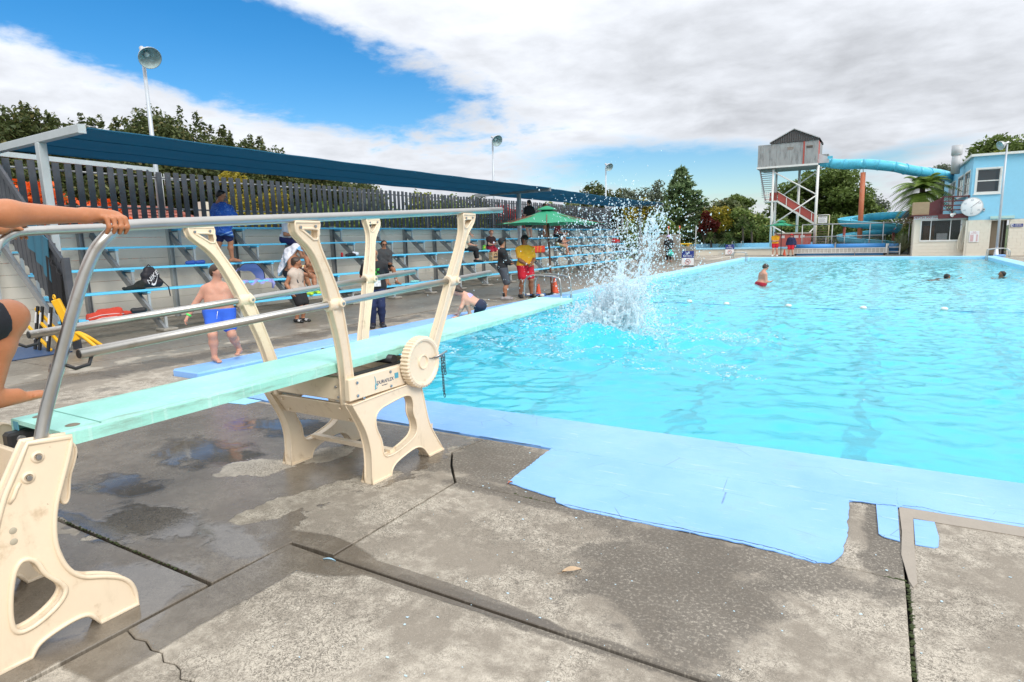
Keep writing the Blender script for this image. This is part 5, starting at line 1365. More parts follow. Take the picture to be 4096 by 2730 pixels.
# pool clock
ck = thing('pace_clock', (4.70, YB-0.42, 2.95), 'big round white pace clock on the corner of the clubhouse', 'clock')
cc = Vector((4.70, YB-0.42, 2.95))
MB().lathe([(0.0, 0.04), (0.54, 0.04), (0.555, 0.03), (0.56, -0.05), (0.0, -0.05)], 40, c=cc, rot=Matrix.Rotation(R(90), 3, 'X')).build('dial', SIGNW, ck)
MB().tube([cc+Vector((0.55*math.cos(a), -0.03, 0.55*math.sin(a))) for a in np.linspace(0, 6.283, 41)[:-1]], 0.018, 6, closed=True).build('rim', GALV_L, ck)
GREYP = M('grey_numerals', (0.30, 0.36, 0.40), 0.6)
for txt, a in (('60', 90), ('10', 30), ('20', -30), ('30', -90), ('40', 210), ('50', 150)):
    text_mesh('numeral', txt, 0.14, GREYP, ck, cc+Vector((0.40*math.cos(R(a)), -0.045, 0.40*math.sin(R(a)))), (1, 0, 0), (0, 0, 1), 0.001)
for k in range(60):
    a = R(6*k); l = 0.05 if k % 5 == 0 else 0.025
    MB().bar(cc+Vector(((0.53-l)*math.cos(a), -0.043, (0.53-l)*math.sin(a))), cc+Vector((0.53*math.cos(a), -0.043, 0.53*math.sin(a))), 0.010, 0.003, (0, 1, 0)).build('tick', GREYP, ck)
MB().bar(cc+Vector((-0.06, -0.05, -0.05)), cc+Vector((0.36, -0.05, 0.33)), 0.018, 0.004, (0, 1, 0)).build('hand', TEXTK, ck)
MB().bar(cc+Vector((0.0, -0.048, 0.0)), cc+Vector((0.0, -0.048, -0.30)), 0.03, 0.003, (0, 1, 0)).build('hand', M('pale_hand', (0.6, 0.64, 0.66), 0.5), ck)
hb_ = thing('horn_speaker', (3.85, YB-0.42, 2.55), 'small white horn loudspeaker under the balcony', 'loudspeaker')
MB().lathe([(0.03, 0.12), (0.05, 0.0), (0.12, -0.14), (0.13, -0.15)], 14, c=(3.85, YB-0.42, 2.55), rot=Matrix.Rotation(R(60), 3, 'Y') @ Matrix.Rotation(R(40), 3, 'X')).build('horn', WHITE, hb_)
MB().span((3.80, YB-0.40, 2.5), (3.95, YB-0.34, 2.6)).build('driver', GALV, hb_)
jb = thing('junction_box', (5.3, YF-0.05, 2.75), 'small grey box on the blue wall beside the clock', 'box'); MB().span((5.25, YF-0.08, 2.66), (5.36, YF-0.005, 2.86)).build('case', GALV_L, jb, bevel=0.01); MB().span((5.28, YF-0.09, 2.74), (5.33, YF-0.081, 2.80)).build('cover', BLACK, jb)
# hose, poster, toilet sign
HOSE = M('cream_hose', (0.62, 0.57, 0.46), 0.6, var=0.1, scale=20)
hs = thing('coiled_hose', (4.38, YB-0.1, 0.0), 'long cream hose hung in loops beside the office window', 'hose')
for k in range(6):
    dx_ = 0.03*k; pts = [(4.40+0.05*math.sin(k)+(0.09+0.012*k)*math.sin(t)*1.0+0.02*k*math.cos(t), YB-0.10-0.02*k, 1.05+(0.78-0.03*(k % 3))*math.cos(t)+0.05*(k % 2)) for t in np.linspace(0, 6.283, 22)[:-1]]
    MB().tube(pts, 0.016, 6, closed=True).build('hose_loop', HOSE, hs)
MB().tube([(4.28, YB-0.02, 1.9), (4.28, YB-0.16, 1.9)], 0.04, 8).build('hook', GALV, hs)
po = thing('notice_poster', (4.95, YF-0.02, 1.15), 'white notice with red print on the cream wall beside the doorway', 'poster')
MB().span((4.72, YF-0.026, 0.84), (5.20, YF-0.014, 1.50)).build('sheet', SIGNW, po)
text_mesh('lettering', 'POOL', 0.07, SIGNR, po, (4.96, YF-0.028, 1.44), (1, 0, 0), (0, 0, 1), 0.001)
text_mesh('lettering', 'EMERGENCY', 0.06, SIGNR, po, (4.96, YF-0.028, 1.37), (1, 0, 0), (0, 0, 1), 0.001)
for k in range(7):
    MB().span((4.76, YF-0.030, 0.89+0.06*k), (4.93, YF-0.0265, 0.915+0.06*k)).build('print_line', SIGNR, po); MB().span((5.06, YF-0.030, 0.89+0.06*k), (5.14, YF-0.0265, 0.915+0.06*k)).build('print_line', SIGNR, po)
ts = thing('toilet_sign', (6.95, YF-0.02, 1.78), 'navy sign reading mens toilets on the cream wall', 'sign')
MB().span((6.66, YF-0.03, 1.69), (7.24, YF-0.014, 1.87)).build('panel', NAVY, ts)
MB().span((6.68, YF-0.034, 1.71), (6.79, YF-0.0305, 1.85)).build('arrow_field', SIGNW, ts); MB().prism([(6.695, 1.78), (6.775, 1.835), (6.775, 1.725)], YF-0.038, YF-0.0345, 'Y').build('arrow', NAVY, ts)
text_mesh('lettering', 'MENS', 0.085, SIGNW, ts, (7.02, YF-0.033, 1.822), (1, 0, 0), (0, 0, 1), 0.001, sx=1.25); text_mesh('lettering', 'TOILETS', 0.085, SIGNW, ts, (7.02, YF-0.033, 1.742), (1, 0, 0), (0, 0, 1), 0.001, sx=1.15)
floodlight(5.95, 45.9, 6.35, (-0.75, -0.45, -0.35), 'grey pole floodlight standing in front of the clubhouse', 0.06, 0.0, True)
fb = thing('lamp_footing', (5.95, 45.7, 0.0), 'pale blue painted concrete block at the foot of the lamp pole', 'footing'); MB().span((5.86, 45.45, 0.0), (6.35, 45.95, 0.12)).build('block', PAINT, fb, bevel=0.02)

# ---- bits at the far end of the bleachers
gw = thing('concrete_wall', (-12.7, 42.0, 0.0), 'low grey concrete walls beyond the end of the benches', 'wall')
MB().span((-14.4, 42.0, 0.0), (-11.6, 42.25, 1.75)).build('wall_panel', PADC, gw); MB().span((-12.4, 41.2, 0.0), (-10.4, 41.4, 0.95)).build('wall_panel', PADC, gw)
yt = thing('picnic_table', (-12.7, 48.0, 0.0), 'yellow and green plastic picnic table beyond the benches', 'table')
YEL = M('yellow_plastic', (0.68, 0.45, 0.02), 0.5, var=0.08)
MB().span((-13.4, 47.6, 0.98), (-12.4, 48.4, 1.06)).build('table_top', YEL, yt, bevel=0.02); MB().span((-12.7, 47.7, 0.58), (-12.1, 48.3, 0.64)).build('seat', YEL, yt, bevel=0.02); MB().span((-14.0, 47.7, 0.58), (-13.5, 48.3, 0.64)).build('seat', M('green_plastic', (0.12, 0.40, 0.08), 0.5), yt, bevel=0.02)
for a in (-13.2, -12.6): MB().span((a-0.06, 47.8, 0.0), (a+0.06, 48.2, 0.98)).build('leg', YEL, yt)
for (a, b_, lab) in ((-12.55, 50.0, 'bare steel fence post in front of the far conifer'), (-13.85, 50.0, 'steel fence post with an orange tip beyond the benches'), (-14.6, 49.5, 'second steel post with an orange tip beyond the benches')):
    t = thing('fence_post', (a, b_, 0.0), lab, 'post', 'steel posts beyond the bleachers'); MB().tube([(a, b_, 0), (a+0.03, b_, 2.4)], 0.035, 8).build('shaft', PIPE, t)
    if a < -13: MB().tube([(a+0.03, b_, 2.18), (a+0.03, b_, 2.42)], 0.055, 8).build('tip', ORANGE, t)
for k in range(3):
    t = thing('hand_rail_post', (-14.7+0.32*k, 38.6, 2.1), ['first white stair rail post at the far end of the top bench', 'middle white stair rail post at the far end of the top bench', 'last white stair rail post at the far end of the top bench'][k], 'post', 'white rail posts at the end of the benches')
    MB().span((-14.74+0.32*k, 38.55, 1.9), (-14.66+0.32*k, 38.65, 2.95-0.1*k)).build('post', WHITE, t)
# ------------------------------------------------------------------ vegetation
def foliage(name, c1, c2, c3=None, tr=0.30, rough=0.55):
    m = bpy.data.materials.new(name); m.use_nodes = True; S.nt = m.node_tree
    b = m.node_tree.nodes['Principled BSDF']; out = m.node_tree.nodes['Material Output']
    r = isl(); n = noise(geo_pos(), 0.9, 3.0)
    c = mixc((r*0.65+n*0.5-0.08).clamp(), c1, c2)
    if c3: c = mixc(r.sst(0.86, 0.92), c, c3)
    setin(b, 'Base Color', c); setin(b, 'Roughness', rough); setin(b, 'Specular IOR Level', 0.3)
    t = m.node_tree.nodes.new('ShaderNodeBsdfTranslucent'); S.nt.links.new(c.s, t.inputs[0])
    mx = m.node_tree.nodes.new('ShaderNodeMixShader'); mx.inputs[0].default_value = tr
    S.nt.links.new(b.outputs[0], mx.inputs[1]); S.nt.links.new(t.outputs[0], mx.inputs[2]); S.nt.links.new(mx.outputs[0], out.inputs[0])
    return m
F_DARK = foliage('dark_evergreen_leaf', (0.044, 0.068, 0.024), (0.150, 0.180, 0.064), (0.220, 0.200, 0.080))
F_MID = foliage('mid_green_leaf', (0.084, 0.143, 0.033), (0.250, 0.332, 0.086), (0.356, 0.381, 0.119))
F_OAK = foliage('oak_leaf', (0.068, 0.114, 0.030), (0.206, 0.275, 0.068))
F_CON = foliage('conifer_leaf', (0.077, 0.135, 0.058), (0.219, 0.306, 0.131), (0.292, 0.379, 0.176))
F_YEL = foliage('golden_leaf', (0.22, 0.19, 0.02), (0.52, 0.42, 0.05), (0.10, 0.11, 0.02))
F_LIME = foliage('yellow_green_leaf', (0.121, 0.154, 0.022), (0.286, 0.308, 0.055))
F_RED = foliage('dark_red_leaf', (0.10, 0.012, 0.010), (0.20, 0.03, 0.02))
F_ORA = foliage('orange_flower', (0.70, 0.075, 0.015), (0.90, 0.20, 0.03), (0.06, 0.08, 0.02))
F_REDF = foliage('red_flower', (0.45, 0.02, 0.02), (0.6, 0.06, 0.04), (0.05, 0.07, 0.02))
F_GREY = foliage('grey_green_leaf', (0.10, 0.13, 0.09), (0.22, 0.26, 0.18))
F_PALM = foliage('palm_blade', (0.072, 0.120, 0.029), (0.208, 0.272, 0.080), (0.320, 0.272, 0.128))
F_FERN = foliage('tree_fern_leaf', (0.083, 0.166, 0.025), (0.258, 0.350, 0.064))
F_DEAD = foliage('dead_frond', (0.14, 0.085, 0.035), (0.26, 0.17, 0.08))
BARK = M('bark', (0.10, 0.078, 0.058), 0.9, var=0.3, scale=9, bmp=0.8, bscale=30, stretch=(3, 3, 0.6))
vr = np.random.default_rng(23)

def leaf_quads(P_, size, up=0.35, elong=1.6, dirs=None):
    """rhombic leaves, one island each"""
    n = len(P_)
    nrm = vr.normal(size=(n, 3)); nrm[:, 2] = np.abs(nrm[:, 2])+up; nrm /= np.linalg.norm(nrm, axis=1)[:, None]
    a = vr.normal(size=(n, 3)) if dirs is None else dirs + vr.normal(size=(n, 3))*0.35
    a -= nrm*np.sum(a*nrm, 1)[:, None]; a /= np.linalg.norm(a, axis=1)[:, None]+1e-9
    b_ = np.cross(nrm, a)
    s_ = (size*vr.uniform(0.55, 1.25, n))[:, None]
    v = np.stack([P_-a*s_*elong*0.5, P_+b_*s_*0.42+nrm*s_*0.12, P_+a*s_*elong*0.5, P_-b_*s_*0.42+nrm*s_*0.12], 1).reshape(-1, 3)
    f = np.arange(4*n).reshape(n, 4)
    return v, f
def lump_points(lumps, n):
    vol = np.array([l[1][0]*l[1][1]+l[1][1]*l[1][2]+l[1][0]*l[1][2] for l in lumps]); cnt = np.maximum(8, (n*vol/vol.sum()).astype(int)); P_ = []
    for (c, r_), k in zip(lumps, cnt):
        d_ = vr.normal(size=(k, 3)); d_ /= np.linalg.norm(d_, axis=1)[:, None]
        rad = vr.uniform(0.15, 1, k)**0.45
        bumpy = 1+0.16*np.sin(d_[:, 0]*7+c[0])*np.sin(d_[:, 1]*6+c[1])+0.12*np.sin(d_[:, 2]*9)
        P_.append(np.array(c)+d_*np.array(r_)*(rad*bumpy)[:, None])
    return np.concatenate(P_)
def clumps(c, r_, n, size, flat=0.8):
    """break an ellipsoid crown into n smaller lumps around its shell, with a sparser core"""
    o = []; c = np.array(c, float); r_ = np.array(r_, float)
    for k in range(n):
        d_ = vr.normal(size=3); d_ /= np.linalg.norm(d_)
        if d_[2] < -0.55: d_[2] *= -0.6
        q = c+d_*r_*vr.uniform(0.55, 0.98); s_ = size*vr.uniform(0.65, 1.35)
        o.append((tuple(q), (s_, s_, s_*flat)))
    o.append((tuple(c), tuple(r_*0.82)))
    return o
def limbs(mb, base, crown_c, crown_r, n, r0):
    base = Vector(base); top = Vector(crown_c)+Vector((0, 0, crown_r[2]*0.3))
    mid = base.lerp(top, 0.45)+Vector((random.uniform(-.2, .2), random.uniform(-.2, .2), 0))
    mb.tube([base, mid, top], [r0, r0*0.72, r0*0.22], 8)
    for k in range(n):
        t = random.uniform(0.30, 0.9); s_ = base.lerp(mid, t/0.5) if t < 0.5 else mid.lerp(top, (t-0.5)/0.5)
        a = random.uniform(0, 6.28); e = Vector(crown_c)+Vector((math.cos(a)*crown_r[0]*0.8, math.sin(a)*crown_r[1]*0.8, random.uniform(-0.3, 0.7)*crown_r[2]))
        mb.tube([s_, s_.lerp(e, 0.5)+Vector((0, 0, 0.15*crown_r[2]*random.random())), e], [r0*0.38, r0*0.22, r0*0.06], 6)
def tree(name, base, c, r_, n, leaf, mat, label, group=None, nl=14, lump=0.9, cat='tree', lumps=None, r0=0.16, elong=1.6, spikes=0, limbn=9):
    t = thing(name, base, label, cat, group)
    L = lumps if lumps is not None else clumps(c, r_, nl, lump)
    if spikes:
        for yy_ in np.arange(c[1]-r_[1]*0.95, c[1]+r_[1]*0.95, 0.62):
            L.append(((c[0]+vr.uniform(-.8, .8), yy_, c[2]+r_[2]*0.62+vr.uniform(-.25, .22)), (0.75, 0.62, 0.62)))
        for k in range(spikes):
            a = vr.uniform(0, 6.28); rr = vr.uniform(0, 1)**0.5
            x = c[0]+math.cos(a)*r_[0]*rr*0.95; y = c[1]+math.sin(a)*r_[1]*rr*0.95; z = c[2]+r_[2]*math.sqrt(max(0.02, 1-rr*rr))*0.97
            h = vr.uniform(0.25, 0.55)
            L.append(((x, y, z+h*0.35), (0.13, 0.13, h*0.75)))
    P_ = lump_points(L, n)
    v, f = leaf_quads(P_, leaf, elong=elong)
    v -= np.array(base)
    put('crown', raw_mesh('crown', v, f), mat, t)
    mb = MB(); limbs(mb, base, c, r_, limbn, r0); mb.build('trunk', BARK, t)
    return t

# dark evergreens behind the fence on the left
k26 = 26/24
for (y24, z24, ry, lab) in ((6.6, 5.1, 2.0, 'dark evergreen tree behind the near end of the fence, cut by the frame edge'), (9.6, 6.0, 2.0, 'dark evergreen tree left of the first floodlight pole'), (12.6, 6.1, 2.1, 'dark evergreen tree just right of the first floodlight pole'), (15.6, 6.6, 2.2, 'tallest dark evergreen tree above the near shade sail'), (18.3, 6.0, 2.0, 'dark evergreen tree on the falling end of the row behind the fence'), (20.6, 5.45, 2.0, 'low dark evergreen tree near the end of the row behind the sail'), (23.2, 4.9, 2.0, 'last and lowest dark evergreen tree behind the near shade sail')):
    y = y24*k26; zt = 1.68+(z24-1.68)*k26; h = zt-0.4
    tree('evergreen_tree', (-26.0, y, -0.1), (-26.0, y, 0.4+h*0.52), (2.4, ry*k26*1.32, h*0.50), 42000, 0.12, F_DARK, lab, 'dark evergreens behind the fence', 30, 0.75, spikes=34, r0=0.22)
# shrubs seen through the slats
tree('flowering_shrub', (-18.2, 7.2, -0.1), (-18.2, 7.2, 2.0), (0.8, 1.25, 1.45), 9000, 0.12, F_ORA, 'orange flowering shrub glowing through the near fence slats', 'shrubs behind the fence', 14, 0.5, cat='shrub', r0=0.08)
tree('flowering_shrub', (-18.3, 9.2, -0.1), (-18.3, 9.2, 1.6), (0.8, 1.1, 1.30), 8000, 0.12, F_ORA, 'lower orange flowering shrub beside the tiled roof', 'shrubs behind the fence', 14, 0.5, cat='shrub', r0=0.08)
for (y, w, h, lab) in ((14.1, 0.75, 4.15, 'golden conifer behind the boy in the blue towel'), (15.6, 0.62, 3.9, 'second golden conifer behind the fence, slightly lower')):
    tree('golden_conifer', (-19.2, y, -0.1), (-19.2, y, h*0.5), (w, w, h*0.5), 7000, 0.085, F_YEL, lab, 'golden conifers behind the fence', 16, 0.42, r0=0.07)
sy = 17.3; shr = [(F_DARK, 'dark shrub behind the fence next to the golden conifers'), (F_MID, 'rounded green shrub behind the fence above the white towel'), (F_GREY, 'pale grey green shrub seen through the middle slats'), (F_MID, 'leafy green shrub behind the slats left of the upright strut'), (F_LIME, 'yellow green shrub behind the slats in the middle of the fence'), (F_MID, 'broad green shrub behind the fence above the seated woman'), (F_LIME, 'light green shrub behind the fence, tops above the slats'), (F_DARK, 'dark green shrub behind the fence by the second sail frame'), (F_REDF, 'red flowering shrub behind the fence by the second sail frame'), (F_MID, 'green shrub behind the fence above the green umbrella'), (F_DARK, 'dark shrub behind the last slats of the fence'), (F_MID, 'bushy green shrub at the far end of the fence')]
for i, (m_, lab) in enumerate(shr):
    h = [3.4, 3.6, 3.3, 3.7, 3.8, 3.9, 4.0, 3.8, 3.5, 3.3, 3.6, 3.9][i]
    tree('shrub', (-20.2, sy, -0.1), (-20.2, sy, h*0.5), (1.3, 1.35, h*0.5), 4500, 0.15, m_, lab, 'shrubs behind the fence', 12, 0.7, cat='shrub', r0=0.08); sy += 1.95 if i < 6 else 2.2
# backdrop hedge behind the shrubs so that the slats are seen against green
for k, lab in enumerate(('tall hedge far behind the near fence slats', 'tall hedge far behind the middle fence slats', 'tall hedge far behind the last fence slats')):
    y0 = (6, 24, 36)[k]; y1 = (24, 36, 52)[k]; hh = (3.3, 3.4, 3.6)[k]
    t = thing('hedge', (-30, (y0+y1)/2, -0.1), lab, 'hedge', 'hedges beyond the fence')
    L = [((-30+vr.uniform(-.5, .5), yy_, hh*0.5+vr.uniform(-.2, .3)), (1.0, 1.3, hh*0.55)) for yy_ in np.arange(y0, y1, 1.3)]
    v, f = leaf_quads(lump_points(L, 16000), 0.20); v -= np.array([-30, (y0+y1)/2, -0.1]); put('crown', raw_mesh('crown', v, f), F_MID if k else F_DARK, t)
    mb = MB()
    for yy_ in np.arange(y0+1, y1, 3.0): mb.tube([(-30, yy_, -0.1), (-30, yy_, hh*0.6)], [0.09, 0.04], 6)
    mb.build('trunk', BARK, t)

# house with red tiled roof behind the fence
hs_ = thing('tiled_house', (-22.4, 12.4, -0.1), 'house with red tiled roof behind the fence', 'house')
MB().span((-24.4, 10.4, -0.1), (-20.9, 15.2, 1.8)).build('wall', CREAM, hs_)
TILE = M('red_roof_tile', (0.33, 0.115, 0.085), 0.75, var=0.25, scale=5)
ridge_z, eave_z = 3.02, 1.75
hip = [(-20.5, 10.0), (-20.5, 15.6), (-24.8, 15.6), (-24.8, 10.0)]; apex0, apex1 = Vector((-22.6, 11.9, ridge_z)), Vector((-22.6, 13.7, ridge_z))
def tile_face(a, b_, c, d_):
    """courses of overlapping tiles from eave a-b up to ridge d-c"""
    a, b_, c, d_ = map(Vector, (a, b_, c, d_)); n = 11; nr = (b_-a).cross(d_-a).normalized()
    if nr.z < 0: nr = -nr
    for i in range(n):
        t0, t1 = i/n, (i+1.12)/n
        p = [a.lerp(d_, t0), b_.lerp(c, t0), b_.lerp(c, min(1, t1)), a.lerp(d_, min(1, t1))]
        L = (p[1]-p[0]).length; m_ = max(1, int(L/0.30)); mb = MB()
        for j in range(m_):
            u0, u1 = j/m_, (j+1)/m_-0.004
            q = [p[0].lerp(p[1], u0)+nr*0.05, p[0].lerp(p[1], u1)+nr*0.05, p[3].lerp(p[2], u1)+nr*0.012, p[3].lerp(p[2], u0)+nr*0.012]
            qm = [(q[0]+q[1])/2+nr*0.018, (q[3]+q[2])/2+nr*0.018]
            mb.add([q[0], qm[0], qm[1], q[3], q[1], q[2], q[0]-nr*0.05, q[1]-nr*0.05], [(0, 1, 2, 3), (1, 4, 5, 2), (6, 7, 4, 1, 0)])
        mb.build('tile_course', TILE, hs_, recalc=False)
E0 = [(x_, y_, eave_z) for x_, y_ in hip]
tile_face(E0[0], E0[1], apex1, apex0); tile_face(E0[2], E0[3], apex0, apex1); tile_face(E0[3], E0[0], apex0, apex0+Vector((0.01, 0, 0))); tile_face(E0[1], E0[2], apex1, apex1+Vector((0.01, 0, 0)))
MB().tube([apex0+Vector((0, 0, 0.06)), apex1+Vector((0, 0, 0.06))], 0.10, 8).build('ridge_tiles', TILE, hs_)
for q in (E0[0], E0[3]): MB().tube([apex0+Vector((0, 0, 0.05)), Vector(q)+Vector((0, 0, 0.06))], 0.09, 8).build('ridge_tiles', TILE, hs_)
for q in (E0[1], E0[2]): MB().tube([apex1+Vector((0, 0, 0.05)), Vector(q)+Vector((0, 0, 0.06))], 0.09, 8).build('ridge_tiles', TILE, hs_)
MB().span((-20.89, 11.5, 1.0), (-20.86, 12.8, 2.0)).build('window', WGLASS, hs_)
MB().span((-21.6, 14.0, 2.0), (-21.2, 14.4, 3.3)).build('chimney', CREAM, hs_)
an_ = thing('tv_aerial', (-21.6, 12.9, 3.0), 'thin metal tv aerial above the tiled roof', 'aerial')
MB().tube([(-21.8, 13.0, 2.9), (-21.8, 13.0, 4.25)], 0.02, 6).build('mast', GALV_L, an_)
for k in range(5): MB().tube([(-21.8, 12.65+0.22*k, 3.85), (-21.8, 12.65+0.22*k, 4.25)], 0.012, 5).build('element', GALV_L, an_)
MB().tube([(-21.8, 12.5, 4.05), (-21.8, 13.7, 4.05)], 0.014, 5).build('boom', GALV_L, an_)

# far trees, left to right
tree('broad_tree', (-28.5, 70, -0.1), (-28.5, 70, 4.0), (4.2, 3.0, 3.6), 9000, 0.34, F_DARK, 'broad dark tree beyond the far end of the shade sail', 'trees beyond the pool', 22, 1.2, r0=0.25)
tree('broad_tree', (-33, 72, -0.1), (-33, 72, 3.3), (4.0, 3.0, 3.0), 7000, 0.34, F_OAK, 'brownish tree low behind the far shade sail', 'trees beyond the pool', 22, 1.1, r0=0.25)
for (x, z, lab) in ((-24.2, 7.3, 'wispy grey green gum tree beyond the splash'), (-21.6, 7.6, 'thin grey green gum tree next to the conifer')):
    tree('gum_tree', (x, 68, -0.1), (x, 68, z*0.66), (1.7, 1.5, z*0.34), 1500, 0.26, F_GREY, lab, 'trees beyond the pool', 14, 0.6, r0=0.10, limbn=14)
tree('golden_shrub', (-20.2, 60, -0.1), (-20.2, 60, 3.3), (1.8, 1.3, 1.9), 3500, 0.24, F_YEL, 'golden leaved shrub at the foot of the conifer', 'trees beyond the pool', 14, 0.7)
def conifer(base, h, w, label, n=20000):
    t = thing('conifer', base, label, 'tree', 'trees beyond the pool'); P_ = []; D_ = []
    bx, by, bz_ = base
    for k in range(150):
        u = vr.uniform(0.04, 1.0)**0.85; z = bz_+h*(0.06+0.92*u); a = vr.uniform(0, 6.283); L_ = w*(1.02-u)**1.05*vr.uniform(0.55, 1.15)+0.14
        m_ = max(12, int(n/150*(0.35+1.3*(1-u)))); s_ = vr.uniform(0, 1, m_)**0.7
        dx_, dy_ = math.cos(a), math.sin(a)
        q = np.stack([bx+0.6*u+dx_*L_*s_+0.55*s_*L_*0.45, by+dy_*L_*s_, z+s_*L_*0.62*(0.45+0.5*u)], 1)+vr.normal(size=(m_, 3))*np.array([0.20, 0.20, 0.16])*(1.1-0.6*s_)[:, None]
        P_.append(q); D_.append(np.tile([dx_+0.5, dy_, 0.8], (m_, 1)))
    v, f = leaf_quads(np.concatenate(P_), 0.20, 0.1, 2.4, np.concatenate(D_)); v -= np.array(base); put('crown', raw_mesh('crown', v, f), F_CON, t)
    MB().tube([base, (bx+0.3, by, bz_+h*0.6), (bx+0.6, by, bz_+h*0.97)], [0.24, 0.13, 0.03], 8).build('trunk', BARK, t)
conifer((-17.2, 60, -0.1), 8.0, 3.7, 'feathery dark conifer with a leaning tip behind the splash', 24000)
tree('broad_tree', (-13.8, 66, -0.1), (-14.2, 66, 2.9), (2.6, 2.0, 2.7), 6500, 0.26, F_DARK, 'dark bushy tree just right of the conifer', 'trees beyond the pool', 18, 0.9)
tree('golden_shrub', (-13.3, 60.4, -0.1), (-13.3, 60.4, 2.9), (1.35, 1.2, 1.5), 4200, 0.17, F_YEL, 'golden leaved bush right of the conifer', 'trees beyond the pool', 16, 0.5)
tree('red_shrub', (-13.7, 58.6, -0.1), (-13.75, 58.6, 2.55), (0.85, 0.7, 1.05), 2600, 0.14, F_RED, 'dark red leaved shrub in front of the golden bush', 'trees beyond the pool', 10, 0.4)
tree('round_tree', (-14.9, 80, -0.1), (-14.9, 80, 4.8), (1.6, 1.5, 1.3), 3200, 0.26, F_OAK, 'small round tree standing clear on the skyline', 'trees beyond the pool', 12, 0.7)
tree('broad_tree', (-10.4, 62, -0.1), (-11.0, 62, 2.4), (2.2, 1.8, 1.9), 6500, 0.20, F_MID, 'bright green bushy tree behind the cabbage trees', 'trees beyond the pool', 18, 0.7)
tree('broad_tree', (-8.6, 62.5, -0.1), (-8.8, 62.5, 1.7), (1.9, 1.8, 1.6), 4500, 0.20, F_MID, 'green bush left of the slide tower stairs', 'trees beyond the pool', 14, 0.7)
tree('broad_tree', (-18.5, 57.2, -0.1), (-18.0, 57.2, 1.7), (3.2, 1.6, 1.9), 6500, 0.22, F_MID, 'leafy undergrowth below the conifer', 'trees beyond the pool', 16, 0.8)
# big oak behind the tower
oak = [(-9.4, 4.2, 1.9), (-8.2, 5.6, 1.9), (-6.8, 6.3, 1.9), (-5.2, 6.6, 2.1), (-3.8, 6.0, 2.0), (-2.6, 4.8, 2.0), (-1.8, 3.6, 1.8), (-7.6, 3.4, 2.4), (-5.0, 3.8, 2.6), (-3.0, 3.0, 2.2), (-9.0, 2.6, 1.6), (-4.2, 7.1, 1.3)]
tree('oak_tree', (-5.2, 75, -0.1), (-5.2, 75, 5.0), (4.2, 3.0, 3.2), 30000, 0.25, F_OAK, 'large spreading oak tree behind the slide tower', 'trees beyond the pool', lumps=[l for (x, z, r_) in oak for l in clumps((x, 75+vr.uniform(-1.2, 1.2), z), (r_, r_, r_*0.85), 9, r_*0.45)], r0=0.4)
tree('willow_tree', (-0.6, 76, -0.1), (-0.8, 76, 3.3), (1.7, 1.6, 2.4), 5000, 0.20, F_GREY, 'drooping grey green tree right of the orange pillar', 'trees beyond the pool', 16, 0.7)
def hedge_run(x0, x1, y, h, m_, label, n=8000, leaf=0.17):
    t = thing('hedge', ((x0+x1)/2, y, -0.1), label, 'hedge', 'hedges beyond the pool')
    L = [((x+vr.uniform(-.2, .2), y+vr.uniform(-.3, .3), h*0.45+vr.uniform(-.15, .25)), (0.8, 0.8, h*0.52)) for x in np.arange(x0, x1, 0.7)]
    v, f = leaf_quads(lump_points(L, n), leaf); v -= np.array([(x0+x1)/2, y, -0.1]); put('crown', raw_mesh('crown', v, f), m_, t)
    mb = MB()
    for x in np.arange(x0+0.5, x1, 2.0): mb.tube([(x, y, -0.1), (x, y, h*0.5)], [0.06, 0.03], 6)
    mb.build('trunk', BARK, t)
hedge_run(-9.5, -4.0, 60.2, 2.4, F_MID, 'rough green hedge behind the slide tower legs'); hedge_run(-4.0, 2.2, 60.6, 3.0, F_MID, 'tall green hedge behind the spiral chute'); hedge_run(-24, -15, 58.5, 1.8, F_DARK, 'dark low hedge beyond the benches'); hedge_run(-15, -8.5, 63.5, 2.2, F_DARK, 'dark hedge behind the learners pool')
# cabbage trees and flax
def spiky(name, base, h, L_, n, label, mat=F_PALM, w=0.045, droop=0.55, cat='palm', trunk=True):
    t = thing(name, base, label, cat, 'spiky plants by the pool'); c = np.array([base[0], base[1], base[2]+h]); vs = []; fs = []
    for k in range(n):
        a = vr.uniform(0, 6.283); e = vr.uniform(-0.5, 1.45) if trunk else vr.uniform(0.5, 1.5); ll = L_*vr.uniform(0.75, 1.1)
        d_ = np.array([math.cos(a)*math.cos(e), math.sin(a)*math.cos(e), math.sin(e)]); sd = np.array([-math.sin(a), math.cos(a), 0])
        p0 = c; p1 = c+d_*ll*0.5+np.array([0, 0, -droop*0.10*ll]); p2 = c+d_*ll+np.array([0, 0, -droop*0.55*ll])
        b0 = len(vs); ww = w*vr.uniform(0.7, 1.2)
        vs += [p0-sd*ww*0.4, p0+sd*ww*0.4, p1-sd*ww*0.5, p1+sd*ww*0.5, p2]; fs += [(b0, b0+1, b0+3, b0+2), (b0+2, b0+3, b0+4)]
    v = [tuple(np.array(q)-np.array(base)) for q in vs]; put('blades', raw_mesh('blades', v, fs), mat, t)
    if trunk: MB().tube([base, (base[0]+0.1, base[1], base[2]+h*0.5), (base[0], base[1], base[2]+h)], [0.11, 0.09, 0.08], 8).build('trunk', BARK, t)
spiky('cabbage_tree', (-11.6, 57.6, -0.1), 1.25, 1.25, 420, 'big spiky cabbage tree at the edge of the learners pool', droop=0.7)
spiky('cabbage_tree', (-10.6, 58.6, -0.1), 2.75, 0.9, 300, 'taller cabbage tree head above the spiky clump'); spiky('cabbage_tree', (-9.9, 58.9, -0.1), 2.35, 0.75, 220, 'small cabbage tree head right of the taller one'); spiky('cabbage_tree', (-13.2, 57.9, -0.1), 1.5, 0.9, 220, 'low cabbage tree below the red shrub')
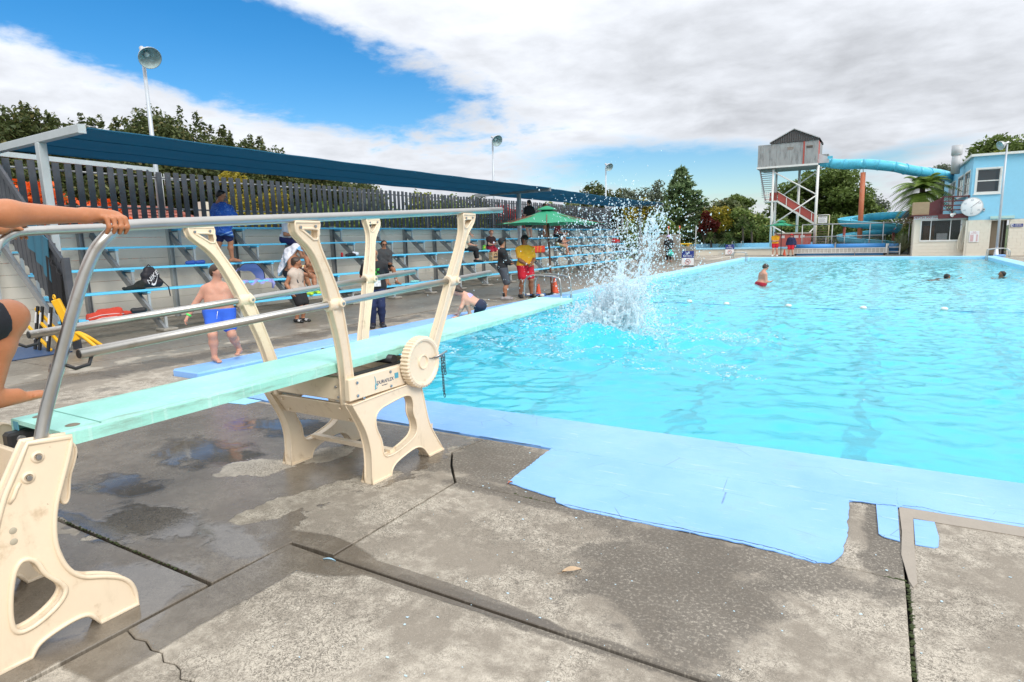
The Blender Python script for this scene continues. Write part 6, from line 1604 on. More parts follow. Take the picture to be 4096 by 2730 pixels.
spiky('flax_bush', (1.35, 50.9, -0.1), 0.15, 1.9, 140, 'pale flax bush with arching blades beside the clubhouse', foliage('flax_blade', (0.13, 0.16, 0.08), (0.30, 0.32, 0.20)), 0.07, 0.35, 'flax', False)
# tree fern with dead skirt
tf = thing('tree_fern', (2.3, 50.9, -0.1), 'tree fern with arching fronds and brown dead skirt beside the clubhouse', 'tree fern', 'trees beyond the pool')
def fronds(n, L_, e0, e1, mat, cz, name, droop):
    vs = []; fs = []
    for k in range(n):
        a = 6.283*k/n+vr.uniform(-.25, .25); e = vr.uniform(e0, e1); ll = L_*vr.uniform(0.8, 1.1); sd = np.array([-math.sin(a), math.cos(a), 0])
        for i in range(26):
            s_ = (i+0.5)/26; hx = math.cos(e)*ll*s_; hz = math.sin(e)*ll*s_-droop*ll*s_*s_
            p = np.array([math.cos(a)*hx, math.sin(a)*hx, cz+hz]); tx = np.array([math.cos(a), math.sin(a), math.sin(e)-2*droop*s_]); tx /= np.linalg.norm(tx)
            lw_ = 0.36*ll*0.5*math.sin(math.pi*min(1, s_*0.92+0.10))**0.8+0.02
            for q in (-1, 1):
                b0 = len(vs); tip = p+sd*q*lw_+tx*0.16*lw_+np.array([0, 0, -0.25*lw_]); w2 = tx*ll*0.017
                vs += [p-w2, p+w2, tip+w2*0.3, tip-w2*0.3]; fs.append((b0, b0+1, b0+2, b0+3))
    put(name, raw_mesh(name, np.array(vs), np.array(fs)), mat, tf)
fronds(38, 2.5, 0.15, 1.25, F_FERN, 4.55, 'fronds', 0.62); fronds(26, 2.3, -0.3, 0.5, F_FERN, 4.2, 'fronds', 0.70); fronds(26, 1.9, -1.1, -0.35, F_DEAD, 4.0, 'dead_fronds', 0.40)
MB().tube([(2.3, 50.9, -0.1), (2.25, 50.9, 2.3), (2.3, 50.9, 4.6)], [0.20, 0.16, 0.17], 10).build('trunk', BARK, tf)
tree('shrub', (1.9, 51.8, -0.1), (1.9, 51.8, 1.2), (0.9, 0.7, 1.3), 2800, 0.12, F_MID, 'green shrub at the foot of the tree fern', 'trees beyond the pool', 10, 0.45, cat='shrub', r0=0.05)
# trees behind the clubhouse
tree('broad_tree', (11.2, 84, -0.1), (11.2, 84, 8.2), (4.6, 3, 3.3), 9000, 0.30, F_OAK, 'tall dark tree rising behind the clubhouse roof', 'trees beyond the pool', 24, 1.1, r0=0.3)
tree('broad_tree', (8.9, 76, -0.1), (9.0, 76, 6.4), (2.5, 2, 2.3), 7000, 0.22, F_LIME, 'yellow green tree just above the clubhouse roof', 'trees beyond the pool', 18, 0.75, r0=0.2)
tree('gum_tree', (5.4, 86, -0.1), (5.6, 86, 6.6), (1.2, 1.2, 2.2), 1600, 0.28, F_GREY, 'thin grey tree between the flue and the dark tree', 'trees beyond the pool', 12, 0.6)
# far hill line
hv = []; hf = []; nx = 90
hm = M('far_hill_green', (0.045, 0.07, 0.035), 0.9, var=0.3, scale=0.02)
for i in range(nx+1):
    x = -420+840*i/nx; z = 8+6*math.sin(i*0.21)+3.5*math.sin(i*0.53+1)+1.5*math.sin(i*1.7)
    hv += [(x, 600, -1), (x, 640, z), (x, 900, z*0.6)]
for i in range(nx): a = 3*i; hf += [(a, a+3, a+4, a+1), (a+1, a+4, a+5, a+2)]
tag(put('hills', raw_mesh('hills', hv, hf, True), hm), kind='structure')
# ------------------------------------------------------------------ people: one continuous body surface each (blended limbs), clothes as children
def surfnet(D, lo, st_):
    """surface nets on a sampled distance field"""
    nx, ny, nz = D.shape; s_ = D < 0
    c = [(i, j, k) for i in (0, 1) for j in (0, 1) for k in (0, 1)]
    sub = lambda A_, o: A_[o[0]:nx-1+o[0], o[1]:ny-1+o[1], o[2]:nz-1+o[2]]
    cnt = sum(sub(s_, o).astype(np.int8) for o in c); act = (cnt > 0) & (cnt < 8)
    idx = -np.ones(act.shape, np.int64); I = np.argwhere(act); idx[act] = np.arange(len(I))
    acc = np.zeros((len(I), 3)); w = np.zeros(len(I))
    vals = {o: sub(D, o)[act] for o in c}
    for a in c:
        for ax in range(3):
            if a[ax] == 1: continue
            b_ = list(a); b_[ax] = 1; b_ = tuple(b_)
            va, vb = vals[a], vals[b_]; m_ = (va < 0) != (vb < 0)
            t = np.where(m_, va/(va-vb+1e-12), 0)
            q = np.tile(np.array(a, float), (len(I), 1)); q[:, ax] += t
            acc[m_] += q[m_]; w[m_] += 1
    V = (I+acc/np.maximum(w, 1)[:, None])*st_+lo
    F = []
    for ax in range(3):
        e0 = [slice(1, -1)]*3; e0[ax] = slice(0, -1); e1 = [slice(1, -1)]*3; e1[ax] = slice(1, None)
        A_, B_ = s_[tuple(e0)], s_[tuple(e1)]; ch = np.argwhere(A_ != B_)
        if not len(ch): continue
        sgn = A_[tuple(ch.T)]
        p = ch.copy(); u, v = [(1, 2), (2, 0), (0, 1)][ax]
        for k in range(3):
            if k != ax: p[:, k] += 1
        def at(du, dv):
            q = p.copy(); q[:, u] += du; q[:, v] += dv; return idx[tuple(q.T)]
        f = np.stack([at(-1, -1), at(0, -1), at(0, 0), at(-1, 0)], 1)
        f[~sgn] = f[~sgn][:, ::-1]
        F.append(f[(f >= 0).all(1)])
    return V, np.concatenate(F)
def field(prims, st_, cuts=(), fold=0.0, pad=0.03):
    """smooth union of tapered capsules (a, b, ra, rb, k); cuts: (point, normal) keep the side against the normal"""
    A_ = np.array([p[0] for p in prims]); B_ = np.array([p[1] for p in prims]); Rm = np.array([max(p[2], p[3]) for p in prims])[:, None]
    lo = np.minimum(A_-Rm, B_-Rm).min(0)-pad; hi = np.maximum(A_+Rm, B_+Rm).max(0)+pad
    n = np.ceil((hi-lo)/st_).astype(int)+1; ax = [lo[i]+st_*np.arange(n[i]) for i in range(3)]
    D = np.full(n, 0.5)
    for a, b_, ra, rb, k in prims:
        a = np.array(a, float); b_ = np.array(b_, float); r = max(ra, rb)+k+st_*2.5
        i0 = np.maximum(0, np.floor((np.minimum(a, b_)-r-lo)/st_).astype(int)); i1 = np.minimum(n, np.ceil((np.maximum(a, b_)+r-lo)/st_).astype(int)+1)
        X, Y, Z = np.meshgrid(*[ax[q][i0[q]:i1[q]] for q in range(3)], indexing='ij')
        ab = b_-a; L2 = ab@ab+1e-9
        t = np.clip(((X-a[0])*ab[0]+(Y-a[1])*ab[1]+(Z-a[2])*ab[2])/L2, 0, 1)
        d_ = np.sqrt((X-a[0]-t*ab[0])**2+(Y-a[1]-t*ab[1])**2+(Z-a[2]-t*ab[2])**2)-(ra+(rb-ra)*t)
        sl = tuple(slice(i0[q], i1[q]) for q in range(3)); o = D[sl]
        h = np.clip(0.5+0.5*(o-d_)/k, 0, 1); D[sl] = o*(1-h)+d_*h-k*h*(1-h)
    if fold or cuts:
        X, Y, Z = np.meshgrid(*ax, indexing='ij')
        if fold: D = D+fold*(np.sin(X*41+Z*13)*np.sin(Y*37-Z*9)+0.6*np.sin(Z*52+X*21+Y*17))
        for p, nrm in cuts:
            p = np.array(p); nrm = np.array(nrm, float); nrm /= np.linalg.norm(nrm)
            D = np.maximum(D, (X-p[0])*nrm[0]+(Y-p[1])*nrm[1]+(Z-p[2])*nrm[2])
    return D, lo
def sdf_obj(name, prims, mat, parent, st_=0.012, cuts=(), fold=0.0):
    D, lo = field(prims, st_, cuts, fold)
    V, F = surfnet(D, lo, st_)
    if not len(V): return None
    # a little smoothing
    for _ in range(2):
        acc = np.zeros_like(V); c = np.zeros(len(V))
        for a, b_ in ((0, 1), (1, 2), (2, 3), (3, 0)):
            np.add.at(acc, F[:, a], V[F[:, b_]]); np.add.at(acc, F[:, b_], V[F[:, a]]); np.add.at(c, F[:, a], 1); np.add.at(c, F[:, b_], 1)
        V = V*0.55+0.45*acc/np.maximum(c, 1)[:, None]
    V = V-np.array(root_off(parent))
    return put(name, raw_mesh(name, V, F, True), mat, parent)
def skin(name, c, rough=0.5): return M('skin_'+name, c, rough, var=0.16, scale=11, bmp=0.10, bscale=220, sss=0.12, spec=0.4, dirt=tuple(q*0.72 for q in c), dirt_amt=0.10, dirt_scale=16)
SK_LIGHT = skin('light', (0.58, 0.33, 0.24)); SK_PINK = skin('pink', (0.54, 0.27, 0.185)); SK_TAN = skin('tan', (0.40, 0.185, 0.105)); SK_BROWN = skin('brown', (0.30, 0.135, 0.075)); SK_FG = skin('warm_tan', (0.46, 0.185, 0.085), 0.42)
def cloth(name, c, rough=0.85): return M('cloth_'+name, c, rough, var=0.12, scale=10, bmp=0.25, bscale=160)
H_BLACK = M('hair_black', (0.012, 0.010, 0.009), 0.45, var=0.4, scale=40); H_BROWN = M('hair_brown', (0.045, 0.026, 0.016), 0.5, var=0.4, scale=40); H_RED = M('hair_auburn', (0.12, 0.04, 0.018), 0.5, var=0.3, scale=40); H_GREY = M('hair_grey', (0.16, 0.15, 0.14), 0.5, var=0.4, scale=40); H_GINGER = M('hair_ginger', (0.30, 0.12, 0.05), 0.5, var=0.3, scale=40)
EYE = M('eye_dark', (0.02, 0.015, 0.012), 0.3); LIP = M('lip', (0.30, 0.10, 0.08), 0.5); SHADE = M('sunglasses', (0.01, 0.01, 0.012), 0.15)

def ik(a, c, l1, l2, pole):
    a = np.array(a, float); c = np.array(c, float); d_ = c-a; L = np.linalg.norm(d_); mx_ = (l1+l2)*0.995
    if L > mx_: c = a+d_*mx_/L; d_ = c-a; L = mx_
    x = (l1*l1-l2*l2+L*L)/(2*L); h = math.sqrt(max(0, l1*l1-x*x)); u = d_/L
    p = np.array(pole, float); p = p-u*(p@u); p /= np.linalg.norm(p)+1e-9
    return a+u*x+p*h, c
class Human:
    """joints in world space; local pose axes: x right, y forward, z up"""
    def __init__(s, label, loc, yaw, H, pelvis=None, lean=0, side=0, feet=None, hands=(None, None), head=(0, 0), build=1.0, belly=0.0, child=False, skin_=None, group='people around the pool', kneepole=None, toe=(0.12, -0.12), hand_dir=(None, None), curl=0.5, st_=0.012, cat='person', twist=0, elbow=None, face=True):
        s.H = H; s.b = build; s.skin = skin_; s.st = st_
        f = np.array([math.cos(yaw), math.sin(yaw), 0]); r = np.array([f[1], -f[0], 0]); up = np.array([0, 0, 1.0]); loc = np.array(loc, float)
        s.W = lambda p: loc+r*p[0]+f*p[1]+up*p[2]
        s.f, s.r = f, r
        s.root = thing('person', tuple(loc), label, cat, group)
        hipz = (0.495 if child else 0.515)*H
        if pelvis is None: pelvis = (0, 0, hipz)
        ln, sd, tw_ = R(lean), R(side), R(twist)
        tf_ = f*math.cos(tw_)+r*math.sin(tw_)*-1; tr = np.array([tf_[1], -tf_[0], 0])
        u = up*math.cos(ln)+tf_*math.sin(ln); u = u*math.cos(sd)+tr*math.sin(sd); u /= np.linalg.norm(u)
        fw = tf_-u*(tf_@u); fw /= np.linalg.norm(fw); rt = np.cross(fw, u)
        s.u, s.fw, s.rt = u, fw, rt
        P_ = s.W(pelvis); s.P = P_
        tl = (0.285 if child else 0.30)*H; s.tl = tl
        s.neck = P_+u*(tl+0.015*H)
        sw = (0.108 if child else 0.112)*H*(0.9+0.1*build); s.sh = [P_+u*(tl-0.048*H)+rt*sw, P_+u*(tl-0.048*H)-rt*sw]
        hw = 0.054*H*(0.7+0.3*build); s.hip = [P_+r*hw, P_-r*hw]
        l1, l2 = 0.245*H, 0.235*H
        if feet is None: feet = ((0.07*H*0.8, 0, 0), (-0.07*H*0.8, 0, 0))
        s.knee = []; s.ank = []; s.toe = []
        for i in range(2):
            a = s.W((feet[i][0], feet[i][1], feet[i][2]+0.048*H))
            kp = f if kneepole is None else s.W(kneepole[i])-s.W((0, 0, 0))
            k_, a = ik(s.hip[i], a, l1, l2, kp); s.knee.append(k_); s.ank.append(a)
            t = math.radians(0)+toe[i]; s.toe.append(a+(f*math.cos(t)+r*math.sin(t))*0.115*H-up*0.030*H*(1 if len(feet[i]) < 4 else feet[i][3]))
        a1, a2 = 0.168*H, 0.150*H; s.elb = []; s.wri = []; s.hd = []
        for i in range(2):
            sg = 1 if i == 0 else -1
            h = hands[i]
            tgt = s.sh[i]+(-up*0.97+rt*sg*0.22+fw*0.06)*(a1+a2) if h is None else s.W(h)
            pole = -f*1.0+r*sg*0.5-up*0.3 if elbow is None else s.W(elbow[i])-s.W((0, 0, 0))
            e, wv = ik(s.sh[i], tgt, a1, a2, pole); s.elb.append(e); s.wri.append(wv)
            hdv = (wv-e)/np.linalg.norm(wv-e) if hand_dir[i] is None else (s.W(hand_dir[i])-s.W((0, 0, 0))); s.hd.append(hdv/np.linalg.norm(hdv))
        s.curl = curl
        hh = (0.150 if child else 0.132)*H; s.hh = hh
        hy, hp = R(head[0]), R(head[1]); hf = fw*math.cos(hy)-rt*math.sin(hy); hf = hf*math.cos(hp)+(up*0.6+u*0.4)*math.sin(hp); hf /= np.linalg.norm(hf)
        hu = (up*0.6+u*0.4); hu = hu-hf*(hu@hf); hu /= np.linalg.norm(hu); hr = np.cross(hf, hu); s.hf, s.hu, s.hr = hf, hu, hr
        s.hc = s.neck+u*0.035*H+hu*hh*0.42+hf*0.012*H
        s.belly = belly
        s.make_body(face)
    def torso(s, g=0.0):
        H, b_ = s.H, s.b; P_, u, fw, rt = s.P, s.u, s.fw, s.rt; o = []
        def row(h, hw, r_, fo=0.0, k=0.05): c = P_+u*h*s.tl+fw*fo; o.append((c-rt*hw*H, c+rt*hw*H, r_*H+g, r_*H+g, k))
        row(-0.02, 0.050*b_, 0.064*b_, -0.006); row(0.10, 0.048*b_, 0.064*b_, -0.012)
        row(0.28, 0.040*b_, 0.056*b_, 0.004+s.belly*0.03); row(0.45, 0.042*b_, 0.056*b_, 0.004+s.belly*0.035); row(0.62, 0.050*(0.5+0.5*b_), 0.058*(0.4+0.6*b_), 0.004); row(0.80, 0.058*(0.6+0.4*b_), 0.056*(0.5+0.5*b_), 0.004)
        o.append((s.sh[1], s.sh[0], 0.036*H+g, 0.036*H+g, 0.05))
        for q in s.sh: o.append((s.neck-u*0.004*H-fw*0.008*H, s.neck*0.30+q*0.70+u*0.006*H, 0.034*H+g, 0.026*H+g, 0.04))
        for q in (-1, 1): o.append((P_+u*0.70*s.tl+rt*q*0.045*H+fw*0.045*H*(0.5+0.5*b_), P_+u*0.74*s.tl+rt*q*0.05*H+fw*0.045*H*(0.5+0.5*b_), 0.026*H+g, 0.024*H+g, 0.03))
        c = P_+u*0.86*s.tl; o.append((c, s.neck, 0.052*H+g, 0.036*H+g, 0.04))
        return o
    def arm(s, i, g=0.0, t0=0.0, t1=2.0):
        """t: 0 shoulder, 1 elbow, 2 wrist"""
        H = s.H; b_ = 0.6+0.4*s.b; o = []
        if t0 < 1: 
            e = min(1, t1); a = s.sh[i]; q = s.sh[i]+(s.elb[i]-s.sh[i])*e; o.append((a, q, 0.034*H*b_+g, (0.034-0.007*e)*H*b_+g, 0.03))
        if t1 > 1:
            e = min(1, t1-1); q = s.elb[i]+(s.wri[i]-s.elb[i])*e; m_ = s.elb[i]+(s.wri[i]-s.elb[i])*min(e, 0.3)
            o.append((s.elb[i], m_, 0.026*H*b_+g, 0.0275*H*b_+g, 0.02)); o.append((m_, q, 0.0275*H*b_+g, (0.0275-0.011*e)*H*b_+g, 0.02))
        return o
    def leg(s, i, g=0.0, t1=2.0, t0=0.0):
        H = s.H; b_ = 0.5+0.5*s.b; o = []
        e = min(1, t1); 
        if t0 < 1: o.append((s.hip[i]+(s.knee[i]-s.hip[i])*t0, s.hip[i]+(s.knee[i]-s.hip[i])*e, 0.056*H*b_+g, (0.056-0.018*e)*H*b_+g, 0.04))
        if t1 > 1:
            e = min(1, t1-1); kn, an_ = s.knee[i], s.ank[i]; d_ = an_-kn; back = -s.f*0.010*H
            o.append((kn, kn+d_*min(e, 0.35)+back, 0.036*H*b_+g, 0.038*H*b_+g, 0.03))
            if e > 0.35: o.append((kn+d_*0.35+back, kn+d_*e, 0.038*H*b_+g, (0.038-0.016*(e-0.35)/0.65)*H*b_+g, 0.03))
        return o
    def foot(s, i, g=0.0):
        H = s.H; a, t = s.ank[i], s.toe[i]; fd = (t-a); fd /= np.linalg.norm(fd); up = np.array([0, 0, 1.0])
        hl = a-fd*0.030*H-up*0.024*H; sd = np.cross(fd, up)
        return [(a, hl, 0.022*H+g, 0.022*H+g, 0.02), (hl, t, 0.022*H+g, 0.015*H+g, 0.02), (a, a+(t-a)*0.7+up*0.004, 0.024*H+g, 0.016*H+g, 0.02), (t-sd*0.014*H, t+sd*0.016*H, 0.014*H+g, 0.013*H+g, 0.012)]
    def hand(s, i, g=0.0):
        H = s.H; w = s.wri[i]; d_ = s.hd[i]; sg = 1 if i == 0 else -1
        fwd = s.f-d_*(s.f@d_); 
        if np.linalg.norm(fwd) < 0.3: fwd = np.array([0, 0, 1.0])-d_*d_[2]
        th = fwd/np.linalg.norm(fwd); pn = np.cross(d_, th)*(-sg); pn /= np.linalg.norm(pn)      # thumb side, palm normal (towards the body)
        o = [(w, w+d_*0.050*H+th*0.010*H, 0.014*H+g, 0.013*H+g, 0.012), (w, w+d_*0.050*H-th*0.012*H, 0.014*H+g, 0.012*H+g, 0.012)]
        for k, (off, L) in enumerate(((0.018, 0.046), (0.006, 0.052), (-0.006, 0.048), (-0.018, 0.038))):
            p0 = w+d_*0.052*H+th*off*H; c1 = s.curl*0.6; c2 = s.curl*1.5
            p1 = p0+(d_*math.cos(c1)+pn*math.sin(c1))*L*0.55*H; p2 = p1+(d_*math.cos(c2)+pn*math.sin(c2))*L*0.5*H
            o += [(p0, p1, 0.0062*H+g, 0.0058*H+g, 0.004), (p1, p2, 0.0058*H+g, 0.005*H+g, 0.003)]
        p0 = w+d_*0.014*H+th*0.016*H; p1 = p0+(d_*0.62+th*0.6+pn*0.35)*0.030*H; p2 = p1+(d_*0.85+th*0.2+pn*0.4)*0.026*H
        o += [(p0, p1, 0.0085*H+g, 0.0072*H+g, 0.008), (p1, p2, 0.0072*H+g, 0.006*H+g, 0.004)]
        return o
    def head_prims(s, g=0.0):
        hh = s.hh; c, f, u, r = s.hc, s.hf, s.hu, s.hr
        o = [(c+u*0.13*hh-f*0.12*hh, c+u*0.13*hh+f*0.09*hh, 0.355*hh+g, 0.335*hh+g, 0.03), (c-u*0.06*hh+f*0.10*hh, c-u*0.33*hh+f*0.17*hh, 0.265*hh+g, 0.135*hh+g, 0.03)]
        return o
    def make_body(s, face):
        hh = s.hh; c, f, u, r = s.hc, s.hf, s.hu, s.hr; H = s.H
        o = s.torso()
        for i in range(2): o += s.arm(i)+s.leg(i)+s.foot(i)+s.hand(i)
        o.append((s.neck-s.u*0.02*H, c-u*0.18*hh-f*0.04*hh, 0.036*H*(0.7+0.3*s.b), 0.034*H*(0.7+0.3*s.b), 0.02))
        o += s.head_prims()
        o += [(c+f*0.375*hh+u*0.02*hh, c+f*0.47*hh-u*0.11*hh, 0.035*hh, 0.055*hh, 0.02)]
        for q in (-1, 1): o.append((c+r*q*0.345*hh-u*0.02*hh, c+r*q*0.365*hh+u*0.08*hh-f*0.03*hh, 0.045*hh, 0.06*hh, 0.01))
        sdf_obj('body', o, s.skin, s.root, s.st)
        if face:
            for q in (-1, 1):
                e = c+f*0.385*hh+r*q*0.135*hh+u*0.03*hh; MB().sphere(e, 0.04*hh, 8, 5).build('eye', EYE, s.root)
                MB().tube([e+u*0.09*hh-r*q*0.05*hh+f*0.01*hh, e+u*0.11*hh+r*q*0.07*hh-f*0.02*hh], 0.018*hh, 5).build('eyebrow', H_BLACK, s.root)
            MB().tube([c+f*0.335*hh-u*0.25*hh-r*0.09*hh, c+f*0.365*hh-u*0.25*hh, c+f*0.335*hh-u*0.25*hh+r*0.09*hh], 0.022*hh, 6).build('mouth', LIP, s.root)
    # clothing --------------------------------------------------------
    def top(s, mat, sleeve=0.55, hem=-0.05, g=0.014, name='shirt', neck=True, low=None):
        o = s.torso(g)
        if sleeve > 0:
            for i in range(2): o += s.arm(i, g*1.1+0.004, 0, sleeve)
        cuts = [(s.P+s.u*hem*s.tl, -s.u)]
        if neck: cuts.append((s.neck+s.u*0.012*s.H+s.fw*0.0, s.u+s.fw*0.12))
        if sleeve > 0:
            pass
        return sdf_obj(name, o, mat, s.root, s.st, cuts, 0.0025)
    def bottoms(s, mat, length=0.75, g=0.020, waist=0.14, name='shorts', flare=0.010):
        P_, u, rt, H, b_ = s.P, s.u, s.rt, s.H, s.b
        o = [q for q in s.torso(g*0.6)[:3]]
        for i in range(2): o += s.leg(i, g+(flare if length < 1.2 else 0), length)
        cuts = [(P_+u*waist*s.tl, u)]
        for i in range(2):
            pass
        if length < 1:
            ob = sdf_obj(name, o, mat, s.root, s.st, cuts, 0.002)
        else: ob = sdf_obj(name, o, mat, s.root, s.st, cuts, 0.002)
        return ob
    def shoes(s, mat, g=0.010, name='shoe'):
        for i in range(2): sdf_obj(name, s.foot(i, g), mat, s.root, min(s.st, 0.010), [(s.ank[i]+np.array([0, 0, 0.012*s.H]), (0, 0, 1))])
    def hair(s, mat, length=0.0, name='hair', fringe=0.0):
        hh = s.hh; c, f, u, r = s.hc, s.hf, s.hu, s.hr; g = 0.05*hh
        o = [(c+u*0.16*hh-f*0.14*hh, c+u*0.16*hh+f*0.06*hh, 0.375*hh+g, 0.345*hh+g, 0.03), (c-u*0.05*hh-f*0.16*hh, c+u*0.1*hh-f*0.16*hh, 0.31*hh+g, 0.33*hh, 0.03)]
        cuts = [(c+u*(0.15-fringe)*hh+f*0.06*hh, f*0.75-u*0.66)]
        if length > 0:
            for q in (-0.8, 0, 0.8): o.append((c-f*0.22*hh+r*q*0.2*hh, c-f*0.30*hh-u*length*hh+r*q*0.26*hh, 0.24*hh, 0.10*hh, 0.04))
            cuts = [(c+u*(0.18-fringe)*hh+f*0.10*hh, f*0.92-u*0.40)]
        return sdf_obj(name, o, mat, s.root, min(s.st, 0.010), cuts, 0.002)
    def cap(s, mat, brim=True, name='cap', wide=False, brim_yaw=0.0):
        hh = s.hh; c, f, u, r = s.hc, s.hf, s.hu, s.hr; g = 0.075*hh
        o = [(c+u*0.17*hh-f*0.12*hh, c+u*0.17*hh+f*0.07*hh, 0.375*hh+g, 0.36*hh+g, 0.03)]
        hat = sdf_obj(name, o, mat, s.root, min(s.st, 0.010), [(c+u*0.20*hh, -u-f*0.05)])
        if brim:
            m_ = MB(); n = 13; bf = f*math.cos(brim_yaw)+r*math.sin(brim_yaw); br = np.cross(bf, u); pts = []
            A_ = np.linspace(R(-75), R(75), n) if not wide else np.linspace(0, 2*math.pi, 25)
            for a in A_:
                dv = bf*math.cos(a)+br*math.sin(a); r0 = 0.42*hh; r1 = (0.42+0.42*max(0.05, math.cos(a*0.95)))*hh if not wide else 0.72*hh
                cc_ = c+u*0.22*hh
                for rr, dz in ((r0, 0.012), (r1, -0.05*hh), (r1, -0.05*hh-0.008), (r0, 0.0)): pts.append(cc_+dv*rr+u*dz)
            f_ = []
            for i in range(len(A_)-1):
                for k in range(4): f_.append((4*i+k, 4*i+(k+1) % 4, 4*i+4+(k+1) % 4, 4*i+4+k))
            m_.add([Vector(q) for q in pts], f_, True); m_.build('cap_brim' if not wide else 'hat_brim', mat, s.root)
        return hat
    def glasses(s):
        hh = s.hh; c, f, u, r = s.hc, s.hf, s.hu, s.hr
        for q in (-1, 1): MB().sphere(c+f*0.40*hh+r*q*0.15*hh+u*0.03*hh, 0.10*hh, 10, 6, (1, 1, 0.75)).build('sunglass_lens', SHADE, s.root)
        MB().tube([c+f*0.30*hh-r*0.34*hh+u*0.05*hh, c+f*0.43*hh-r*0.15*hh+u*0.07*hh, c+f*0.45*hh+u*0.06*hh, c+f*0.43*hh+r*0.15*hh+u*0.07*hh, c+f*0.30*hh+r*0.34*hh+u*0.05*hh], 0.02*hh, 5).build('sunglass_frame', SHADE, s.root)
def yaw_to(x, y, tx, ty): return math.atan2(ty-y, tx-x)
# ------------------------------------------------------------------ the people in the picture
BENCH = 'people on the bleachers'; DECKP = 'people on the deck'; SWIM = 'bathers in the pool'
# boy in blue shorts stepping along the kerb
h = Human('shirtless boy in bright blue shorts stepping along the blue kerb', (-7.92, 5.33, 0.09), R(-42), 1.385, lean=-2, feet=((0.10, 0.12, 0.0), (-0.20, -0.10, 0.05)), hands=((0.41, 0.06, 0.62), (-0.36, 0.02, 0.60)), head=(58, -12), build=1.24, belly=0.8, child=True, skin_=SK_PINK, group=DECKP, st_=0.010, toe=(-0.5, 0.1), curl=0.9)
h.bottoms(cloth('bright_blue', (0.03, 0.12, 0.60)), 0.62, waist=0.13); h.hair(H_BROWN, fringe=0.03)
w_ = h.wri[0]; d_ = (h.wri[0]-h.elb[0]); d_ /= np.linalg.norm(d_)
MB().tube([w_-d_*0.035, w_-d_*0.010], 0.034, 14).build('wristband', M('lime_band', (0.08, 0.75, 0.12), 0.4), h.root)
MB().tube([h.P+h.fw*0.135+h.u*0.02, h.P+h.fw*0.142-h.u*0.03+h.rt*0.01, h.P+h.fw*0.138-h.u*0.09+h.rt*0.02], 0.004, 5).build('drawstring', SIGNW, h.root)

# boy wrapped in a blue towel, standing on the third bench
h = Human('boy wrapped in a blue patterned towel standing on the third bench', (-13.62, 9.47, row_z(3)), R(78), 1.74, feet=((0.05, 0.15, 0.0), (-0.09, -0.22, 0.0)), hands=((0.08, 0.16, 1.30), (-0.08, 0.16, 1.32)), head=(-12, -18), skin_=SK_TAN, group=BENCH, elbow=((1, -0.2, -0.6), (-1, -0.2, -0.6)), build=0.95)
h.hair(H_BLACK); h.bottoms(cloth('navy', (0.012, 0.018, 0.09)), 0.75)
mt, bt_ = mat_new('blue_towel'); p = texobj(); x, y, z = sep(p)
wv = noise(p, 7.0, 3.0, 0.5, 1.4); ln_ = (S.math('ABSOLUTE', wv-0.5)).sst(0.025, 0.008); st2 = S.math('ABSOLUTE', z-0.60-x*0.2-y*0.3).sst(0.022, 0.014).mx(S.math('ABSOLUTE', z-0.68-x*0.2-y*0.3).sst(0.012, 0.006))
setin(bt_, 'Base Color', mixc((ln_*0.30).mx(st2*0.8), mulc((0.012, 0.085, 0.42), noise(p, 14.0, 4.0)*0.6+0.7), (0.32, 0.55, 0.85))); setin(bt_, 'Roughness', 0.9); setin(bt_, 'Normal', bump(noise(p, 160.0, 3.0), 0.35, 0.01)); TOWEL_B = mt
def drape(prims, name, mat, parent, st_=0.014, cuts=(), fold=0.006): return sdf_obj(name, prims, mat, parent, st_, cuts, fold)
sh = h.sh; P_ = h.P; up = np.array([0, 0, 1.0])
o = [(sh[0]+up*0.015, sh[1]+up*0.015, 0.085, 0.085, 0.06), (sh[0]+h.f*0.05-up*0.15, sh[1]+h.f*0.05-up*0.15, 0.12, 0.12, 0.08), (P_+up*0.30+h.r*0.12, P_+up*0.30-h.r*0.12, 0.19, 0.19, 0.10), (P_+up*0.05+h.r*0.11, P_+up*0.05-h.r*0.11, 0.20, 0.20, 0.10), (P_-up*0.25+h.r*0.10-h.f*0.02, P_-up*0.25-h.r*0.10-h.f*0.02, 0.21, 0.21, 0.10), (h.wri[0]+h.f*0.03, h.wri[1]+h.f*0.03, 0.08, 0.08, 0.06), (h.elb[0], h.wri[0], 0.08, 0.08, 0.05), (h.elb[1], h.wri[1], 0.08, 0.08, 0.05)]
drape(o, 'towel', TOWEL_B, h.root, 0.014, [(P_-up*0.27, (0.10, -0.35, -1)), (h.neck+h.f*0.04+up*0.005, up*1.0+h.f*0.35)], 0.007)

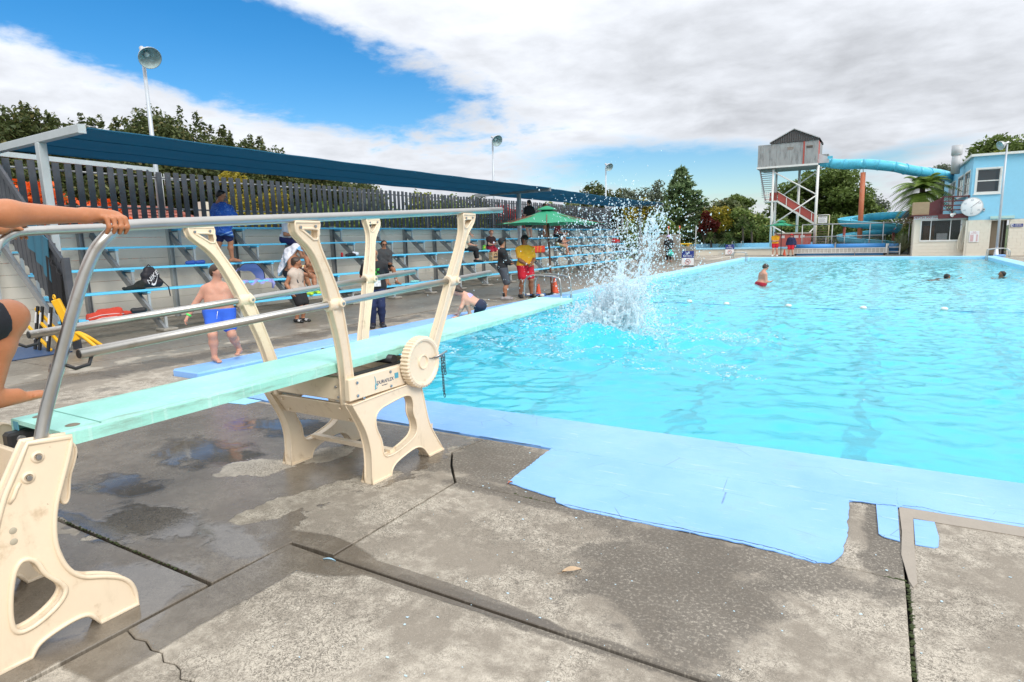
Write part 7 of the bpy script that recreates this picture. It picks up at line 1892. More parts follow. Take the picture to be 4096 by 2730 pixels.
# child in a beige sleeveless hoodie, eating
h = Human('child in a beige sleeveless hoodie and black shorts eating, standing on the deck', (-10.88, 9.22, 0.0), R(8), 1.45, child=True, feet=((0.09, 0.0, 0.0), (-0.08, 0.02, 0.0)), hands=((0.20, 0.03, 0.66), (-0.10, 0.22, 1.12)), head=(40, -10), skin_=SK_TAN, group=DECKP, elbow=((0.6, -1, -0.3), (-0.9, -0.1, -0.8)), st_=0.011, curl=0.8)
BEI = cloth('beige', (0.52, 0.43, 0.36)); h.top(BEI, 0.0, -0.22, 0.018); h.bottoms(cloth('black', (0.014, 0.014, 0.016)), 0.85, g=0.026, waist=0.05); h.hair(H_BROWN, fringe=0.06)
sdf_obj('hood', [(h.neck-h.fw*0.02+h.rt*0.06, h.neck-h.fw*0.02-h.rt*0.06, 0.045, 0.045, 0.03), (h.neck+h.fw*0.05+h.rt*0.04, h.neck-h.fw*0.02+h.rt*0.07, 0.028, 0.04, 0.03), (h.neck+h.fw*0.05-h.rt*0.04, h.neck-h.fw*0.02-h.rt*0.07, 0.028, 0.04, 0.03)], BEI, h.root, 0.011, (), 0.003)
h.shoes(M('black_slide', (0.02, 0.02, 0.022), 0.6), 0.006, 'sandal')
for i in range(2):
    a = h.ank[i]+(h.toe[i]-h.ank[i])*0.62; sd = np.cross((h.toe[i]-h.ank[i]), up); sd /= np.linalg.norm(sd)
    for k in range(3): 
        fd = (h.toe[i]-h.ank[i]); fd /= np.linalg.norm(fd); q = a+fd*(k-1)*0.022
        MB().tube([q-sd*0.042-up*0.012, q-sd*0.025+up*0.022, q+up*0.030, q+sd*0.025+up*0.022, q+sd*0.042-up*0.012], 0.0065, 6).build('sandal_stripe', SIGNW, h.root)
fd_ = thing('snack', tuple(h.wri[1]+h.hd[1]*0.08), 'small round yellow snack held at the mouth of the child in beige', 'food')
MB().sphere(Vector(h.hc+h.hf*0.15-h.hu*0.06), 0.034, 10, 7, (1, 1, 0.9)).build('bun', M('snack_yellow', (0.75, 0.62, 0.28), 0.6, var=0.2, scale=30), fd_); MB().sphere(Vector(h.hc+h.hf*0.15-h.hu*0.085), 0.036, 10, 6, (1, 1, 0.5)).build('wrapper', SIGNW, fd_)
bpk = thing('small_backpack', tuple(h.P-h.f*0.16), 'dark grey backpack worn by the child in beige', 'backpack')
GREYC = cloth('charcoal_bag', (0.07, 0.075, 0.085)); sdf_obj('bag_body', [(h.P+up*0.02-h.fw*0.16, h.P+up*0.28-h.fw*0.15, 0.10, 0.085, 0.05), (h.P+up*0.02-h.fw*0.16-h.rt*0.06, h.P+up*0.02-h.fw*0.16+h.rt*0.06, 0.10, 0.10, 0.05)], GREYC, bpk, 0.013, (), 0.003)
for q in (0, 1): MB().tube([h.sh[q]-h.fw*0.10-h.u*0.04, h.sh[q]*0.75+h.neck*0.25+h.u*0.045, h.sh[q]*0.8+h.neck*0.2+h.fw*0.085-h.u*0.05, h.sh[q]*0.45+h.P*0.55+h.fw*0.105, h.sh[q]*0.35+h.P*0.65-h.fw*0.02], 0.018, 6).build('strap', GREYC, bpk)

def seated(label, y, row, H, yaw, **kw):
    """sits on a bench row with feet on the row below"""
    z = row_z(row); zf = row_z(row-1) if row > 1 else 0.0
    x = row_x(row)-0.10
    dx = kw.pop('foot_out', 0.50); sp = kw.pop('spread', 0.13)
    return Human(label, (x, y, z), yaw, H, pelvis=(0, 0, 0.062*H+0.01), feet=((sp, dx, zf-z), (-sp, dx-0.04, zf-z)), group=BENCH, **kw)
h = seated('seated boy with blue cap under a white towel draped from his head', 10.98, 2, 1.62, R(20), lean=16, hands=((0.16, 0.36, 0.28), (-0.14, 0.38, 0.28)), head=(12, -14), skin_=SK_TAN, spread=0.20)
h.hair(H_BLACK); h.cap(cloth('sky_blue', (0.22, 0.50, 0.80))); h.bottoms(cloth('black', (0.014, 0.014, 0.016)), 0.8); h.shoes(M('lime_clog', (0.50, 0.75, 0.06), 0.5), 0.014, 'clog')
WT = cloth('white_towel', (0.78, 0.79, 0.86)); c = h.hc; hh = h.hh
o = [(c+h.hu*0.20*hh-h.hf*0.14*hh, c+h.hu*0.20*hh+h.hf*0.02*hh, 0.47*hh, 0.45*hh, 0.04), (c-h.hf*0.25*hh, h.neck-h.fw*0.10, 0.40*hh, 0.13, 0.06), (h.sh[0]-h.fw*0.03, h.sh[1]-h.fw*0.03, 0.10, 0.10, 0.06), (h.neck-h.fw*0.10, h.P-h.f*0.14+up*0.05, 0.15, 0.19, 0.08), (h.sh[0], h.elb[0]-up*0.10-h.f*0.06, 0.085, 0.10, 0.05), (h.sh[1], h.elb[1]-up*0.10-h.f*0.06, 0.085, 0.10, 0.05), (h.P-h.f*0.12+h.r*0.12, h.P-h.f*0.12-h.r*0.12, 0.14, 0.14, 0.06), (c+h.hr*0.40*hh, h.sh[0]+h.fw*0.06-h.u*0.12, 0.20*hh, 0.07, 0.05), (c-h.hr*0.40*hh, h.sh[1]+h.fw*0.06-h.u*0.12, 0.20*hh, 0.07, 0.05)]
drape(o, 'white_towel', WT, h.root, 0.013, [(c+h.hf*0.20*hh, h.hf*0.95-h.hu*0.15), (h.P+up*(-0.075), -up)], 0.006)
h = seated('shirtless boy seated on the second bench, elbows on his knees', 11.62, 2, 1.62, R(-10), lean=30, hands=((0.05, 0.50, 0.33), (-0.05, 0.50, 0.33)), head=(-15, -5), skin_=SK_TAN, spread=0.17, elbow=((1, -0.3, -0.3), (-1, -0.3, -0.3)), st_=0.011)
h.hair(H_BLACK); h.bottoms(cloth('black', (0.014, 0.014, 0.016)), 0.7); h.shoes(M('lime_clog', (0.50, 0.75, 0.06), 0.5), 0.014, 'clog')
h = seated('person in a white tee and navy shorts seated on the fourth bench behind the strut', 11.78, 4, 1.55, R(25), lean=14, hands=((0.10, 0.30, 0.22), (-0.10, 0.30, 0.24)), head=(0, -20), skin_=SK_TAN, st_=0.013)
h.hair(H_BLACK); h.top(cloth('pale_white', (0.62, 0.66, 0.74)), 0.55, -0.05); h.bottoms(cloth('navy', (0.012, 0.018, 0.09)), 0.85)
# spectator in black tee with green print
h = Human('standing person in a black tee with green print and dark jeans, long grey hair', (-8.62, 9.25, 0.0), R(-45), 1.58, feet=((0.09, 0.03, 0), (-0.09, -0.02, 0)), hands=((0.20, -0.12, 0.80), (-0.20, -0.12, 0.80)), head=(12, 0), skin_=SK_TAN, group=DECKP, build=1.08)
BLK = cloth('black', (0.014, 0.014, 0.016)); h.top(BLK, 0.62, -0.12, 0.020); h.bottoms(cloth('dark_denim', (0.012, 0.022, 0.075)), 1.95, g=0.014); h.hair(H_GREY, 1.0); h.shoes(M('dark_shoe', (0.015, 0.016, 0.025), 0.5), 0.014)
GRN = M('neon_green_print', (0.06, 0.85, 0.10), 0.6); cp = h.P+h.u*0.72*h.tl+h.fw*0.132
for k, tx in enumerate(('LET IT', 'BE', 'WILD')): text_mesh('print_line', tx, 0.055, GRN, h.root, cp-h.u*0.052*k+h.fw*0.014, tuple(-h.rt), tuple(h.u), 0.004, sx=1.25)
MB().box(Vector(h.P+h.u*0.26*h.tl+h.fw*0.148), (0.20, 0.012, 0.22), Matrix((Vector(h.rt), Vector(h.fw), Vector(h.u))).transposed()).build('print_panel', M('white_tee_print', (0.65, 0.65, 0.65), 0.7, var=0.9, scale=22), h.root)
h = seated('woman in a charcoal hoodie and sunglasses seated on the second bench', 14.58, 2, 1.66, R(-22), lean=4, hands=((0.02, 0.30, 0.20), (-0.04, 0.31, 0.20)), head=(-10, -4), skin_=SK_TAN, spread=0.16)
h.hair(H_BLACK, 0.35); h.glasses(); h.top(cloth('charcoal', (0.055, 0.057, 0.062)), 1.9, -0.10, 0.024, 'hoodie'); h.bottoms(BLK, 0.6)
h = seated('woman in a cream tee and black trousers seated high up, hand at her face', 19.8, 3, 1.66, R(40), lean=6, hands=((0.10, 0.32, 0.20), (-0.10, 0.22, 0.62)), head=(0, -4), skin_=SK_LIGHT, foot_out=0.42, st_=0.013)
h.hair(H_RED, 0.9); h.glasses(); h.top(cloth('cream_tee', (0.66, 0.58, 0.45)), 0.6, -0.05, 0.020); h.bottoms(BLK, 1.7, g=0.018); h.shoes(BLACK, 0.012, 'sandal')
h = seated('ginger boy in a black and red tee seated behind the lifeguards', 21.55, 3, 1.45, R(-20), lean=8, hands=((0.10, 0.34, 0.20), (-0.06, 0.32, 0.22)), head=(-10, 0), skin_=SK_LIGHT, child=True, st_=0.013)
h.hair(H_GINGER); h.top(cloth('black_red_tee', (0.03, 0.012, 0.014)), 0.5, -0.05, 0.018); h.bottoms(cloth('red_shorts', (0.35, 0.015, 0.04)), 0.85)
sdf_obj('red_panel', [(h.P+h.u*0.72*h.tl-h.rt*0.05+h.fw*0.06, h.P+h.u*0.1*h.tl-h.rt*0.05+h.fw*0.06, 0.055, 0.06, 0.03)], cloth('red_panel', (0.50, 0.02, 0.06)), h.root, 0.013)
# lifeguards near the springboard
h = Human('lifeguard in a black hoodie, grey shorts and black cap with folded arms', (-9.03, 14.82, 0.0), R(35), 1.735, feet=((0.10, 0.02, 0), (-0.10, 0.05, 0)), hands=((-0.08, 0.20, 1.06), (0.06, 0.22, 1.02)), head=(25, 2), skin_=SK_TAN, group=DECKP, elbow=((1, -0.1, -0.5), (-1, -0.1, -0.5)), st_=0.013)
h.hair(H_BLACK); h.top(BLK, 1.95, -0.20, 0.026, 'hoodie'); h.bottoms(cloth('grey_shorts', (0.07, 0.078, 0.095)), 0.92, g=0.028, waist=0.05); h.cap(M('black_cap', (0.012, 0.012, 0.014), 0.8)); h.shoes(M('grey_white_trainer', (0.30, 0.28, 0.28), 0.6, var=0.5, scale=20), 0.014)
for i in range(2): MB().tube([h.ank[i]+up*0.02, h.ank[i]+up*0.13], [0.045, 0.052], 12).build('sock', BLK, h.root)
h = Human('lifeguard in a yellow polo and red shorts with black cap under the big umbrella', (-8.80, 15.70, 0.0), R(-38), 1.80, feet=((0.17, 0.0, 0), (-0.16, 0.04, 0)), hands=((0.03, 0.24, 0.96), (-0.09, 0.24, 0.96)), head=(-4, 0), skin_=SK_BROWN, group=DECKP, build=1.14, elbow=((1, -0.6, -0.3), (-1, -0.6, -0.3)), st_=0.013)
YELC = cloth('yellow_polo', (0.85, 0.42, 0.02)); REDC = cloth('red_shorts2', (0.55, 0.012, 0.03)); h.top(YELC, 0.66, -0.12, 0.018, 'polo_shirt'); h.bottoms(REDC, 0.72, g=0.034, waist=0.02); h.hair(H_BLACK, 0.95); h.cap(M('black_cap', (0.012, 0.012, 0.014), 0.8), brim_yaw=0.5); h.glasses(); h.shoes(M('black_trainer', (0.02, 0.02, 0.022), 0.6), 0.014)
w_ = h.wri[0]; d_ = h.wri[0]-h.elb[0]; d_ /= np.linalg.norm(d_); MB().tube([w_-d_*0.04, w_-d_*0.015], 0.037, 12).build('wristband', SIGNW, h.root)
MB().tube([h.neck+h.rt*0.07+h.fw*0.02, h.neck+h.fw*0.085-h.u*0.05, h.neck-h.rt*0.07+h.fw*0.02], 0.016, 6).build('collar', YELC, h.root)
# spectators further along the benches
h = Human('person in black standing with their back to the pool beside the fence', (-14.18, 25.8, row_z(4)), R(150), 1.76, feet=((0.08, 0, 0), (-0.08, 0.03, 0)), hands=((0.12, 0.22, 1.08), (-0.12, 0.22, 1.08)), head=(10, -5), skin_=SK_LIGHT, group=BENCH, st_=0.015); h.hair(H_BLACK); h.top(BLK, 0.7, -0.10, 0.022); h.bottoms(BLK, 0.75)
h = Human('person wrapped in a striped blue and white towel standing behind the umbrella', (-14.18, 27.3, row_z(4)), R(-10), 1.66, feet=((0.09, 0, 0), (-0.09, 0.03, 0)), head=(0, -10), skin_=SK_TAN, group=BENCH, st_=0.015); h.hair(H_BROWN)
mstr, bst = mat_new('striped_towel'); x, y, z = sep(texobj()); k_ = S.math('SINE', (z*60.0+y*18.0)); setin(bst, 'Base Color', mixc(k_.sst(-0.1, 0.1), (0.02, 0.07, 0.32), (0.75, 0.78, 0.82))); setin(bst, 'Roughness', 0.9)
drape([(h.sh[0]+up*0.02, h.sh[1]+up*0.02, 0.10, 0.10, 0.06), (h.P+up*0.32+h.r*0.1, h.P+up*0.32-h.r*0.1, 0.19, 0.19, 0.1), (h.P-up*0.15+h.r*0.1, h.P-up*0.15-h.r*0.1, 0.20, 0.20, 0.1)], 'towel', mstr, h.root, 0.016, [(h.P-up*0.2, -up), (h.neck+up*0.02, up+h.f*0.3)])
h = seated('person in a black singlet and khaki shorts bent over on the third bench', 27.8, 3, 1.66, R(30), lean=30, hands=((0.10, 0.44, 0.24), (-0.06, 0.46, 0.26)), head=(0, -25), skin_=SK_PINK, st_=0.015); h.hair(H_BLACK); h.top(BLK, 0.0, 0.0, 0.014, 'singlet'); h.bottoms(cloth('khaki', (0.42, 0.33, 0.17)), 0.8)
h = seated('person in a red cap sitting behind the one in the black singlet', 28.7, 4, 1.64, R(0), lean=6, hands=((0.12, 0.30, 0.2), (-0.12, 0.30, 0.2)), head=(0, -5), skin_=SK_PINK, st_=0.016); h.hair(H_BROWN); h.cap(cloth('red_cap', (0.55, 0.02, 0.03))); h.top(cloth('maroon_tee', (0.20, 0.02, 0.03)), 0.5, -0.05, 0.018); h.bottoms(BLK, 0.8)
h = Human('person in dark clothes and lilac hat beyond the splash', (-11.75, 40.0, 0.0), R(-60), 1.72, feet=((0.10, 0, 0), (-0.10, 0.15, 0)), hands=((0.2, 0.18, 0.9), (-0.2, 0.14, 0.85)), head=(0, -5), skin_=SK_LIGHT, group=DECKP, st_=0.016, face=False); h.hair(H_BROWN, 0.6); h.cap(cloth('lilac', (0.55, 0.45, 0.78)), True, 'sun_hat', True); h.top(BLK, 1.8, -0.15, 0.024, 'jacket'); h.bottoms(BLK, 1.9, g=0.02)
tb = thing('teal_bag', (-11.55, 39.8, 0.45), 'small teal bag carried by the person in the lilac hat', 'bag'); sdf_obj('bag_body', [((-11.60, 39.75, 0.52), (-11.45, 39.75, 0.50), 0.13, 0.13, 0.06), ((-11.60, 39.75, 0.72), (-11.50, 39.75, 0.72), 0.07, 0.07, 0.06)], cloth('teal', (0.08, 0.55, 0.48)), tb, 0.02)
# girl climbing out of the water
h = Human('girl in a lilac bikini top and dark shorts climbing out over the kerb', (-7.52, 10.72, 0.09), R(205), 1.50, pelvis=(0.0, -0.36, 0.22), lean=56, feet=((0.12, -0.35, -0.5), (-0.12, -0.15, -0.02)), hands=((0.20, 0.16, 0.02), (-0.22, 0.10, 0.02)), head=(0, 4), child=True, skin_=SK_LIGHT, group=SWIM, kneepole=((0.3, 0.9, 0.3), (-0.3, 0.9, 0.3)), hand_dir=((0.3, 0.9, -0.2), (-0.3, 0.9, -0.2)), elbow=((1, -0.2, 0.2), (-1, -0.2, 0.2)), curl=0.1, st_=0.012)
h.hair(H_BROWN, 0.5); LIL = cloth('lilac_print', (0.42, 0.38, 0.80)); 
sdf_obj('bikini_top', [h.torso(0.007)[4], h.torso(0.006)[5]], LIL, h.root, 0.011, [(h.P+h.u*0.86*h.tl, h.u), (h.P+h.u*0.60*h.tl, -h.u)]); h.bottoms(M('dark_dotted_shorts', (0.018, 0.025, 0.06), 0.8, var=0.6, scale=60), 0.5, g=0.016, waist=0.22)
for q in (0, 1): MB().tube([h.sh[q]*0.6+h.neck*0.4-h.fw*0.06, h.sh[q]*0.6+h.neck*0.4+h.u*0.035, h.sh[q]*0.6+h.neck*0.4+h.fw*0.07-h.u*0.04], 0.008, 5).build('bikini_strap', M('teal_strap', (0.20, 0.55, 0.75), 0.7), h.root)
# bathers
h = Human('boy in red shorts standing waist deep in the shallow water', (-3.42, 22.65, -0.86), R(35), 1.52, pelvis=(0, 0, 0.80), lean=10, feet=((0.14, -0.02, 0.0), (-0.14, 0.04, 0.0)), hands=((0.10, 0.26, 0.90), (-0.08, 0.28, 0.88)), head=(20, -25), build=1.28, belly=1.0, child=True, skin_=SK_PINK, group=SWIM, st_=0.013); h.hair(H_BROWN); h.bottoms(cloth('crimson', (0.40, 0.012, 0.03)), 0.8, waist=0.18, g=0.026)
h = Human('dark haired swimmer reaching one hand forward, only head and hand above water', (2.02, 27.0, -1.02), R(10), 1.40, pelvis=(0, -0.15, 0.52), lean=35, feet=((0.12, -0.5, 0.0), (-0.12, -0.4, 0.0)), hands=((0.05, 0.66, 1.00), (-0.35, 0.25, 0.70)), head=(10, 20), child=True, skin_=SK_BROWN, group=SWIM, st_=0.013); h.hair(H_BLACK)
h = Human('swimmer near the right side with only the head out of the water', (3.92, 28.2, -1.02), R(190), 1.45, pelvis=(0, 0, 0.45), lean=5, feet=((0.12, 0.0, 0.0), (-0.12, 0.1, 0.0)), hands=((0.4, 0.2, 0.7), (-0.4, 0.2, 0.7)), head=(0, 12), child=True, skin_=SK_BROWN, group=SWIM, st_=0.013); h.hair(H_BLACK)
# far lifeguards
h = Human('far lifeguard in a yellow shirt and red shorts with folded arms', (-6.58, 49.3, 0.0), R(-80), 1.79, feet=((0.14, 0, 0), (-0.14, 0, 0)), hands=((-0.08, 0.20, 1.10), (0.08, 0.22, 1.06)), head=(0, 0), skin_=SK_LIGHT, group='lifeguards at the far end', elbow=((1, -0.1, -0.5), (-1, -0.1, -0.5)), st_=0.016, face=False); h.top(YELC, 0.66, -0.12, 0.02, 'polo_shirt'); h.bottoms(REDC, 0.55, g=0.03, waist=0.02); h.hair(H_BROWN); h.cap(cloth('grey_cap', (0.25, 0.26, 0.27))); h.glasses(); h.shoes(SIGNW, 0.014)
h = Human('far lifeguard in a navy jacket, red shorts and red hat', (-5.48, 49.1, 0.0), R(-95), 1.60, feet=((0.14, 0, 0), (-0.14, 0, 0)), hands=((0.30, 0.02, 0.75), (-0.30, 0.02, 0.75)), head=(0, 0), skin_=SK_LIGHT, group='lifeguards at the far end', build=1.25, st_=0.016, face=False); h.top(cloth('navy_jacket', (0.015, 0.022, 0.075)), 1.9, -0.10, 0.03, 'jacket'); h.bottoms(REDC, 0.75, g=0.03, waist=0.0); h.hair(H_BROWN, 0.3); h.cap(cloth('red_cap', (0.55, 0.02, 0.03)), True, 'sun_hat', True); h.glasses(); h.shoes(M('dark_shoe', (0.015, 0.016, 0.025), 0.5), 0.014)

# boy stepping onto the springboard (mostly outside the frame)
def foreground_boy():
    t = thing('person', (-3.30, 0.75, 0.0), 'barefoot boy in black shorts gripping the handrails and stepping onto the springboard', 'person', DECKP)
    A_ = np.array; o = []
    pel = A_([-3.30, 0.66, 1.38]); shl = A_([-3.30, 0.62, 1.92]); neck = A_([-3.30, 0.63, 2.00])
    for c, hw, r_ in ((pel, 0.085, 0.105), (pel+A_([0, 0, 0.16]), 0.075, 0.095), (pel+A_([0, -0.01, 0.32]), 0.09, 0.098), (pel+A_([0, -0.02, 0.45]), 0.10, 0.092)): o.append((c-A_([hw, 0, 0]), c+A_([hw, 0, 0]), r_, r_, 0.07))
    o += [(shl-A_([0.19, 0, 0]), shl+A_([0.19, 0, 0]), 0.062, 0.062, 0.06), (shl, neck+A_([0, 0, 0.08]), 0.075, 0.058, 0.05), (neck+A_([0, 0.03, 0.20]), neck+A_([0, -0.03, 0.21]), 0.085, 0.09, 0.04), (neck+A_([0, 0.05, 0.12]), neck+A_([0, 0.07, 0.07]), 0.06, 0.04, 0.03), (neck+A_([0, 0.11, 0.16]), neck+A_([0, 0.125, 0.14]), 0.012, 0.015, 0.02)]
    # right arm on the near rail
    sr, er, wr = shl+A_([0.20, 0, -0.01]), A_([-2.865, 0.985, 1.825]), A_([-2.905, 1.372, 1.823])
    o += [(sr, er, 0.058, 0.047, 0.04), (er, er+(wr-er)*0.30, 0.047, 0.048, 0.03), (er+(wr-er)*0.30, wr, 0.048, 0.030, 0.03)]
    # left arm on the far rail
    sl_, el_, wl = shl-A_([0.20, 0, 0.01]), A_([-3.80, 0.99, 1.78]), A_([-3.895, 1.44, 1.803])
    o += [(sl_, el_, 0.058, 0.050, 0.04), (el_, el_+(wl-el_)*0.3, 0.05, 0.05, 0.03), (el_+(wl-el_)*0.3, wl, 0.05, 0.032, 0.03)]
    def grip(w, rx, sg, dy=0.0):
        """hand closed over a rail that runs along Y at x = rx; sg +1: fingers wrap to the +X side"""
        q = []; top_z = 1.783+0.0255
        kn = [(1.425, 0.052), (1.452, 0.057), (1.478, 0.053), (1.502, 0.046)]
        for i, (y, L) in enumerate([(y+dy, L) for y, L in kn]):
            k0 = A_([rx-sg*0.006, y+0.012, top_z+0.024-0.0015*i]); q.append((w+A_([0, 0.01, 0.0]), k0, 0.026, 0.0165, 0.018))
            p1 = A_([rx+sg*0.034, y+0.022, top_z+0.004]); p2 = A_([rx+sg*0.042, y+0.026, top_z-0.034]); p3 = A_([rx+sg*0.022, y+0.022, top_z-0.060])
            q += [(k0, p1, 0.0135, 0.0115, 0.008), (p1, p2, 0.0115, 0.0105, 0.004), (p2, p3, 0.0105, 0.009, 0.003)]
        t0 = w+A_([-sg*0.012, 0.030, 0.0]); t1 = A_([rx-sg*0.036, 1.44+dy, top_z+0.004]); t2 = A_([rx-sg*0.040, 1.485+dy, top_z-0.014]); q += [(t0, t1, 0.018, 0.0135, 0.012), (t1, t2, 0.0135, 0.010, 0.005)]
        return q
    o += grip(wr, -2.900, 1) + grip(wl, -3.93, -1, 0.055)
    # raised right leg, knee bent, foot coming down onto the board
    hp, kn_, an_, toe_ = pel+A_([0.09, 0.04, -0.01]), A_([-3.33, 1.215, 1.392]), A_([-3.36, 1.115, 1.045]), A_([-3.365, 1.305, 1.015])
    o += [(hp, kn_, 0.098, 0.072, 0.05), (kn_, kn_+(an_-kn_)*0.35+A_([0, -0.018, 0]), 0.070, 0.064, 0.04), (kn_+(an_-kn_)*0.35+A_([0, -0.018, 0]), an_, 0.064, 0.037, 0.03), (an_, an_+A_([0, -0.04, -0.03]), 0.036, 0.032, 0.02), (an_+A_([0, -0.04, -0.03]), toe_, 0.032, 0.021, 0.02), (an_, an_+A_([0, 0.10, -0.008]), 0.035, 0.026, 0.02)]
    for i, dx_ in enumerate((0.026, 0.010, -0.006, -0.020, -0.033)): o.append((toe_+A_([dx_, -0.03, 0.0]), toe_+A_([dx_*1.1, 0.032-0.007*i, -0.006]), 0.013, 0.0105 if i else 0.013, 0.006))
    # standing leg behind, on the step of the anchor
    hl, kl, al, tl_ = pel+A_([-0.09, 0.0, -0.01]), A_([-3.40, 0.70, 0.85]), A_([-3.40, 0.56, 0.39]), A_([-3.40, 0.74, 0.345])
    o += [(hl, kl, 0.095, 0.066, 0.05), (kl, kl+(al-kl)*0.35+A_([0, -0.02, 0]), 0.065, 0.066, 0.04), (kl+(al-kl)*0.35+A_([0, -0.02, 0]), al, 0.066, 0.038, 0.03), (al, al+A_([0, -0.04, -0.03]), 0.036, 0.033, 0.02), (al+A_([0, -0.04, -0.03]), tl_, 0.033, 0.022, 0.02)]
    sdf_obj('body', o, SK_FG, t, 0.0065)
    BLKF = cloth('black_boardshorts', (0.012, 0.014, 0.02))
    sdf_obj('shorts', [(pel-A_([0.085, 0, 0]), pel+A_([0.085, 0, 0]), 0.120, 0.120, 0.07), (pel-A_([0.08, 0, -0.08]), pel+A_([0.08, 0, 0.08]), 0.112, 0.112, 0.06), (hp, hp+(kn_-hp)*0.92, 0.118, 0.096, 0.05), (hl, hl+(kl-hl)*0.7, 0.118, 0.10, 0.05)], BLKF, t, 0.010, [(pel+A_([0, 0, 0.12]), (0, 0, 1)), (hp+(kn_-hp)*0.915, kn_-hp)], 0.002)
    hc = neck+A_([0, 0, 0.20]); sdf_obj('hair', [(hc+A_([0, -0.035, 0.02]), hc+A_([0, 0.02, 0.025]), 0.10, 0.095, 0.03)], H_BLACK, t, 0.010, [(hc+A_([0, 0.045, 0.03]), (0, 0.75, -0.66))], 0.002)
    for q in (-1, 1): MB().sphere(hc+A_([q*0.034, 0.078, -0.03]), 0.010, 8, 5).build('eye', EYE, t)
    MB().span((-3.62, 0.42, 0.25), (-3.05, 0.84, 0.31)).build('step_tread', CAST, an)
    MB().span((-3.62, 0.80, 0.0), (-3.56, 0.84, 0.25)).build('step_leg', CAST, an); MB().span((-3.11, 0.42, 0.0), (-3.05, 0.46, 0.25)).build('step_leg', CAST, an); MB().span((-3.62, 0.42, 0.0), (-3.56, 0.46, 0.25)).build('step_leg', CAST, an); MB().span((-3.11, 0.80, 0.0), (-3.05, 0.84, 0.25)).build('step_leg', CAST, an)
foreground_boy()
# ------------------------------------------------------------------ belongings on the benches and deck
BAGB = cloth('black_bag', (0.016, 0.015, 0.022), 0.6); WHP = M('white_print', (0.78, 0.78, 0.80), 0.6)
def soft(name, label, cat, loc, parts, group='belongings on the benches'):
    t = thing(name, loc, label, cat, group)
    for nm, prims, mat, kw in parts: sdf_obj(nm, [(np.array(a), np.array(b_), ra, rb, k) for a, b_, ra, rb, k in prims], mat, t, **kw)
    return t
x2, z2 = row_x(2)-0.10, row_z(2)
bag = soft('backpack', 'black backpack with white lettering and tick mark standing on the second bench', 'backpack', (x2, 7.38, z2), [('bag_body', [((x2, 7.25, z2+0.12), (x2, 7.52, z2+0.12), 0.10, 0.10, 0.05), ((x2, 7.27, z2+0.28), (x2, 7.47, z2+0.28), 0.09, 0.085, 0.06), ((x2-0.02, 7.32, z2+0.40), (x2-0.02, 7.42, z2+0.40), 0.06, 0.055, 0.06)], BAGB, dict(st_=0.012, cuts=[((x2, 7.3, z2+0.003), (0, 0, -1))], fold=0.003))])
fc = np.array([x2+0.102, 7.38, z2+0.20]); ux = np.array([-0.05, 0.74, 0.67]); ux /= np.linalg.norm(ux); nn = np.array([0.985, 0.12, -0.10]); uy = np.cross(nn, ux); uy /= np.linalg.norm(uy)
text_mesh('lettering', 'NIKE', 0.135, WHP, bag, Vector(fc+uy*0.045+nn*0.006), ux, uy, 0.004, shear=0.25, sx=1.1)
sw = [(-0.135, -0.005), (-0.115, -0.05), (-0.075, -0.072), (-0.02, -0.055), (0.165, 0.055), (0.02, -0.02), (-0.045, -0.038), (-0.08, -0.028), (-0.09, 0.0), (-0.085, 0.02)]
mb = MB(); n = len(sw); pts = [fc+ux*a*0.95+uy*(b_-0.035)+nn*0.008 for a, b_ in sw]; pts2 = [q+nn*0.004 for q in pts]; tris = tessellate_polygon([[Vector((a, b_, 0)) for a, b_ in sw]])
mb.add([Vector(q) for q in pts]+[Vector(q) for q in pts2], [tuple(t) for t in tris]+[tuple(i+n for i in t) for t in tris]+[(i, (i+1) % n, n+(i+1) % n, n+i) for i in range(n)]); mb.build('tick_mark', WHP, bag)
MB().tube([(x2-0.02, 7.33, z2+0.46), (x2-0.02, 7.37, z2+0.50), (x2-0.02, 7.41, z2+0.46)], 0.010, 6).build('carry_loop', BAGB, bag)
MB().tube([(x2+0.06, 7.52, z2+0.22), (x2+0.10, 7.60, z2+0.10), (x2+0.165, 7.64, z2+0.02), (x2+0.175, 7.65, z2-0.18)], 0.012, 6).build('strap', BAGB, bag)
soft('dark_clothes', 'heap of black clothes beside the lettered backpack', 'clothes', (x2, 7.05, z2), [('cloth_heap', [((x2, 7.14, z2+0.08), (x2, 7.20, z2+0.10), 0.10, 0.09, 0.05), ((x2, 6.92, z2+0.04), (x2, 7.1, z2+0.05), 0.05, 0.06, 0.04), ((x2+0.02, 6.80, z2+0.04), (x2, 6.95, z2+0.03), 0.035, 0.04, 0.02)], cloth('black_green', (0.012, 0.016, 0.014)), dict(st_=0.014, cuts=[((x2, 7, z2+0.003), (0, 0, -1))], fold=0.008))])
x1, z1_ = row_x(1)-0.10, row_z(1); RT = cloth('red_towel', (0.55, 0.055, 0.03))
rt_ = soft('red_towel', 'red towel with pale stripes heaped on the lowest bench', 'towel', (x1, 6.2, z1_), [('towel_heap', [((x1+0.05, 5.85, z1_+0.04), (x1, 6.35, z1_+0.05), 0.07, 0.085, 0.06), ((x1, 6.05, z1_+0.10), (x1-0.02, 6.4, z1_+0.11), 0.06, 0.06, 0.06), ((x1+0.12, 5.8, z1_+0.0), (x1+0.13, 6.35, z1_+0.02), 0.045, 0.045, 0.05), ((x1-0.02, 6.4, z1_+0.05), (x1, 6.75, z1_+0.03), 0.05, 0.03, 0.05)], RT, dict(st_=0.013, cuts=[((x1, 6, z1_-0.06), (0, 0, -1))], fold=0.008))])
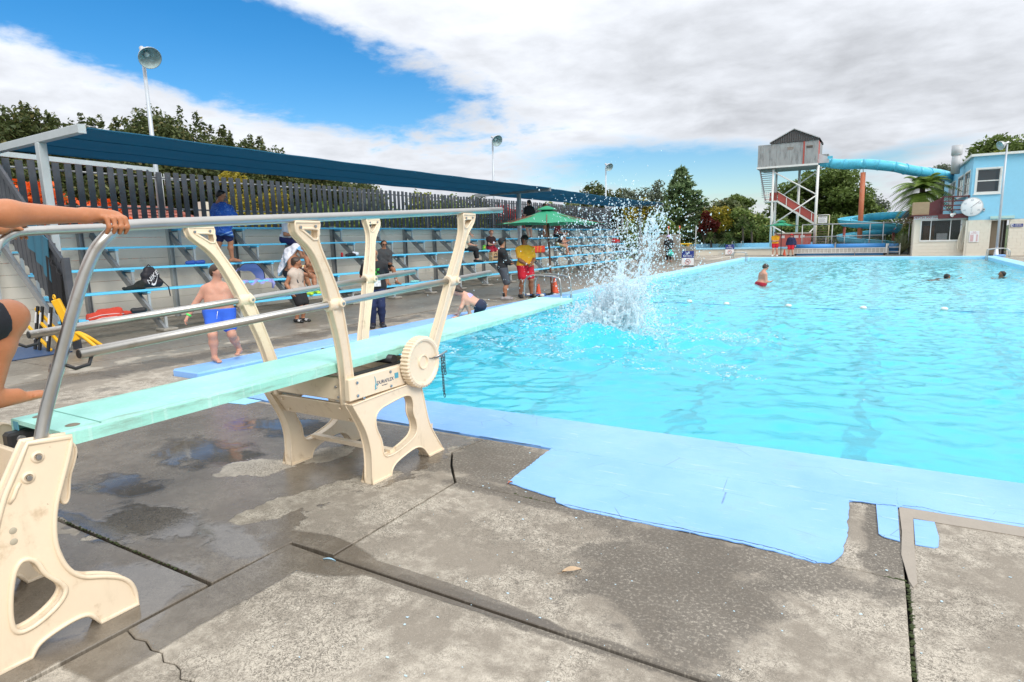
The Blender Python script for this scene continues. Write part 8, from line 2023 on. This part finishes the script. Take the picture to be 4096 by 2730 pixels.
for k, (a, b_) in enumerate(((0.155, 0.045), (0.175, -0.01))): MB().tube([(x1+a, 5.78+0.05*k, z1_+b_-0.02), (x1+a-0.005, 6.0, z1_+b_+0.018), (x1+a-0.005, 6.25, z1_+b_+0.02), (x1+a-0.03, 6.42, z1_+b_)], 0.011, 6).build('stripe', cloth('pale_pink', (0.70, 0.45, 0.45)), rt_)
soft('black_shoes', 'black shoes lying on the red towel', 'shoes', (x1, 6.75, z1_), [('shoe', [((x1+0.02, 6.66, z1_+0.07), (x1+0.06, 6.84, z1_+0.07), 0.055, 0.05, 0.03)], BLACK, dict(st_=0.012, fold=0.004)), ('shoe', [((x1-0.06, 6.70, z1_+0.06), (x1-0.02, 6.90, z1_+0.06), 0.055, 0.05, 0.03)], BLACK, dict(st_=0.012, fold=0.004))])
x3, z3 = row_x(3)-0.05, row_z(3); CLB = M('blue_clog', (0.015, 0.07, 0.36), 0.5, var=0.2, scale=20)
soft('blue_clogs', 'pair of blue clogs on the third bench', 'shoes', (x3, 8.7, z3), [('clog', [((x3, 8.50+0.24*q, z3+0.045), (x3+0.02, 8.64+0.24*q, z3+0.045), 0.04, 0.055, 0.03)], CLB, dict(st_=0.011, cuts=[((x3, 8.6, z3+0.003), (0, 0, -1))])) for q in (0, 1)])
# lavender pop-up shelter collapsed on the bench
tn = thing('popup_shelter', (x2, 9.65, z2), 'lavender pop up shelter collapsed over the second bench', 'shelter', 'belongings on the benches'); LAV = cloth('lavender', (0.30, 0.30, 0.62), 0.6)
gv = []; gf = []; na, nb = 18, 10
for j in range(nb+1):
    for i in range(na+1):
        a = math.pi*i/na; s_ = j/nb; y = 9.72-0.40*math.cos(a)*(1-0.10*s_); z = z2+0.03+0.40*math.sin(a)**0.8*(1-0.45*s_)+0.012*math.sin(7*a+5*s_); gv.append((x2+0.10-0.30*s_, y, z))
for j in range(nb):
    for i in range(na): q = j*(na+1)+i; gf.append((q, q+1, q+na+2, q+na+1))
mb = MB(); mb.add(gv, gf, True); mb.add([(a, b_, c-0.006) for a, b_, c in gv], [tuple(reversed(q)) for q in gf], True); mb.build('shell', LAV, tn, recalc=False)
MB().tube([gv[i] for i in range(na+1)], 0.010, 6).build('hoop', BLACK, tn)
mb = MB(); v = []
for j in range(7):
    for i in range(24): v.append((x2+0.12+0.05*(j/6)+0.015*math.sin(i*1.3), 9.30+1.05*i/23, z2+0.02-0.06*j/6*(1+0.8*math.sin(i*0.55)**2)-0.02*math.sin(i*0.9)))
mb.add(v, [(j*24+i, j*24+i+1, (j+1)*24+i+1, (j+1)*24+i) for j in range(6) for i in range(23)], True); mb.build('floor_flap', LAV, tn, recalc=False)
MB().tube([(x2+0.15, 10.28, z2+0.0), (x2+0.18, 10.30, z2-0.10), (x2+0.17, 10.27, z2-0.22)], [0.03, 0.045, 0.02], 8).build('hanging_corner', LAV, tn)
# more small things
cn = thing('drink_can', (row_x(3)-0.1, 13.35, row_z(3)), 'red drink can on the third bench', 'can', 'belongings on the benches'); MB().lathe([(0.0, 0.0), (0.030, 0.0), (0.034, 0.01), (0.034, 0.115), (0.028, 0.13), (0.0, 0.13)], 14, c=(row_x(3)-0.1, 13.35, row_z(3))).build('can_body', M('can_red', (0.5, 0.02, 0.02), 0.3, metal=0.3), cn); MB().lathe([(0.0, 0.132), (0.026, 0.132), (0.028, 0.128)], 14, c=(row_x(3)-0.1, 13.35, row_z(3))).build('lid', ZINC, cn)
xq, zq = row_x(3)-0.1, row_z(3)
soft('shoes_and_towel', 'black and white bundle of clothes on the third bench', 'clothes', (xq, 13.75, zq), [('dark_cloth', [((xq, 13.55, zq+0.05), (xq, 13.85, zq+0.06), 0.05, 0.06, 0.04)], BAGB, dict(st_=0.014, cuts=[((xq, 13, zq+0.003), (0, 0, -1))], fold=0.006)), ('white_cloth', [((xq, 13.82, zq+0.10), (xq, 13.98, zq+0.07), 0.05, 0.05, 0.03)], WT, dict(st_=0.014, fold=0.006))])
soft('teal_shoes', 'pale teal shoes on the lowest bench near the woman in the hoodie', 'shoes', (x1, 15.35, z1_), [('shoe', [((x1, 15.2+0.16*q, z1_+0.045), (x1+0.05, 15.32+0.16*q, z1_+0.035), 0.04, 0.035, 0.02)], cloth('pale_teal', (0.25, 0.55, 0.52)), dict(st_=0.012)) for q in (0, 1)])
x3b, z3b = row_x(2)-0.05, row_z(2)
pb = thing('paper_bag', (x3b, 20.9, z3b), 'brown paper shopping bag with black print on the second bench', 'bag', 'belongings on the benches'); KR = M('kraft_paper', (0.42, 0.27, 0.14), 0.8, var=0.12, scale=12)
MB().span((x3b-0.10, 20.65, z3b), (x3b+0.08, 21.10, z3b+0.36)).build('bag_body', KR, pb, bevel=0.01)
MB().span((x3b+0.081, 20.67, z3b+0.02), (x3b+0.084, 21.08, z3b+0.06)).build('print_band', TEXTK, pb); MB().span((x3b+0.081, 20.74, z3b+0.14), (x3b+0.084, 21.02, z3b+0.20)).build('print_band', TEXTK, pb)
MB().tube([(x3b+0.085, 20.78, z3b+0.24), (x3b+0.085, 20.86, z3b+0.32), (x3b+0.085, 20.97, z3b+0.30), (x3b+0.085, 20.95, z3b+0.24)], 0.012, 6).build('print_mark', TEXTK, pb)
gp = thing('snack_packet', (row_x(3)-0.05, 21.0, row_z(3)), 'green and yellow snack packet beside the ginger boy', 'packet', 'belongings on the benches'); MB().box((row_x(3)-0.05, 21.0, row_z(3)+0.10), (0.05, 0.22, 0.20), (0.1, 0.15, 0.1)).build('packet_body', M('green_packet', (0.10, 0.45, 0.05), 0.3, var=0.5, scale=15), gp, bevel=0.02); MB().box((row_x(3)-0.02, 21.0, row_z(3)+0.10), (0.01, 0.12, 0.06), (0.1, 0.15, 0.1)).build('packet_label', M('yellow_label', (0.75, 0.65, 0.05), 0.4), gp)
rq = thing('rescue_tube', (row_x(3)+0.1, 24.9, row_z(3)), 'red and yellow lifeguard rescue tube leaning on the third bench behind the umbrella pole', 'rescue tube', 'belongings on the benches')
xr, zr = row_x(3)+0.12, row_z(3)-0.25
MB().span((xr-0.05, 24.3, zr), (xr+0.05, 25.9, zr+0.32)).build('tube_body', cloth('rescue_red', (0.60, 0.05, 0.02)), rq, bevel=0.04); MB().span((xr-0.052, 24.2, zr-0.05), (xr+0.052, 24.34, zr+0.33)).build('yellow_end', YEL, rq, bevel=0.03)
for k in range(3): MB().tube([(xr+0.055, 24.8+0.3*k, zr+0.0), (xr+0.055, 24.85+0.3*k, zr+0.31)], 0.012, 5).build('strap', YEL, rq)
soft('red_bag', 'red bag on the third bench at the far end', 'bag', (row_x(3)-0.1, 35.6, row_z(3)), [('bag_body', [((row_x(3)-0.1, 35.3, row_z(3)+0.14), (row_x(3)-0.1, 36.0, row_z(3)+0.12), 0.17, 0.13, 0.08)], cloth('bag_red', (0.50, 0.03, 0.03)), dict(st_=0.03, fold=0.006))])
# caps and bag left on the top bench
x5, z5 = row_x(5)-0.05, row_z(5)
soft('sports_hat', 'dark blue and black peaked hat lying on the top bench in front of the fence', 'hat', (x5, 8.35, z5), [('crown', [((x5, 8.30, z5+0.05), (x5, 8.40, z5+0.06), 0.13, 0.13, 0.05)], M('cap_cloth', (0.03, 0.05, 0.09), 0.8, var=0.5, scale=14), dict(st_=0.014, cuts=[((x5, 8, z5+0.005), (0, 0, -1))])), ('peak', [((x5+0.10, 8.44, z5+0.03), (x5+0.12, 8.56, z5+0.03), 0.05, 0.02, 0.03)], BLACK, dict(st_=0.012, cuts=[((x5, 8, z5+0.005), (0, 0, -1))]))])
ob = soft('open_bag', 'open black bag with hanging strap on the top bench', 'bag', (x5, 9.55, z5), [('bag_body', [((x5, 9.3, z5+0.06), (x5, 9.8, z5+0.06), 0.10, 0.09, 0.05)], BAGB, dict(st_=0.015, cuts=[((x5, 9, z5+0.003), (0, 0, -1))], fold=0.006))])
MB().tube(curve_pts([(x5+0.12, 9.30, z5+0.02), (x5+0.16, 9.28, z5-0.12), (x5+0.15, 9.34, z5-0.25)], 6), 0.012, 6).build('strap', BAGB, ob); MB().tube(curve_pts([(x5+0.12, 9.42, z5+0.02), (x5+0.15, 9.60, z5-0.12), (x5+0.15, 9.78, z5-0.10), (x5+0.12, 9.80, z5+0.02)], 6), 0.010, 6).build('strap', BAGB, ob)
# towel and black garment hung over the balustrade
yb = STAIR_Y-0.06
def hang(name, label, x0, x1, zt_fn, drop0, drop1, mat, cat):
    t = thing(name, ((x0+x1)/2, yb, 1.0), label, cat); nx_, nz_ = 22, 16; v = []
    for j in range(nz_+1):
        for i in range(nx_+1):
            s_ = i/nx_; x = x0+(x1-x0)*s_; q = j/nz_; dr = drop0+(drop1-drop0)*s_
            v.append((x+0.012*math.sin(q*5+i*0.4), yb-0.010-0.035*q*(0.6+0.4*math.sin(i*0.9))-0.018*math.sin(i*0.75+0.5*q), zt_fn(x)-dr*q))
    f = [(j*(nx_+1)+i, j*(nx_+1)+i+1, (j+1)*(nx_+1)+i+1, (j+1)*(nx_+1)+i) for j in range(nz_) for i in range(nx_)]
    mb = MB(); mb.add(v, f, True); mb.add([(a, b_-0.012, c) for a, b_, c in v], [tuple(reversed(q)) for q in f], True); mb.build('cloth', mat, t, recalc=False)
    mb = MB(); mb.tube([v[i] for i in range(nx_+1)], 0.014, 6); mb.build('folded_edge', mat, t)
hang('hanging_towel', 'teal blue towel hanging over the slatted balustrade', -12.72, -12.12, lambda x: bal_top(x)+0.03, 0.62, 0.72, cloth('teal_blue_towel', (0.035, 0.13, 0.19)), 'towel')
hang('hanging_clothes', 'long black garment hanging on the slatted balustrade', -12.22, -11.84, lambda x: bal_top(x)-0.30, 0.75, 0.95, BLK, 'clothes')
# folding yellow barrier and blue mat
ybr = thing('folding_barrier', (-11.9, 4.9, 0.0), 'yellow folding safety barrier with black and white bars beside the benches', 'barrier'); YB_ = M('barrier_yellow', (0.78, 0.42, 0.01), 0.4, var=0.1); BWH = M('barrier_black_white', (0.02, 0.02, 0.02), 0.5)
MB().bar((-11.70, 4.95, 0.88), (-11.52, 5.10, 0.18), 0.07, 0.13).build('main_arm', YB_, ybr, bevel=0.012)
MB().tube([(-11.71+0.035*math.cos(a), 4.94, 0.92+0.035*math.sin(a)) for a in np.linspace(0, 6.283, 13)[:-1]], 0.013, 6, closed=True).build('lifting_ring', YB_, ybr)
for p0, p1 in (((-12.28, 4.88, 0.72), (-11.62, 4.98, 0.22)), ((-12.45, 4.80, 0.42), (-11.88, 4.86, 0.02)), ((-12.1, 4.85, 0.50), (-11.60, 4.93, 0.08))): MB().bar(p0, p1, 0.035, 0.05).build('cross_bar', YB_, ybr, bevel=0.006)
for x in (-12.26, -12.10, -11.80): 
    MB().bar((x+0.08, 4.88, 0.76), (x-0.10, 4.82, 0.02), 0.03, 0.045).build('upright_bar', BWH, ybr); MB().bar((x+0.055, 4.855, 0.66), (x+0.015, 4.842, 0.48), 0.032, 0.02).build('reflective_strip', SIGNW, ybr); MB().bar((x-0.02, 4.828, 0.36), (x-0.06, 4.815, 0.20), 0.032, 0.02).build('reflective_strip', SIGNW, ybr)
for k, p1 in enumerate(((-11.20, 5.25, 0.05), (-11.30, 5.40, 0.04))): MB().tube(curve_pts([(-11.55, 5.08, 0.34), (-11.40, 5.14+0.05*k, 0.26), p1], 6), 0.03, 8).build('curved_leg', YB_, ybr)
mt_ = thing('blue_mat', (-12.2, 4.4, 0.0), 'dark blue plastic mat on the ground under the yellow barrier', 'mat'); MB().span((-13.0, 3.9, 0.001), (-11.5, 5.0, 0.014)).build('sheet', M('blue_mat_plastic', (0.03, 0.07, 0.16), 0.5, var=0.2, scale=6), mt_, bevel=0.004); MB().tube([(-13.0, 3.9, 0.012), (-11.5, 3.9, 0.012), (-11.5, 5.0, 0.012)], 0.012, 6).build('edge_roll', M('blue_mat_edge', (0.02, 0.05, 0.12), 0.5), mt_)
# dry leaves on the deck
for (x, y, s_, an2, lab, c) in ((-1.24, 2.63, 0.05, 0.7, 'pale dry leaf on the dark stained slab', (0.45, 0.32, 0.20)), (-2.10, 3.47, 0.022, 1.2, 'small rust coloured leaf at the corner of the blue paint', (0.40, 0.13, 0.05)), (-2.42, 2.12, 0.04, 0.2, 'thin pale blue scrap by the slab joint', (0.40, 0.60, 0.72))):
    t = thing('dry_leaf', (x, y, 0.0), lab, 'leaf'); v = []; n = 7
    for i in range(n):
        u = i/(n-1); w = s_*0.45*math.sin(math.pi*min(1, u*0.95+0.03))*(0.3 if 'scrap' in lab else 1)
        for q in (-1, 0, 1): a, b_ = (u-0.5)*2*s_, q*w; v.append((x+a*math.cos(an2)-b_*math.sin(an2), y+a*math.sin(an2)+b_*math.cos(an2), 0.012+0.010*abs(q)+0.008*math.sin(u*3)))
    mb = MB(); mb.add(v, [(3*i+j, 3*i+j+1, 3*i+j+4, 3*i+j+3) for i in range(n-1) for j in range(2)], True); mb.build('blade', M('leaf_'+lab[:9].replace(' ', '_'), c, 0.7, var=0.3, scale=60), t, recalc=False)
    MB().tube([v[1], (v[1][0]-s_*0.5*math.cos(an2), v[1][1]-s_*0.5*math.sin(an2), 0.01)], 0.0015, 4).build('stalk', M('leaf_stalk', (0.25, 0.17, 0.10), 0.7), t)

# ------------------------------------------------------------------ the splash
ms = bpy.data.materials.new('splash_water'); ms.use_nodes = True; S.nt = ms.node_tree; b = ms.node_tree.nodes['Principled BSDF']
setin(b, 'Base Color', mixc(isl(), (0.84, 0.94, 0.98), (0.97, 0.99, 1.0))); setin(b, 'Roughness', 0.30); setin(b, 'IOR', 1.33); setin(b, 'Specular IOR Level', 0.35)
tl2 = ms.node_tree.nodes.new('ShaderNodeBsdfTranslucent'); tl2.inputs[0].default_value = (0.90, 0.97, 1.0, 1); mx2 = ms.node_tree.nodes.new('ShaderNodeMixShader'); mx2.inputs[0].default_value = 0.62
S.nt.links.new(b.outputs[0], mx2.inputs[1]); S.nt.links.new(tl2.outputs[0], mx2.inputs[2]); tp2 = ms.node_tree.nodes.new('ShaderNodeBsdfTransparent'); mx3 = ms.node_tree.nodes.new('ShaderNodeMixShader'); mx3.inputs[0].default_value = 0.30; S.nt.links.new(mx2.outputs[0], mx3.inputs[1]); S.nt.links.new(tp2.outputs[0], mx3.inputs[2]); S.nt.links.new(mx3.outputs[0], ms.node_tree.nodes['Material Output'].inputs[0])
def blob_mesh(centers, radii, sub, axes=None, stretch=None, flat=1.0):
    """many small drops in one mesh; optional elongation along an axis"""
    bm = bmesh.new(); bmesh.ops.create_icosphere(bm, subdivisions=sub, radius=1.0); bv = np.array([v.co[:] for v in bm.verts]); bf = np.array([[q.index for q in f.verts] for f in bm.faces]); bm.free()
    n, k = len(centers), len(bv)
    V = np.repeat(bv[None], n, 0)*radii[:, None, None]; V[:, :, 2] *= flat
    V *= (1+0.22*sr.standard_normal((n, k, 1))*0.6)
    if axes is not None:
        d_ = np.einsum('nkj,nj->nk', V, axes); V = V+axes[:, None, :]*(d_*(stretch-1)[:, None])[:, :, None]
    V = V+centers[:, None, :]
    F = bf[None]+(np.arange(n)*k)[:, None, None]
    return V.reshape(-1, 3), F.reshape(-1, 3)
sr = np.random.default_rng(91)
spl = thing('splash', (-4.05, 10.6, WATER_Z), 'tall white splash of water thrown up beyond the end of the springboard', 'splash')
base_c = np.array([-4.05, 10.6, WATER_Z])
C_, R_, A_x, ST = [], [], [], []
def jet(p0, v0, n, r0, spread, t0, t1, el=1.6):
    g = np.array([0, 0, -9.81]); t = sr.uniform(t0, t1, n)[:, None]
    p = p0+v0*t+0.5*g*t*t; vel = v0+g*t; vel /= np.linalg.norm(vel, axis=1)[:, None]+1e-9
    p = p+sr.normal(size=(n, 3))*spread*(0.25+t/t1)
    C_.append(p); R_.append(r0*sr.lognormal(0, 0.45, n)); A_x.append(vel); ST.append(sr.uniform(1.0, el, n))
# main leaning column, dense below and ragged above
for k in range(120):
    a = sr.uniform(0, 6.283); out = sr.uniform(0, 1)**0.7
    v0 = np.array([0.60+0.80*math.cos(a)*out, 0.35+0.75*math.sin(a)*out, sr.uniform(3.6, 6.4)-1.2*out]); p0 = base_c+np.array([0.42*math.cos(a)*out-0.15, 0.30*math.sin(a)*out, 0])
    jet(p0, v0, 34, 0.0075, 0.055, 0.02, 0.42*sr.uniform(0.5, 1.0), 2.8)
# wide low skirts
for k in range(100):
    a = sr.uniform(0, 6.283); sp2 = sr.uniform(0.8, 2.3); v0 = np.array([sp2*math.cos(a)-0.4, sp2*math.sin(a), sr.uniform(1.2, 3.4)]); p0 = base_c+np.array([0.40*math.cos(a), 0.40*math.sin(a), 0])
    jet(p0, v0, 34, 0.0065, 0.06, 0.03, sr.uniform(0.25, 0.55), 2.4)
# thin vertical streak on the right
for k in range(30): jet(base_c+np.array([0.35, 0.3, 0.6])+sr.normal(size=3)*0.04, np.array([0.65+0.2*sr.normal(), 0.4, 5.4+0.35*sr.normal()]), 24, 0.0085, 0.025, 0.05, 0.42, 2.6)
# cloud of flying drops
n = 5600; u = sr.normal(size=(n, 3)); pc = base_c+np.array([0.0, 0.25, 1.45])+u*np.array([0.62, 0.66, 0.55])
pc = pc[pc[:, 2] > WATER_Z+0.03]; C_.append(pc); R_.append(0.0062*sr.lognormal(0, 0.45, len(pc))); A_x.append(np.tile([0.2, 0.1, 1.0], (len(pc), 1))/1.03); ST.append(sr.uniform(1, 1.7, len(pc)))
n = 900; pc = np.stack([sr.uniform(-7.2, -1.6, n), sr.uniform(7.6, 13.0, n), WATER_Z+sr.uniform(0.05, 1.5, n)**1.0], 1); C_.append(pc); R_.append(0.0042*sr.lognormal(0, 0.4, n)); A_x.append(np.tile([0, 0, 1.0], (n, 1))); ST.append(np.ones(n))
C = np.concatenate(C_); Rr = np.clip(np.concatenate(R_), 0.003, 0.05); Ax = np.concatenate(A_x); St = np.concatenate(ST); ok = C[:, 2] > WATER_Z-0.02
V, F = blob_mesh(C[ok], Rr[ok], 1, Ax[ok], St[ok]); V -= base_c
o = put('drops', raw_mesh('drops', V, F, True), ms, spl); o['kind'] = 'stuff'
# ragged sheets of water: blended filaments
fl = []
for k in range(170):
    a = sr.uniform(0, 6.283); out = sr.uniform(0.05, 1); p = base_c+np.array([0.38*math.cos(a)*out-0.12, 0.30*math.sin(a)*out, -0.02])
    if k < 110: v = np.array([0.80+0.70*math.cos(a)*out, 0.30+0.6*math.sin(a)*out, sr.uniform(3.0, 5.9)]); tm = sr.uniform(0.14, 0.36)
    else: v = np.array([sr.uniform(0.7, 1.9)*math.cos(a)-0.30, sr.uniform(0.7, 1.7)*math.sin(a), sr.uniform(1.4, 3.4)]); tm = sr.uniform(0.15, 0.36)
    r_ = sr.uniform(0.010, 0.026); prev = p; tt = np.linspace(0, tm, 9); w_j = sr.normal(size=3)*0.10
    for i in range(1, 9):
        q = p+v*tt[i]+np.array([0, 0, -4.9])*tt[i]**2+sr.normal(size=3)*0.030+w_j*math.sin(i*0.8)
        fl.append((prev, q, max(0.007, r_*(1-0.07*(i-1))), max(0.006, r_*(1-0.07*i)), 0.040))
        if sr.random() < 0.35: fl.append((q, q+sr.normal(size=3)*0.10, max(0.006, r_*0.55), 0.006, 0.030))
        prev = q
D, lo = field(fl, 0.015, fold=0.006); Vv, Ff = surfnet(D, lo, 0.015); keepf = Vv[Ff].mean(1)[:, 2] > WATER_Z-0.1
put('sheets', raw_mesh('sheets', Vv-base_c, Ff[keepf], True), ms, spl)['kind'] = 'stuff'
# foam flecks lying on the disturbed water
n = 2600; ang = sr.uniform(0, 6.283, n); rad = np.abs(sr.normal(0, 1.25, n))+0.25; fx = base_c[0]+rad*np.cos(ang)*1.15+sr.normal(0, .1, n); fy = base_c[1]-0.2+rad*np.sin(ang)*0.95
cl = sr.integers(0, 26, 1500); cx_ = sr.uniform(-6.9, -1.0, 26); cy_ = sr.uniform(7.2, 12.2, 26); fx = np.concatenate([fx, cx_[cl]+sr.normal(0, 0.22, 1500)]); fy = np.concatenate([fy, cy_[cl]+sr.normal(0, 0.12, 1500)])
ok = (fx > PX0+0.1) & (fx < PX1-0.1) & (fy > PY0+0.1); fx, fy = fx[ok], fy[ok]; fz_ = WATER_Z+wave_field(fx, fy)+0.002
V, F = blob_mesh(np.stack([fx, fy, fz_], 1), np.clip(0.010*sr.lognormal(0, 0.5, len(fx)), 0.004, 0.04), 1, flat=0.45); V -= base_c
put('foam', raw_mesh('foam', V, F, True), ms, spl)['kind'] = 'stuff'
